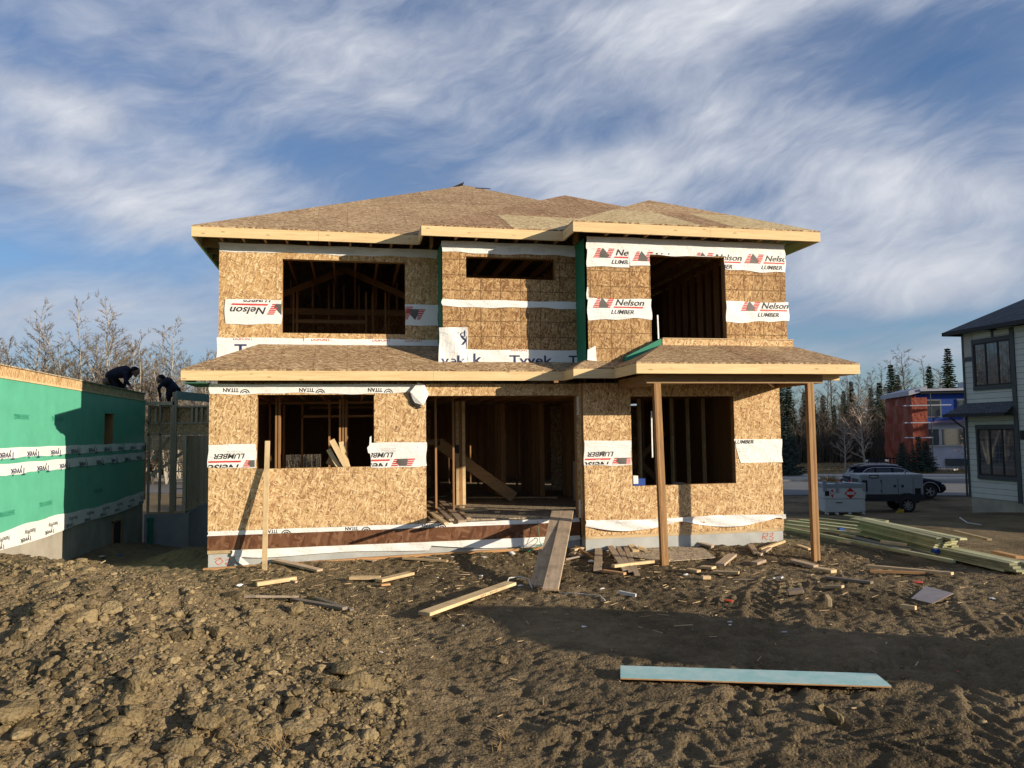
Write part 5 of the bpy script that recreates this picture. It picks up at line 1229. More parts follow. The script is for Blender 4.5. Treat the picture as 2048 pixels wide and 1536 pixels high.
c = copy_tree(bv); p = CAM+ray(1688, 865)*62; c.location = (p[0], p[1], -2.02); c.rotation_euler = (0, 0, 4); c.scale = (.75, .75, .72); tag(c, 'thin leafless sapling left of the pale street tree', 'tree')
for k, (px, s, lb) in enumerate(((1803, .42, 'dark conical cedar left of its twin before the orange tarp'), (1836, .50, 'dark broad cedar at the corner of the orange tarp'), (1850, .44, 'dark cedar before the white lower wall of the tarped house'))):
    c = copy_tree(bl); c.name = 'cedar_shrub'; p = CAM+ray(px, 865)*64; c.location = (p[0], p[1], -2.06); c.scale = (s*1.4, s*1.4, s); c.rotation_euler = (0, 0, k); tag(c, lb, 'shrub')
    for ch in c.children:
        if ch.name.startswith('crown'): ch.data = ch.data if k else ch.data.copy(); 
# undergrowth: a thicket nobody could count
def thicket(name, items, mat, label, n, hmin, hmax):
    r = np.random.default_rng(77+n); vs, fs = [], []
    for i in range(n):
        t0, t1, d0, d1 = items[r.integers(len(items))]; x, y = rd(t0+(t1-t0)*r.random(), d0+(d1-d0)*r.random()); h = hmin+(hmax-hmin)*r.random()**1.5; z = -2.12
        def stick(a, b, w):
            s_ = np.array([w, 0, 0]) if abs(r.normal()) < 1 else np.array([0, w, 0]); s2 = np.array([s_[1], -s_[0], 0]); k = len(vs)
            vs.extend([a-s_*.5, a+s_*.5, a+s2, b]); fs.extend([(k, k+1, k+3), (k+1, k+2, k+3), (k+2, k, k+3)])
        a = np.array([x, y, z]); b = a+np.array([r.normal()*.25, r.normal()*.25, h]); stick(a, b, .05)
        for q in range(9):
            t = .2+.75*r.random(); p = a+(b-a)*t; stick(p, p+np.array([r.normal()*.45, r.normal()*.45, .3+.7*r.random()])*h*.28, .03)
    mb = MB(); mb.add(vs, fs); o = mb.build(name, mat); tag(o, label, 'undergrowth', kind='stuff')
thicket('undergrowth', [(-90, -10, 68, 84), (-90, -10, 66, 72)], M['twig'], 'brown tangle of bushes at the foot of the aspens', 5200, 1.2, 5.5)
thicket('undergrowth', [(0, 75, 76, 98), (0, 75, 76, 84)], M['twig_dark'], 'dark tangle of bushes and saplings filling the right-hand wood', 9000, 1.5, 6.0)
M['dry_grass'] = mat_mix('dry_grass', (.30, .21, .10), (.20, .13, .07))
thicket('dry_grass', [(-40, 60, 56, 60), (-60, 60, 62, 70)], M['dry_grass'], 'low dry grass and weeds on the verge beyond the road', 5000, .12, .5)
for k, (px, dep, lb) in enumerate(((1655, 54, 'round tawny bush on the verge left of the parked car'), (1668, 55, 'small tawny tuft right of the round bush'))):
    r = np.random.default_rng(90+k); vs, fs = [], []; p = CAM+ray(px, 865)*dep; s = .95 if k == 0 else .5
    for i in range(700):
        d = r.normal(size=3); d[2] = abs(d[2])*.8; d /= np.linalg.norm(d); b = d*s*(.6+.4*r.random())*np.array([1.35, 1.35, 1]); a = b*.25+np.array([0, 0, 0]); w = r.normal(size=3)*.03; q = len(vs); vs.extend([a+w, a-w, b]); fs.append((q, q+1, q+2))
    mb = MB(); mb.add([v+np.array([p[0], p[1], -2.35]) for v in vs], fs); tag(mb.build('dry_bush', M['dry_grass'], None, loc=(p[0], p[1], -2.02)), lb, 'bush')
# rubble on the verge by the finished house
V, F = ico(3, 500, .35); p = CAM+ray(1920, 865)*46; vs = V*np.array([2.8, 1.2, .42]); mb = MB(); mb.add(vs@rot_z(-.4).T+np.array([p[0], p[1], -2.4]), [tuple(f) for f in F]); tag(mb.build('soil_heap', M['clod'], None, loc=(p[0], p[1], -2.06)), 'low dark heap of soil at the road edge beside the finished house', 'soil heap')
# T-shaped post lights
def tpost(px, dep, w, label):
    p = CAM+ray(px, 865)*dep; t = thing('barrier_light', label, 'barrier light', (p[0], p[1], -2.0), 'low barrier lights across the road'); x, y = p[0], p[1]
    mb = MB(); mb.tube([(x, y, -2.05), (x, y, -1.30)], .11, 8); mb.build('post', M['black'], t)
    a, b = np.array([x, y, -1.24])-np.array([AR[0], AR[1], 0])*w/2, np.array([x, y, -1.24])+np.array([AR[0], AR[1], 0])*w/2; mb = MB(); mb.bar(a, b, .12, .12); mb.build('crossbar', M['black'], t)
    for q in (a, b): mb = MB(); mb.obox(q+np.array([0, -.05, 0]), (.26, .2, .17)); mb.build('lamp', M['white_gap'], t)
tpost(1852, 68, 1.75, 'black T-shaped barrier with white ends right of the street tree'); tpost(1750, 68, 1.7, 'black T-shaped barrier with white ends behind the parked car roof')
# unseen narrow hut, made up to cast the shadow band across the yard
S_ = thing('shadow_hut', 'unseen narrow hut added to cast the shadow band across the yard', 'hut', (15.3, -12.9, -.7))
cx, cy = 15.3, -12.9; n_ = np.array([.601, .799]); d_ = np.array([-.799, .601])
def hp(a, b, z): return (cx+n_[0]*a+d_[0]*b, cy+n_[1]*a+d_[1]*b, z)
mb = MB(); mb.prism([hp(-1.0, -.9, -.8), hp(.85, -.9, -.8), hp(.85, .9, -.8), hp(-1.0, .9, -.8)], (0, 0, 2.5)); mb.build('wall', M['osb_side'], S_)
mb = MB(); mb.prism([hp(-1.15, -1.1, 1.70), hp(1.0, -1.1, 1.70), hp(.2, -1.1, 2.15)], tuple(np.array([*d_, 0])*2.2)); mb.build('roof', M['shingles'], S_)
# ------------------------------------------------------------------ neighbour house further right, outside the picture, shading the yard behind
N_ = thing('unseen_neighbour_house', 'unseen two-storey neighbour house shading the ground behind the finished house', 'house', (42, 2, -1.8))
mb = MB(); mb.box(36.5, 50, -4, 12, -2.5, 4.8); mb.build('wall', M['siding'], N_); slab(N_, 'roof', M['shingles'], hip(36, 50.5, -4.5, 12.5, 4.9, .5), .05)
for (x0, y0, lb) in ((66, 10, 'unseen three-storey street house shading the far side, nearest of three'), (76, 26, 'unseen three-storey street house shading the far side, middle of three'), (88, 42, 'unseen three-storey street house shading the far side, farthest of three')):  # row added out of view, tall enough to shade woods and tarped house
    n2 = thing('unseen_street_house', lb, 'house', (x0+6, y0+6, -2)); mb = MB(); mb.box(x0, x0+12, y0, y0+13, -2.5, 8.0); mb.build('wall', M['siding'], n2); slab(n2, 'roof', M['shingles'], hip(x0-.5, x0+12.5, y0-.5, y0+13.5, 8.1, .5), .05)

# ------------------------------------------------------------------ timber lying about
def frame_from(a, b, up=(0, 0, 1), roll=0.0):
    a = np.array(a, float); b = np.array(b, float); d = b-a; L = np.linalg.norm(d); d = d/L; s_ = np.cross(np.array(up, float), d); s_ /= np.linalg.norm(s_); u = np.cross(d, s_)
    if roll: s_, u = s_*math.cos(roll)+u*math.sin(roll), u*math.cos(roll)-s_*math.sin(roll)
    m_ = Matrix.Identity(4); c = (a+b)/2
    for i in range(3): m_[i][0] = d[i]; m_[i][1] = s_[i]; m_[i][2] = u[i]; m_[i][3] = c[i]
    return m_, L
def board(a, b, w, h, mat, label, cat='board', name='board', group=None, up=(0, 0, 1), roll=0.0, cut=0.0, lay=True):
    m_, L = frame_from(a, b, up, roll); mb = MB(); n = 6; r = random.Random(label+str(a[0]))
    bow = r.gauss(0, .002)*L; vs = []
    for i in range(n+1):
        x = -L/2+L*i/n; t = (2*i/n-1)**2
        for (y, z) in ((-w/2, -h/2), (w/2, -h/2), (w/2, h/2), (-w/2, h/2)):
            vs.append((x+(cut*(y/w) if i == n else 0), y+bow*(1-t), z))
    fs = [(i*4+k, i*4+(k+1) % 4, (i+1)*4+(k+1) % 4, (i+1)*4+k) for i in range(n) for k in range(4)]; fs = [tuple(reversed(f)) for f in fs]+[(0, 1, 2, 3), (n*4+3, n*4+2, n*4+1, n*4)]
    mb.add(vs, fs); o = mb.build(name, mat, None, world=False, bevel=.003); o.matrix_world = m_; tag(o, label, cat, group); return o
def gboard(p, q, w, h, mat, label, lift=(0, 0), **k):
    """a board lying on the ground between two spots seen at p and q"""
    a = gp(*p, .5*h); b = gp(*q, .5*h); a = a+np.array([0, 0, h*.5+lift[0]]); b = b+np.array([0, 0, h*.5+lift[1]]); return board(a, b, w, h, M[mat], label, **k)
sc_g = 'offcuts scattered before the house'
gboard((848, 1236), (1022, 1176), .19, .045, 'spf', 'long pale clean board lying alone in the middle of the yard', lift=(.03, .05))
bd = D.objects['board']; 
for i, s_ in enumerate(('S-P-F', 'KD HT')):
    V, F, w_ = text_poly(s_); mb = MB(); mb.add([(x*.05+.1+i*.25, -.0965, y*.03-.012) for x, y in V], F); o = mb.build('stamp', M['ink_grey'], None, world=False); o.parent = bd
# turquoise strip
zq = float(np.mean([gp(*q)[2] for q in ((1241, 1346), (1500, 1352), (1765, 1360))]))+.05
c4 = [U(*q, 'Z', zq) for q in ((1241, 1332), (1752, 1348), (1783, 1373), (1241, 1356))]
M['turquoise'] = mat_mix('turquoise', (.33, .55, .53), (.47, .62, .60))
mb = MB(); n = 12
top = [(c4[0]*(1-i/n)+c4[1]*i/n) for i in range(n+1)]; bot = [(c4[3]*(1-i/n)+c4[2]*i/n) for i in range(n+1)]
for i in range(n): mb.prism([bot[i], bot[i+1], top[i+1], top[i]], (0, 0, .006), 0)
mb2 = [mb.prism([bot[i], bot[i+1], top[i+1], top[i]], (0, 0, -.012), 1) for i in range(n)]
o = mb.build('sheathing_strip', [M['turquoise'], M['orange_wood']], None, loc=tuple(c4[0])); tag(o, 'long turquoise faced sheathing strip with a slanted right end, lying on the soil', 'board')
# three planks running up to the doorway
def ramp(p_low, top_, w, label, mat='weathered', h=.04, dz=0.0):
    a = gp(*p_low)+np.array([0, 0, h*.5+.01+dz]); board(a, top_, w, h, M[mat], label, name='plank', group='planks leaning up to the doorway')
ramp((1101, 1187), tuple(U(1135, 1023, 'Y', -.10)), .235, 'right-hand grey plank leaning up to the doorway sill, bright worn foot', dz=.03)
ramp((1080, 1177), tuple(U(1113, 1020, 'Y', -.06)-np.array([0, 0, .03])), .19, 'middle plank, left of the widest one, leaning to the doorway sill', dz=.0)
ramp((1071, 1174), tuple(U(1089, 1100, 'Y', -1.75)), .19, 'short stub of plank peeping out at the left foot of the ramp', dz=-.01)
# upright stud leaning at the lower left window
a = U(529, 1137, 'Y', -.52); board((a[0], -.52, TZ(a[0], -.52)), tuple(U(535, 882, 'Y', .02)), .089, .038, M['spf'], 'tall pale stud leaning upright against the lower left window sill', name='leaning_stud', up=(0, -1, 0))
for i, (pt, pb_, w) in enumerate((((663, 880), (694, 937), .11), ((682, 884), (697, 938), .09), ((657, 899), (680, 938), .09), ((655, 921), (700, 940), .13))):
    board(tuple(U(*pb_, 'Y', .20+.03*i)), tuple(U(*pt, 'Y', .35+.04*i)), w, .038, M['spf' if i < 3 else 'stud'], ('tallest board of the bundle leaning in the lower left window', 'right-hand board of the bundle leaning in the lower left window', 'short left board of the bundle leaning in the lower left window', 'dark low board behind the bundle in the lower left window')[i], up=(0, -1, .3), group='boards leaning in the window hole')
# stack poking out over the door sill
st = [((852, 1009), (883, 1036), 0, .09), ((853, 1019), (878, 1040), 0, .09), ((858, 1003), (903, 1040), .0, .09), ((868, 1004), (912, 1046), 0, .09), ((880, 1000), (924, 1043), .0, .14), ((862, 1026), (893, 1047), .0, .09), ((895, 1003), (938, 1037), .0, .09)]
def fl(px, py, z): return U(px, py, 'Z', z)
for i, (p, q, _, w) in enumerate(st):
    z = -.01+.042*(i % 3); a = fl(*p, z); b = fl(*q, z)
    d = (b-a); d /= np.linalg.norm(d); b = b if b[1] > -.28 else b; board(tuple(a), tuple(b), w, .038, M['spf' if i % 2 else 'weathered'], 'stud heaped on the left end of the door sill, %s from the left' % ORD[i+1], group='studs heaped on the door sill')
for i, (p, q, w, lb) in enumerate((((893, 1023), (975, 1020), .08, 'pale stud lying across the doorway floor'), ((935, 995), (1115, 995), .09, 'long pale plate lying across the floor behind the post'), ((1040, 1027), (1050, 1026), .09, 'small block standing on the floor near the planks'), ((990, 1024), (1001, 1024), .09, 'small block in the middle of the doorway floor'), ((860, 995), (890, 992), .09, 'offcut at the left edge of the doorway floor'), ((948, 1019), (970, 1018), .09, 'offcut at the end of the pale stud on the floor'), ((920, 1014), (928, 1014), .08, 'tiny block behind the pale stud on the floor'))):
    board(tuple(fl(*p, .0)), tuple(fl(*q, .0)), w, .04, M['spf'], lb, group='offcuts on the doorway floor')
# scattered pieces on the soil: px ends, width, thickness, material, words
P_ = [((548, 1122), (640, 1143), .14, .038, 'weathered', 'grey-brown board pointing at the viewer right of the upright stud'), ((513, 1172), (592, 1160), .09, .06, 'spf', 'pale stud offcut at the back edge of the soil heap'), ((572, 1160), (593, 1166), .05, .03, 'weathered', 'short brown stick touching the pale offcut by the heap'),
      ((500, 1196), (588, 1196), .14, .03, 'grey_wood', 'grey plank half sunk behind the soil heap'), ((588, 1202), (690, 1220), .09, .038, 'grey_wood', 'dark stick on the ground right of the soil heap, longer one'), ((632, 1198), (704, 1222), .06, .03, 'grey_wood', 'dark thin stick crossing the longer one by the heap'),
      ((700, 1158), (760, 1158), .17, .04, 'spf', 'pale square offcut, left of a pair in front of the wall'), ((757, 1164), (822, 1149), .16, .045, 'spf', 'pale offcut, right of a pair in front of the wall'), ((762, 1172), (780, 1170), .06, .03, 'orange_wood', 'tiny orange chip under the right offcut of the pair'),
      ((806, 1118), (895, 1124), .11, .03, 'spf', 'pale board near the foundation, middle of the wall'), ((852, 1117), (880, 1120), .05, .04, 'weathered', 'short stick on the board by the foundation'), ((1238, 1187), (1272, 1194), .045, .045, 'wrap_grey', 'short white plastic pipe-like strip right of the planks'),
      ((1176, 1094), (1140, 1112), .10, .03, 'weathered', 'board at the back left of the offcut pile, dark end'), ((1197, 1088), (1195, 1143), .14, .04, 'weathered', 'widest short plank standing out of the offcut pile, left of the fan'), ((1218, 1095), (1252, 1143), .12, .035, 'weathered', 'first plank of the fan in the offcut pile'),
      ((1236, 1100), (1262, 1146), .09, .035, 'weathered', 'second plank of the fan in the offcut pile'), ((1250, 1097), (1274, 1152), .09, .035, 'weathered', 'third plank of the fan in the offcut pile'), ((1226, 1140), (1322, 1124), .08, .05, 'spf', 'pale stud lying across the foot of the fan'), ((1206, 1144), (1250, 1150), .09, .04, 'orange_wood', 'orange offcut under the pale stud'),
      ((1145, 1106), (1190, 1092), .1, .04, 'spf', 'pale board at the top of the offcut pile'), ((1262, 1098), (1272, 1105), .14, .05, 'spf', 'pale block behind the fan'), ((1276, 1102), (1292, 1102), .14, .06, 'spf', 'small square block right of the fan'), ((1135, 1085), (1180, 1086), .2, .03, 'stud', 'dark board at the back of the offcut pile'), ((1130, 1125), (1170, 1112), .05, .03, 'grey_wood', 'grey stick low in the offcut pile'), ((1150, 1098), (1205, 1128), .06, .03, 'stud', 'dark stick across the offcut pile'),
      ((1322, 1126), (1352, 1118), .11, .03, 'spf', 'pale board at the foot of the left porch post'), ((1440, 1132), (1465, 1112), .16, .045, 'weathered', 'block tilted up in front of the right window'), ((1402, 1136), (1428, 1138), .15, .04, 'spf', 'pale block left of the tilted block'), ((1376, 1141), (1398, 1145), .12, .04, 'spf', 'small pale block near the left porch post'),
      ((1426, 1146), (1478, 1148), .12, .04, 'spf', 'pale board lying left to right in front of the blocks'), ((1404, 1158), (1420, 1158), .09, .05, 'spf', 'tiny pale block standing alone'), ((1508, 1130), (1526, 1124), .12, .05, 'weathered', 'brown block right of the tilted block'), ((1520, 1102), (1568, 1085), .07, .05, 'spf', 'pale stud sloping near the right corner of the house'),
      ((1500, 1092), (1513, 1110), .11, .05, 'weathered', 'short piece crossing under the pale stud at the corner'), ((1518, 1112), (1540, 1098), .07, .04, 'weathered', 'brown stick under the pale stud at the corner'), ((1396, 1088), (1425, 1096), .14, .05, 'weathered', 'grey lump of board close to the foundation'),
      ((1584, 1124), (1632, 1136), .16, .05, 'weathered', 'board under the foot of the right porch post'), ((1632, 1140), (1668, 1146), .14, .05, 'spf', 'pale offcut right of the right porch post foot'), ((1565, 1155), (1560, 1158), .05, .03, 'wrap_grey', 'pale splinter end on the soil'), ((1596, 1092), (1620, 1100), .1, .03, 'spf', 'pale strip behind the right porch post'),
      ((1652, 1157), (1744, 1168), .09, .04, 'grey_wood', 'dark grey stud lying right of the porch'), ((1652, 1176), (1686, 1176), .10, .04, 'spf', 'short pale block on the dark soil'), ((1576, 1188), (1606, 1184), .18, .05, 'weathered', 'brown offcut lying in the shade'), ((1654, 1204), (1660, 1214), .05, .10, 'spf', 'pale scrap standing on end, casting a shadow'),
      ((1734, 1139), (1905, 1150), .09, .045, 'spf', 'long pale stud in front of the lumber pile'), ((1740, 1145), (1850, 1149), .05, .045, 'orange_wood', 'second stud tight against the long pale one'), ((1802, 1216), (1832, 1220), .05, .05, 'spf', 'little pale stick by the square panel'), ((1945, 1170), (1970, 1169), .04, .02, 'spf', 'thin pale splinter at the far right'),
      ((1545, 1158), (1560, 1156), .04, .02, 'wrap_grey', 'pale sliver at the end of a thin stick'), ((1465, 1160), (1545, 1160), .02, .015, 'grey_wood', 'thin bent stick lying in front of the porch')]
for (p, q, w, h, m_, lb) in P_: gboard(p, q, w, h, m_, lb, group=sc_g, lift=((.04 if 'fan' in lb or 'pile' in lb else 0), (.0)))
# sheets on the ground
def gsheet(pts, mat, label, th=.012, name='sheet', lift=.02, cat='sheet'):
    P = [gp(*p) for p in pts]; c = np.mean(P, 0); A = np.array([[p[0]-c[0], p[1]-c[1], 1] for p in P]); co, *_r = np.linalg.lstsq(A, np.array([p[2] for p in P]), rcond=None)
    Q = [(p[0], p[1], co[0]*(p[0]-c[0])+co[1]*(p[1]-c[1])+co[2]+lift) for p in P]; mb = MB(); mb.prism(Q, (0, 0, th)); tag(mb.build(name, M[mat], None, loc=tuple(c)), label, cat)
gsheet([(1232, 1094), (1330, 1090), (1405, 1098), (1432, 1120), (1330, 1124), (1250, 1116)], 'osb_floor', 'muddy strand board sheet lying between the left porch post and the wall')
M['panel_brown'] = mat_flat('panel_brown', (.20, .15, .13), .35, .5, .3, 5)
gsheet([(1822, 1200), (1852, 1177), (1907, 1190), (1864, 1213)], 'panel_brown', 'small glossy brown panel lying on dark soil at the right')
gsheet([(700, 1115), (712, 1112), (760, 1118), (745, 1126)], 'weathered', 'flat brown scrap near the middle of the foundation', lift=.0)
# lumber pile on the right
lg = 'green treated boards in the pile on the right'
def lp(px, py, z):
    p = gp(px, py); return np.array([p[0], p[1], TB(p[0], p[1])+z])
A0, A1 = gp(1722, 1075), gp(1878, 1118); dA = (A1-A0); dA[2] = 0; LA = np.linalg.norm(dA); dA /= LA; nA = np.array([-dA[1], dA[0], 0])
def pile(t0, t1, off, z, w, h, mat, lb, tw=0.0):
    a = A0+dA*t0+nA*off; b = A0+dA*t1+nA*(off+tw); za = TB(a[0], a[1]); zb = TB(b[0], b[1])
    board((a[0], a[1], za+z), (b[0], b[1], zb+z), w, h, M[mat], lb, group=lg)
k = 0
for lay in range(8):
    for c in range(3):
        k += 1; sh = .05*((k*7) % 5-2)
        pile(.0+sh-(.5 if lay == 7 else 0), LA+sh*.4+(.25 if lay == 7 and c else 0), .02+c*.15+.012*(lay % 3), .10+lay*.041, .14, .038, 'green_wood', 'green board in the main stack, %s layer up, %s board from the front' % (ORD[lay+1], ORD[c+1]), .01*((k*5) % 5-2))
for lay in range(4):
    for c in range(3):
        k += 1; sh = .12*((k*3) % 5-2)
        pile(LA-.3+sh, LA+1.9+sh*.6, .05+c*.15, .05+lay*.041, .14, .038, 'green_wood', 'green board at the lower right end of the pile, %s layer, %s row' % (ORD[lay+1], ORD[c+1]), -.02)
for i, (p, q, w, h, m_, lb, lf) in enumerate((((1570, 1062), (1908, 1131), .09, .06, 'green_wood', 'longest greyish green board lying in front of the pile', .04), ((1572, 1052), (1738, 1074), .14, .04, 'green_wood', 'front green board of the left-hand spread', .02), ((1576, 1046), (1735, 1066), .14, .04, 'green_wood', 'second green board of the left-hand spread', .03), ((1600, 1044), (1745, 1060), .14, .04, 'green_wood', 'third green board of the left-hand spread', .03), ((1630, 1042), (1760, 1056), .12, .04, 'green_wood', 'rear green board of the left-hand spread', .05), ((1690, 1040), (1775, 1052), .14, .04, 'green_wood', 'short green board behind the left-hand spread', .10),
        ((1700, 1078), (1860, 1112), .24, .04, 'grey_wood', 'wide dark plank under the front of the stack', .02), ((1735, 1070), (1830, 1090), .2, .04, 'grey_wood', 'wide dark plank at the left end of the stack', .05), ((1762, 1096), (1815, 1103), .10, .05, 'spf', 'bright offcut tucked under the stack, upper', .10), ((1768, 1102), (1822, 1108), .09, .05, 'spf', 'bright offcut tucked under the stack, lower', .04), ((1800, 1110), (1820, 1106), .04, .04, 'spf', 'tiny bright stick right of the tucked offcuts', .04), ((1682, 1079), (1710, 1083), .09, .04, 'spf', 'bright stub at the left end of the pile, upper', .08), ((1678, 1086), (1700, 1090), .09, .04, 'spf', 'bright stub at the left end of the pile, lower', .03),
        ((1903, 1122), (1978, 1131), .07, .03, 'spf', 'pale lath in front of the right end of the pile', .03), ((1918, 1119), (1982, 1127), .05, .03, 'spf', 'second pale lath crossing the first one', .05), ((1910, 1085), (1980, 1104), .09, .04, 'spf', 'pale stud on top of the right-hand end', .22), ((1990, 1112), (2040, 1124), .14, .05, 'orange_wood', 'reddish board ending farthest right in the pile', .05), ((1990, 1120), (2060, 1138), .03, .02, 'orange_wood', 'thin lath running out to the right edge', .0))):
    gboard(p, q, w, h, m_, lb, group=lg, lift=(lf, lf))
for i, (t, off, z) in enumerate(((LA+.02, -.06, .17), (-.62, -.14, .12))):
    c = A0+dA*t+nA*off; mb = MB(); mb.obox((c[0], c[1], TB(c[0], c[1])+z), (.12, .12, .07), rot_z(math.atan2(dA[1], dA[0]))); tag(mb.build('end_wrap', M['blue'], None, loc=tuple(c)), ('blue plastic end cap under the right end of the main stack', 'small blue plastic end cap at the left of the pile')[i], 'end cap')
# splinters, straw and bark crumbs over the yard
def debris():
    r = np.random.default_rng(17); mb = MB(); N = 900; X = r.uniform(-.5, 13, N); Y = -abs(r.normal(size=N))*3.2-.3; Y = np.maximum(Y, -10.5); Z = terrain(X, Y)
    for i in range(N):
        L = r.uniform(.03, .16)*(1.6 if r.random() < .06 else 1); a = r.random()*6.28; w_ = r.uniform(.004, .016)
        mb.obox((X[i], Y[i], Z[i]+.008), (L, w_, .004+.006*r.random()), rot_z(a)@rot_axis((0, 1, 0), r.normal()*.12))
    o = mb.build('wood_debris', M['spf']); tag(o, 'splinters and straw bits strewn over the soil in front of the house', 'debris', kind='stuff')
debris()
# litter and plastic
def crumple(px, py, s, mat, label, seed, name='plastic_scrap', cat='scrap', flat=.35):
    p = gp(px, py); V, F = ico(2, seed, .5); V = V*np.array([s, s*.6, s*flat]); V = V@rot_z(seed).T+np.array([p[0], p[1], p[2]+s*flat*.5]); mb = MB(); mb.add(V, [tuple(f) for f in F]); tag(mb.build(name, mat, None, loc=tuple(p)), label, cat, 'scraps of paper and plastic on the soil')
M['red_plastic'] = mat_flat('red_plastic', (.55, .07, .03), .4)
W_ = M['wrap']
for i, (px, py, s, m_, lb) in enumerate(((925, 1252, .045, W_, 'white crushed cup near the long board'), (1168, 1254, .05, W_, 'white and red scrap below the planks'), (875, 1155, .03, W_, 'tiny white scrap, upper middle of the yard'), (962, 1153, .07, W_, 'white scrap left of the planks'), (1040, 1172, .06, W_, 'crumpled film at the end of the long board'), (1203, 1178, .07, W_, 'white torn paper right of the planks'),
        (1185, 1125, .14, W_, 'white bag in the offcut pile'), (968, 1115, .07, W_, 'white scrap at the foundation, left of the cable'), (905, 1114, .05, W_, 'oval white scrap in front of the foundation'), (1025, 1108, .12, W_, 'long white film at the foundation by the cable'), (1400, 1092, .13, W_, 'white bag against the wall right of the porch post'), (1370, 1150, .07, W_, 'white scrap by the left porch post'), (1460, 1250, .035, W_, 'white speck in the shade'), (1456, 1203, .09, M['red_plastic'], 'strip of red plastic in the middle of the yard'),
        (1835, 1166, .13, M['red_plastic'], 'red plastic strip beside the lumber pile'), (1984, 1198, .07, W_, 'blue-white scrap at the right edge'), (1460, 1245, .05, M['wrap_grey'], 'grey rag in the shade'), (1915, 1343, .03, M['red_plastic'], 'small red scrap at the lower right'), (478, 1172, .10, W_, 'white film strips behind the soil heap'), (762, 1305, .04, W_, 'white scrap in a hollow of the heap'), (1567, 1265, .05, M['wrap_grey'], 'grey stone-like rag in the shade'), (240, 1112, .12, M['blue'], 'blue tarp scrap behind the heap, between the houses'), (205, 1114, .12, M['wrap_grey'], 'pale plastic behind the heap, between the houses'))):
    crumple(px, py, s, m_, lb, 200+i, flat=.25)
# metal strap and thin pipes on the ground
def rod(pts, r, mat, label, name='pipe', cat='pipe'):
    P = [gp(*p)+np.array([0, 0, r+z]) for *p, z in pts]; mb = MB(); mb.tube(P, r, 6); tag(mb.build(name, mat, None, True, loc=tuple(P[0])), label, cat)
rod([(1012, 1172, .0), (1018, 1165, .06), (1040, 1164, .07), (1058, 1168, .06), (1064, 1178, .0)], .011, M['wrap_grey'], 'bent pale conduit left of the plank feet')
rod([(1118, 1188, .01), (1160, 1190, .01), (1200, 1194, .01), (1210, 1202, .0)], .008, M['wrap_grey'], 'thin pale rod lying right of the plank feet')
rod([(898, 1150, .01), (940, 1151, .01)], .006, M['weathered'], 'thin stick lying left of the bent conduit', 'stick', 'stick')
rod([(1920, 1038, .01), (1935, 1048, .01), (1962, 1052, .01)], .02, M['wrap_grey'], 'pale curved hose near the finished house corner', 'hose', 'hose')
# cable with coils hanging from the door sill
cb = thing('cable', 'thin green and dark cable coiled on the ground and hanging from the door sill', 'cable', tuple(gp(1070, 1105)))
q = [U(1075, 1042, 'Y', -.12), U(1077, 1060, 'Y', -.12), U(1080, 1085, 'Y', -.2)]+[gp(1085, 1098)+np.array([0, 0, .05])]; mb = MB(); mb.tube(q, .006, 5); mb.build('lead', M['ink_green'], cb, True)
for k_, (px, py, r_) in enumerate(((1068, 1100, .16), (1056, 1104, .2), (1078, 1108, .22))):
    c = gp(px, py); mb = MB(); mb.tube([c+np.array([r_*math.cos(t), .5*r_*math.sin(t), .05+.10*math.sin(t*1.0+k_)+.1]) for t in np.linspace(0, 6.3, 22)], .006, 5); mb.build('coil', M['ink_green' if k_ else 'black'], cb, True)
# thing on the window sill: box, tool
bx = U(1279, 961, 'Y', -.28); t = thing('supply_box', 'small blue and white box on the lower right window sill', 'box', tuple(bx)); mb = MB(); mb.box(bx[0]-.13, bx[0]+.13, -.26, -.1, .565, .70); mb.build('body', M['blue'], t); mb = MB(); mb.box(bx[0]-.12, bx[0]-.02, -.264, -.11, .60, .76); mb.build('lid_flap', M['wrap'], t)
bx = U(1357, 967, 'Y', -.25); mb = MB(); mb.obox((bx[0], -.22, .585), (.22, .08, .04), rot_z(-.3)); mb.obox((bx[0]+.1, -.24, .575), (.1, .05, .02), rot_z(.5)); tag(mb.build('hand_tool', M['ink_grey'], None, loc=(bx[0], -.22, .56)), 'grey hand tool lying on the lower right window sill behind the post', 'tool')
# shovel leaning in the doorway, level strips in windows
sh = thing('shovel', 'long-handled shovel leaning on the built-up post in the doorway', 'shovel', (4.9, 3.0, -.03)); a = U(905, 985, 'Y', 3.1); b = U(911, 905, 'Y', 3.2)
mb = MB(); mb.tube([a, b], .016, 6); mb.build('handle', M['spf'], sh); mb = MB(); mb.obox(b+np.array([0, 0, .08]), (.16, .02, .2)); mb.build('blade', M['black'], sh)
for i, (p, q, y, lb) in enumerate((((1303, 822), (1305, 915), -.14, 'thin white strip standing in the lower right window left of the post'), ((1315, 630), (1317, 678), -.7, 'thin white strip standing at the lower left of the tall upper window'))):
    board(tuple(U(*q, 'Y', y)), tuple(U(*p, 'Y', y)), .03, .012, M['wrap'], lb, up=(0, -1, 0), name='white_strip', cat='strip')
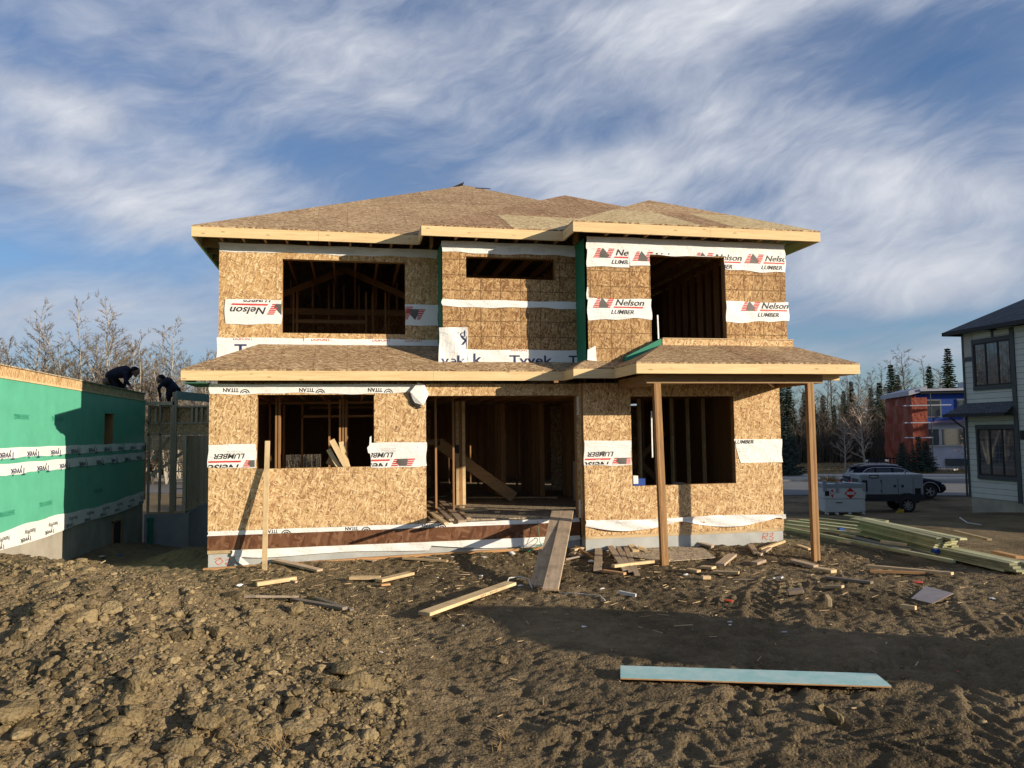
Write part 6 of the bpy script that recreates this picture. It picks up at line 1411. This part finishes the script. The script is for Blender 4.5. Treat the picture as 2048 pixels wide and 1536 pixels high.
# dead grass tufts in the foreground
r = np.random.default_rng(5)
for k_, (px, py, s) in enumerate(((1015, 1480, .17), (560, 1500, .20), (480, 1505, .14), (420, 1470, .10), (1340, 1180, .0), (380, 1478, .09), (1695, 1335, .10), (1000, 1500, .08))):
    if s == 0: continue
    p = gp(px, py); mb = MB()
    for i in range(11):
        d = np.array([r.normal()*.5, r.normal()*.5, .8+.4*r.random()]); q = p+np.array([r.normal()*.02, r.normal()*.02, -.01]); mb.tube([q, q+d*s*.5, q+d*s+np.array([d[0]*s*.5, d[1]*s*.5, -.02])], [.0028, .002, .0008], 3)
    tag(mb.build('grass_tuft', M['dry_grass'], None, loc=tuple(p)), 'straw-coloured tuft of dead grass in the foreground, %s from the left' % ORD[sorted([1015, 560, 480, 420, 380, 1695, 1000]).index(px)+1], 'grass tuft', 'dead grass tufts')
# a few earth lumps large enough to point at
LUMP = [(688, 1352, .21, 'largest pale earth lump, with a flat slab under it'), (690, 1385, .19, 'flat pale slab of earth under the largest lump'), (28, 1440, .17, 'big rounded earth lump at the lower left edge'), (100, 1340, .12, 'dark crumbly earth lump at the left'), (265, 1390, .13, 'pale double lump in the middle of the heap'), (272, 1440, .13, 'lumpy pale clod below the double one'), (210, 1475, .11, 'brown clod near the bottom left'), (420, 1455, .12, 'pale clod with a pointed top near the bottom'), (385, 1498, .10, 'upright pale clod at the bottom'), (385, 1275, .09, 'pale clod half way up the heap'), (435, 1270, .10, 'dark edged clod right of its pale neighbour'), (595, 1225, .12, 'upright clod by the dark sticks'), (490, 1310, .06, 'small tan stone on the heap'), (1520, 1425, .09, 'pale clod in the lower right foreground'), (1668, 1440, .11, 'brown clod below the turquoise strip'), (1640, 1415, .07, 'small clod above its brown neighbour'), (1390, 1083, .14, 'grey boulder against the foundation right of the post'), (800, 1450, .05, 'small clod on the driven ground'), (1008, 1325, .07, 'upright clod in the centre of the yard'), (1164, 1078, .10, 'dark clod at the foundation behind the planks'), (690, 1480, .07, 'tan clod at the bottom, left of centre')]
for i, (px, py, s, lb) in enumerate(LUMP):
    V, F = ico(4, 300+i, .34); rg = np.random.default_rng(i); V = V*np.array([s, s*.75, s*(.72 if 'slab' not in lb else .3)]); dx = fbm(V[:, 0]*30+i, V[:, 1]*30+V[:, 2]*17, 3.0, 3)
    V = V*(1+.10*dx)[:, None]; p = gp(px, py); mb = MB(); mb.add(V@rot_z(rg.random()*6).T+np.array([p[0], p[1], p[2]+s*.3]), [tuple(f) for f in F]); tag(mb.build('earth_lump', M['clod'], None, loc=tuple(p)), lb, 'lump of earth', 'big earth lumps')

# ------------------------------------------------------------------ the two builders
M['jacket'] = mat_flat('jacket', (.018, .020, .035), .8, .2, .3, 6); M['trousers'] = mat_flat('trousers', (.010, .010, .012), .85, .15, .3, 6); M['skin'] = mat_flat('skin', (.24, .14, .10), .6, .3); M['boot'] = mat_flat('boot', (.16, .12, .09), .7); M['cap'] = mat_flat('cap', (.008, .008, .010), .9)
def person(label, loc, segs, cap_c, cap_r, cap_dir, extras=()):
    """segs: (a, b, ra, rb, material index) capsules merged into one skin"""
    mb = MB()
    for a, b, ra, rb, mi in segs:
        a, b = np.array(a, float), np.array(b, float); n = 7; P = []; Rr = []
        d = (b-a)/(np.linalg.norm(b-a)+1e-9)
        for k_ in (-.95, -.7, -.3): P.append(a+d*ra*k_); Rr.append(ra*math.sqrt(1-k_*k_))
        for k_ in range(n+1): P.append(a+(b-a)*k_/n); Rr.append(ra+(rb-ra)*k_/n)
        for k_ in (.3, .7, .95): P.append(b+d*rb*k_); Rr.append(rb*math.sqrt(1-k_*k_))
        mb.tube(P, Rr, 12)
    root = thing('person', label, 'person', loc); o = mb.build('body', [M['jacket'], M['trousers'], M['skin'], M['boot']], root, True)
    md = o.modifiers.new('r', 'REMESH'); md.mode = 'VOXEL'; md.voxel_size = .0085; sm = o.modifiers.new('s', 'SMOOTH'); sm.iterations = 3; sm.factor = .5
    dg = bpy.context.evaluated_depsgraph_get(); dg.update(); me = D.meshes.new_from_object(o.evaluated_get(dg)); o.modifiers.clear(); old = o.data; o.data = me
    me.materials.clear()
    for m_ in (M['jacket'], M['trousers'], M['skin'], M['boot']): me.materials.append(m_)
    C = np.zeros(len(me.polygons)*3); me.polygons.foreach_get('center', C); C = C.reshape(-1, 3)+np.array(loc); best = np.full(len(C), 1e9); mi_ = np.zeros(len(C), int)
    for a, b, ra, rb, mi in segs:
        a, b = np.array(a, float), np.array(b, float); ab = b-a; t = np.clip(((C-a)@ab)/(ab@ab+1e-9), 0, 1); dd = np.linalg.norm(C-a-t[:, None]*ab, axis=1)-(ra+(rb-ra)*t); k_ = dd < best; best[k_] = dd[k_]; mi_[k_] = mi
    me.polygons.foreach_set('material_index', mi_); me.polygons.foreach_set('use_smooth', np.ones(len(C), bool)); me.update()
    V, F = [], []
    bm = bmesh.new(); bmesh.ops.create_icosphere(bm, subdivisions=3, radius=1); cd = np.array(cap_dir)/np.linalg.norm(cap_dir); bmesh.ops.bisect_plane(bm, geom=bm.verts[:]+bm.edges[:]+bm.faces[:], plane_co=tuple(cd*-.05), plane_no=tuple(-cd), clear_outer=True)
    bm.verts.index_update(); V = np.array([v.co[:] for v in bm.verts])*np.array(cap_r)+np.array(cap_c); F = [tuple(v.index for v in f.verts) for f in bm.faces]; bm.free(); mb = MB(); mb.add(V, F); mb.build('knit_cap', M['cap'], root, True)
    for (pts_, rad, mt, nm) in extras: mb = MB(); mb.tube(pts_, rad, 8); mb.build(nm, M[mt], root, True)
    return root
def hand(w, d, side, s=1.0):
    """palm, four curled fingers and a thumb at wrist w pointing along d"""
    w = np.array(w, float); d = np.array(d, float); d /= np.linalg.norm(d); sd = np.cross(d, (0, 1, 0)); sd /= np.linalg.norm(sd); lat = np.cross(d, sd); r_ = [(w, w+d*.085, .034, .036, 2)]
    for i, L in enumerate((.072, .082, .076, .058)):
        b = w+d*.10+lat*(i-1.5)*.022; k_ = b+d*L*.5+sd*.006; r_.append((b-d*.02, k_, .0115, .0105, 2)); r_.append((k_, k_+d*L*.35+sd*.03, .0105, .009, 2))
    tb = w+d*.03+lat*side*.035; r_.append((tb, tb+d*.035+lat*side*.03, .014, .0125, 2)); r_.append((tb+d*.035+lat*side*.03, tb+d*.065+lat*side*.035+sd*.01, .0125, .010, 2)); return r_
def head(c, fwd, up, r=.098):
    """skull, face, nose, chin, ears"""
    c = np.array(c, float); f = np.array(fwd, float); f /= np.linalg.norm(f); u = np.array(up, float); u = u-f*(u@f); u /= np.linalg.norm(u); l = np.cross(u, f)
    s_ = [(c-f*.015+u*.02, c+f*.02+u*.02, r, r*.95, 2), (c+f*.03-u*.05, c+f*.055-u*.085, .062, .042, 2), (c+f*.095+u*.005, c+f*.115-u*.025, .012, .017, 2), (c+f*.085-u*.052-l*.016, c+f*.085-u*.052+l*.016, .013, .013, 2)]
    for sg in (-1, 1): s_ += [(c+l*sg*.095+u*.01, c+l*sg*.1-u*.03, .013, .012, 2), (c+f*.082+u*.02+l*sg*.03, c+f*.086+u*.02+l*sg*.034, .014, .012, 2)]
    return s_
def w(px, py, y): return U(px, py, 'Y', y)
# kneeling builder, hands on the deck edge
y = 7.0; dk = 2.905
pel, bel, che, nk, hd = w(223, 752, y), w(236, 745, y), w(250, 744, y), w(259, 743, y), w(269, 742, y)
ht = hd+np.array([0.02, -.02, -.02]); fw = np.array([.85, -.1, -.45]); upv = np.array([.45, 0, .85])
segs = [(pel, bel, .155, .15, 0), (bel, che, .15, .175, 0), (che+np.array([0, -.10, 0]), che+np.array([.04, .10, 0]), .13, .13, 0), (che, nk, .12, .07, 0), (nk, hd, .06, .06, 2)]+head(ht, fw, upv)
for sg, hp_, el, hn in ((-1, .10, (256, 763), (262, 779)), (1, .10, (247, 760), (246, 772))):
    sh_ = w(256, 747, y)+np.array([0, sg*.2, -.02]); e_ = w(*el, y)+np.array([0, sg*.2, 0]); h_ = w(*hn, y)+np.array([0, sg*.16, 0]); h_[2] = max(h_[2], dk+.12)
    segs += [(sh_, e_, .068, .052, 0), (e_, h_, .05, .036, 0)]; dn = np.array([.25, 0, -1.0]) if sg < 0 else np.array([.1, 0, -1.0]); segs += hand(h_+np.array([0, 0, -.01]), dn*1.0+np.array([.3, 0, .1]), sg)
    kn = w(235 if sg < 0 else 242, 772, y)+np.array([0, sg*.13, 0]); kn[2] = dk+.07; ft = w(215 if sg < 0 else 221, 768, y)+np.array([0, sg*.12, 0]); ft[2] = dk+.11
    segs += [(pel+np.array([0, sg*.09, -.04]), kn, .105, .07, 1), (kn, ft, .066, .048, 1), (ft, ft+np.array([-.06, 0, .10]), .048, .042, 3), (ft+np.array([-.01, 0, .02]), ft+np.array([-.03, 0, -.07]), .045, .035, 3)]
person('person in navy jacket kneeling with both hands on the green house deck', (float(pel[0]), y, dk), segs, ht+np.array([-.01, 0, .025]), (.112, .112, .118), (-.25, 0, 1.0), extras=[([w(214, 758, y)+np.array([0, -.16, 0]), w(216, 766, y)+np.array([0, -.18, -.02])], .075, 'boot', 'tool_pouch')])
# bending builder on the header
y = 9.4
hd = w(322, 758, y); nk = w(328, 761, y); che = w(335, 765, y); bel = w(342, 771, y); pel = w(349, 779, y); fw = np.array([-.65, -.2, -.75]); upv = np.array([-.7, 0, .7])
segs = [(pel, bel, .15, .145, 0), (bel, che, .145, .165, 0), (che+np.array([0, -.12, 0]), che+np.array([0, .12, 0]), .12, .12, 0), (che, nk, .11, .07, 0), (nk, hd, .06, .06, 2)]+head(hd+np.array([-.02, 0, -.02]), fw, upv)
ff = w(341, 812, y)[2]
for sg, el, hn, kn_, ft_ in ((-1, (321, 777), (323, 795), (339, 794), (340, 810)), (1, (333, 780), (331, 790), (349, 796), (345, 810))):
    sh_ = w(330, 766, y)+np.array([0, sg*.19, 0]); e_ = w(*el, y)+np.array([0, sg*.2, 0]); h_ = w(*hn, y)+np.array([0, sg*.15, 0])
    segs += [(sh_, e_, .066, .050, 0), (e_, h_, .048, .035, 0)]+hand(h_, (.1, 0, -1), sg); k2 = w(*kn_, y)+np.array([0, sg*.11, 0]); f2 = w(*ft_, y)+np.array([0, sg*.11, 0])
    segs += [(pel+np.array([0, sg*.09, -.03]), k2, .105, .068, 1), (k2, f2+np.array([0, 0, .05]), .064, .048, 1), (f2+np.array([.02, 0, .0]), f2+np.array([-.15, -.02, -.02]), .048, .042, 3)]
person('person in black bending down on the framing beside the tall post', (float(pel[0]), y, float(ff)), segs, hd+np.array([.01, 0, .02]), (.112, .112, .115), (.5, .1, .9), extras=[([w(356, 777, y)+np.array([0, -.1, 0]), w(358, 786, y)+np.array([0, -.1, 0])], .09, 'cap', 'tool_pouch')])

# ------------------------------------------------------------------ parked car
M['paint'] = mat_flat('paint', (.008, .010, .020), .5, .06, .05); M['paint'].node_tree.nodes['Principled BSDF'].inputs['Coat Weight'].default_value = 0.0; M['tyre'] = mat_flat('tyre', (.02, .02, .02), .85); M['chrome'] = mat_flat('chrome', (.6, .6, .62), .2, .6, metal=1.0); M['alloy'] = mat_flat('alloy', (.42, .42, .43), .35, .5, metal=.7); M['lamp_red'] = mat_flat('lamp_red', (.45, .02, .015), .25); M['lamp_clear'] = mat_flat('lamp_clear', (.7, .72, .74), .15, .8); M['car_glass'] = mat_flat('car_glass', (.03, .035, .042), .3, .35, .2)
def wheel(parent, c, r, wd, side, spokes, mat_rim, tyre_label=None):
    wd2 = wd/2; prof = [(r*.62, -wd2), (r*.9, -wd2), (r*.985, -wd2*.75), (r, -wd2*.3), (r, wd2*.3), (r*.985, wd2*.75), (r*.9, wd2), (r*.62, wd2)]
    wh = D.objects.new('wheel', None); COL.objects.link(wh); wh.parent = parent
    mb = MB(); mb.lathe(prof, c, 'Y', 28, closed=True); mb.build('tyre', M['tyre'], wh, True, world=False)
    mb = MB(); y0 = side*wd2*.55; mb.lathe([(r*.63, -wd2*.8), (r*.63, wd2*.8), (r*.56, wd2*.5), (r*.56, -wd2*.5)], c, 'Y', 28, closed=True)
    for k_ in range(spokes):
        t = 6.283*k_/spokes; d = np.array([math.cos(t), 0, math.sin(t)]); cc = np.array(c)+np.array([0, y0, 0]); mb.bar(cc, cc+d*r*.6, .035 if spokes < 9 else .03, r*.17, up=np.cross(d, (0, 1, 0)))
    mb.lathe([(0.001, y0+side*.03), (r*.14, y0+side*.03), (r*.16, y0-side*.01)], c, 'Y', 14); mb.build('rim', mat_rim, wh, False, world=False)
    mb = MB(); mb.lathe([(.001, y0-side*.05), (r*.57, y0-side*.05), (r*.57, y0-side*.06), (.001, y0-side*.06)], c, 'Y', 20); mb.build('brake_disc', M['black'], wh, world=False)
def make_car():
    t = D.objects.new('parked_car', None); COL.objects.link(t); tag(t, 'dark blue sport utility car parked on the road behind the grey generator', 'car')
    # length 4.85, x forward, y left; body as a stack of half-profiles
    L = 4.85; W2 = .95; wf, wr, R_ = 3.95, 1.02, .37
    def belt(x): return 1.02+.04*math.sin(x/4.85*3)
    top = lambda x: np.interp(x, [0, .12, .5, 3.35, 4.2, 4.7, 4.85], [.82, 1.04, 1.08, 1.05, .96, .80, .62])
    bot = lambda x: np.interp(x, [0, .15, .55, 4.2, 4.7, 4.85], [.42, .30, .25, .25, .28, .40])
    hw = lambda x: np.interp(x, [0, .18, .8, 3.9, 4.55, 4.85], [.72, .90, .95, .95, .84, .60])
    xs = sorted(set(list(np.linspace(0, L, 50)))); mb = MB(); n = 14; vs = []
    for x in xs:
        tp, bt, h_ = top(x), bot(x), hw(x)
        for cx_ in (wf, wr):
            d = abs(x-cx_)
            if d < .46: bt = max(bt, .36+math.sqrt(max(0, .46**2-d*d))*.95)
        cr = .05
        ring = [(-h_*.82, bt), (-h_*.98, bt+.04), (-h_, bt+(tp-bt)*.45), (-h_*.985, tp-.12), (-h_*.93, tp-.03), (-h_*.5, tp+cr*.4), (0, tp+cr*.5), (h_*.5, tp+cr*.4), (h_*.93, tp-.03), (h_*.985, tp-.12), (h_, bt+(tp-bt)*.45), (h_*.98, bt+.04), (h_*.82, bt), (0, bt+.02)]
        vs += [(x, a, b) for a, b in ring]
    fs = [(i*n+k_, (i+1)*n+k_, (i+1)*n+(k_+1) % n, i*n+(k_+1) % n) for i in range(len(xs)-1) for k_ in range(n)]+[tuple(range(n)), tuple(reversed(range((len(xs)-1)*n, len(xs)*n)))]
    mb.add(vs, fs); body = mb.build('body', M['paint'], t, True, world=False)
    # greenhouse
    def gh(x0, x1, x2, x3, zb, zt_, wb, wt, ins=0.0):
        return [(x0, -wb, zb), (x3, -wb, zb), (x3, wb, zb), (x0, wb, zb), (x1, -wt, zt_), (x2, -wt, zt_), (x2, wt, zt_), (x1, wt, zt_)]
    xs2 = np.linspace(0, 1, 17); vs = []; prof_t = lambda x: np.interp(x, [.10, .45, .9, 1.8, 2.5, 3.0, 3.5], [1.06, 1.56, 1.66, 1.70, 1.67, 1.48, 1.08]); X_ = [.10, .2, .32, .45, .7, .9, 1.3, 1.8, 2.2, 2.5, 2.75, 3.0, 3.25, 3.5]
    for x in X_:
        tp = prof_t(x); wb = .90; wt = .90-.24*(tp-1.05)/.65; vs += [(x, -wb, 1.02), (x, -wt, tp-.05), (x, -wt+.09, tp), (x, 0, tp+.025), (x, wt-.09, tp), (x, wt, tp-.05), (x, wb, 1.02)]
    m7 = 7; fs = [(i*m7+k_, (i+1)*m7+k_, (i+1)*m7+k_+1, i*m7+k_+1) for i in range(len(X_)-1) for k_ in range(m7-1)]; mb = MB(); mb.add(vs, fs); mb.build('cabin', M['paint'], t, True, world=False)
    for sd in (-1, 1):
        def wp(x, z, o=.012): wt = .90-.24*(z-1.02)/.68*1.0; return (x, sd*(wt+o-.01*(z > 1.5)), z)
        for pl in ([(.72, 1.12), (1.35, 1.12), (1.35, 1.54), (1.02, 1.50), (.82, 1.36)], [(1.43, 1.12), (2.22, 1.12), (2.16, 1.555), (1.43, 1.56)], [(2.30, 1.12), (3.22, 1.12), (2.92, 1.36), (2.66, 1.50), (2.28, 1.55)]):
            mb = MB(); P = [wp(*q) for q in pl]; mb.prism(P, (0, -sd*.015, 0)); mb.build('window', M['car_glass'], t, world=False)
        P = [wp(x, z, .02) for x, z in ((.62, 1.10), (.80, 1.40), (1.02, 1.55), (1.4, 1.60), (2.2, 1.60), (2.7, 1.54), (3.0, 1.38), (3.3, 1.12))]; mb = MB(); mb.tube(P, .014, 5); mb.tube([wp(.62, 1.10, .02), wp(3.3, 1.11, .02)], .012, 5); mb.build('window_trim', M['chrome'], t, world=False)
        mb = MB(); mb.tube([(.7, sd*.62, 1.70), (1.2, sd*.63, 1.76), (2.3, sd*.63, 1.75), (2.55, sd*.62, 1.70)], .02, 6); mb.build('roof_rail', M['chrome'], t, world=False)
        mb = MB(); mb.obox((2.95, sd*1.03, 1.17), (.14, .20, .14)); mb.build('mirror', M['paint'], t, world=False, bevel=.03)
        for xd in (1.4, 2.27, 3.2): mb = MB(); mb.box(xd-.004, xd+.004, sd*.955-.004, sd*.955+.004, .42, 1.0); mb.build('door_seam', M['black'], t, world=False)
        for xd in (1.75, 2.6): mb = MB(); mb.box(xd, xd+.2, sd*.965-.015, sd*.965+.015, .92, .95); mb.build('door_handle', M['paint'], t, world=False)
        mb = MB(); mb.box(1.45, 3.45, sd*.93-.02, sd*.93+.02, .27, .36); mb.build('sill_trim', M['black'], t, world=False)
        for cx_ in (wf, wr): wheel(t, (cx_, sd*.83, R_), R_, .25, sd, 5, M['alloy'])
        for cx_ in (wf, wr):
            A = [(cx_+.47*math.cos(a_), sd*.945, R_+.0+.47*math.sin(a_)) for a_ in np.linspace(0, math.pi, 13)]; mb = MB(); mb.tube(A, .028, 5); mb.build('wheel_arch', M['alloy'], t, world=False)
        V, F = ico(2, 3, .0); mb = MB(); mb.add(V*np.array([.17, .10, .10])+np.array([.09, sd*.80, .86]), [tuple(f) for f in F]); mb.build('tail_light', M['lamp_red'], t, True, world=False)
        mb = MB(); mb.add(V*np.array([.16, .12, .065])+np.array([4.60, sd*.72, .74]), [tuple(f) for f in F]); mb.build('headlight', M['lamp_clear'], t, True, world=False)
    mb = MB(); mb.prism([(.13, -.62, 1.12), (.13, .62, 1.12), (.42, .56, 1.50), (.42, -.56, 1.50)], (-.012, 0, .008)); mb.build('rear_window', M['car_glass'], t, world=False)
    mb = MB(); mb.prism([(3.44, -.70, 1.12), (3.44, .70, 1.12), (2.78, .56, 1.62), (2.78, -.56, 1.62)], (.012, 0, .012)); mb.build('windscreen', M['car_glass'], t, world=False)
    mb = MB(); mb.prism([(.28, -.6, 1.60), (.62, -.6, 1.66), (.62, .6, 1.66), (.28, .6, 1.60)], (0, 0, .03)); mb.build('spoiler', M['paint'], t, world=False)
    mb = MB(); mb.box(-.03, .04, -.7, .7, .42, .62); mb.build('rear_bumper', M['black'], t, world=False); mb = MB(); mb.box(4.78, 4.87, -.55, .55, .40, .60); mb.build('grille', M['black'], t, world=False)
    mb = MB(); mb.box(-.02, .01, -.25, .25, .72, .84); mb.build('number_plate', M['white_gap'], t, world=False); return t
car = make_car(); ang = math.atan2(E1[1], E1[0]); pc = at_depth(1688, 960, 41.3); car.location = (pc[0], pc[1], -2.04); car.rotation_euler = (0, 0, ang+.05)

# ------------------------------------------------------------------ generator trailer and fuel tank
M['gen'] = mat_flat('gen_paint', (.24, .27, .29), .45, .4, .08); M['gen_dark'] = mat_flat('gen_dark', (.025, .03, .035), .6); M['tank_white'] = mat_flat('tank_white', (.50, .51, .50), .45, .4, .07); M['yellow'] = mat_flat('yellow', (.5, .32, .03), .5)
ag = ang+.10
def placed(t, px, py, dep, z=None):
    p = at_depth(px, py, dep); t.location = (p[0], p[1], TB(p[0], p[1]) if z is None else z); t.rotation_euler = (0, 0, ag); return t
g_ = D.objects.new('generator_trailer', None); COL.objects.link(g_); tag(g_, 'grey towable generator on black trailer wheels, in front of the dark car', 'generator'); placed(g_, 1722, 1018, 35.0)
def lb(*a, name, mat, par=g_, bev=None): mb = MB(); mb.box(*a); return mb.build(name, M[mat], par, world=False, bevel=bev)
lb(0, 2.75, 0, 1.3, .78, 1.72, name='body', mat='gen', bev=.04); lb(-.02, 2.77, -.02, 1.32, .50, .775, name='chassis', mat='gen_dark'); lb(.10, .32, -.02, -.003, .95, 1.45, name='louvre', mat='black'); lb(-.015, -.003, .2, 1.1, .9, 1.5, name='louvre', mat='black')
lb(2.38, 2.62, -.02, -.003, .82, 1.08, name='louvre', mat='black')
for a, b in ((.95, 1.63), (1.66, 2.28)): d_1 = lb(a, b, -.018, -.003, .82, 1.52, name='door', mat='gen'); 
for a in (.94, 1.645, 2.29): lb(a, a+.012, -.02, -.0185, .82, 1.52, name='door_seam', mat='black')
for a in (1.45, 1.78): lb(a, a+.12, -.022, -.0185, 1.12, 1.24, name='latch', mat='gen_dark')
for z in (.92, 1.36): lb(.90, .945, -.025, -.004, z, z+.09, name='hinge', mat='gen_dark')
pg_ = Plane2((0, -.024, 0), (1, 0, 0), (0, 0, 1), (0, -1, 0)); nb = lb(.42, .82, -.02, -.003, 1.54, 1.69, name='name_plate', mat='black')
def wl(par, pl, s, u, v, h, mat, wdt):
    V, F, w_ = text_poly(s, True); mb = MB(); mb.add([pl.pt(x*wdt/w_+u, y*h+v, .002) for x, y in V], F); o = mb.build('lettering', mat, None, world=False); o.parent = par
wl(nb, pg_, 'DIESEL', .45, 1.58, .07, M['wrap'], .34)
mb = MB(); mb.tube([(2.05, .2, 1.70), (2.05, .2, 1.85)], .04, 8); mb.build('exhaust', M['steel'], g_, world=False)
for sy in (.02, 1.28): wheel(g_, (1.98, sy-.12*(1 if sy < .5 else -1), .34), .34, .20, -1 if sy < .5 else 1, 8, M['alloy'])
A = [(1.98+.45*math.cos(a_), -.02, .36+.40*math.sin(a_)) for a_ in np.linspace(0.15, math.pi-.15, 9)]; mb = MB()
for a, b in zip(A[:-1], A[1:]): mb.bar(np.array(a)+np.array([0, -.05, 0]), np.array(b)+np.array([0, -.05, 0]), .24, .02, up=(0, 1, 0))
mb.build('mudguard', M['gen_dark'], g_, world=False)
mb = MB(); mb.bar((0, .65, .55), (-1.5, .65, .45), .1, .1); mb.build('drawbar', M['gen_dark'], g_, world=False); mb = MB(); mb.tube([(-1.1, .65, 0), (-1.1, .65, .6)], .04, 8); mb.build('jack', M['gen_dark'], g_, world=False)
ch = MB(); ch.prism([(1.40, -.3, .0), (1.75, -.3, 0), (1.75, -.3, .16), (1.55, -.3, .12)], (0, .14, 0)); o = ch.build('wheel_chock', M['yellow'], None, world=False); o.matrix_world = Matrix.Translation(g_.location) @ Matrix.Rotation(ag, 4, 'Z'); tag(o, 'yellow wedge chock on the soil by the generator wheel', 'wheel chock')
t_ = D.objects.new('fuel_tank', None); COL.objects.link(t_); tag(t_, 'white skid fuel tank with red hazard diamonds left of the generator', 'fuel tank'); placed(t_, 1650, 1021, 34.0)
lb(0, 1.72, 0, 1.15, .12, .70, name='lower_tank', mat='tank_white', par=t_, bev=.02); lb(-.02, 1.74, -.02, 1.17, .703, 1.18, name='upper_tank', mat='tank_white', par=t_, bev=.02); lb(-.03, 1.75, -.03, 1.18, 1.182, 1.36, name='rim', mat='gen', par=t_, bev=.01); lb(-.05, .10, -.045, .1, 1.05, 1.52, name='corner_post', mat='gen', par=t_); lb(.48, .62, -.045, .0, .98, 1.42, name='bracket', mat='gen', par=t_); lb(1.62, 1.76, -.045, .1, 1.05, 1.40, name='corner_post', mat='gen', par=t_)
lb(.48, .75, -.012, -.002, .52, .56, name='slot', mat='black', par=t_)
mb = MB(); mb.bar((0, -.01, 1.45), (1.6, -.01, 1.34), .03, .05); mb.build('top_rail', M['gen'], t_, world=False)
for i, x in enumerate((.03, .45, 1.0, 1.58)):
    mb = MB(); mb.tube([(x, .05, .09), (x+.12, .05, .02)], .06, 8); mb.build('foot', M['tank_white'], t_, world=False)
for cx_, s_, wd_ in ((1.10, .25, 1.0), (.33, .20, .45)):
    mb = MB(); mb.prism([(cx_-s_*wd_, -.03, .95), (cx_, -.03, .95-s_), (cx_+s_*wd_, -.03, .95), (cx_, -.03, .95+s_)], (0, .006, 0)); dm = mb.build('hazard_diamond', M['lamp_red'], t_, world=False)
    mb = MB(); mb.box(cx_-s_*.62*wd_, cx_+s_*.62*wd_, -.034, -.0305, .89, 1.01); o = mb.build('panel', M['wrap'], dm, world=False)
    wl(dm, Plane2((0, -.036, 0), (1, 0, 0), (0, 0, 1), (0, -1, 0)), '1202', cx_-s_*.5*wd_, .91, .08, M['black'], s_*wd_)
lb(.02, .20, -.03, -.022, .84, 1.06, name='notice_plate', mat='black', par=t_)
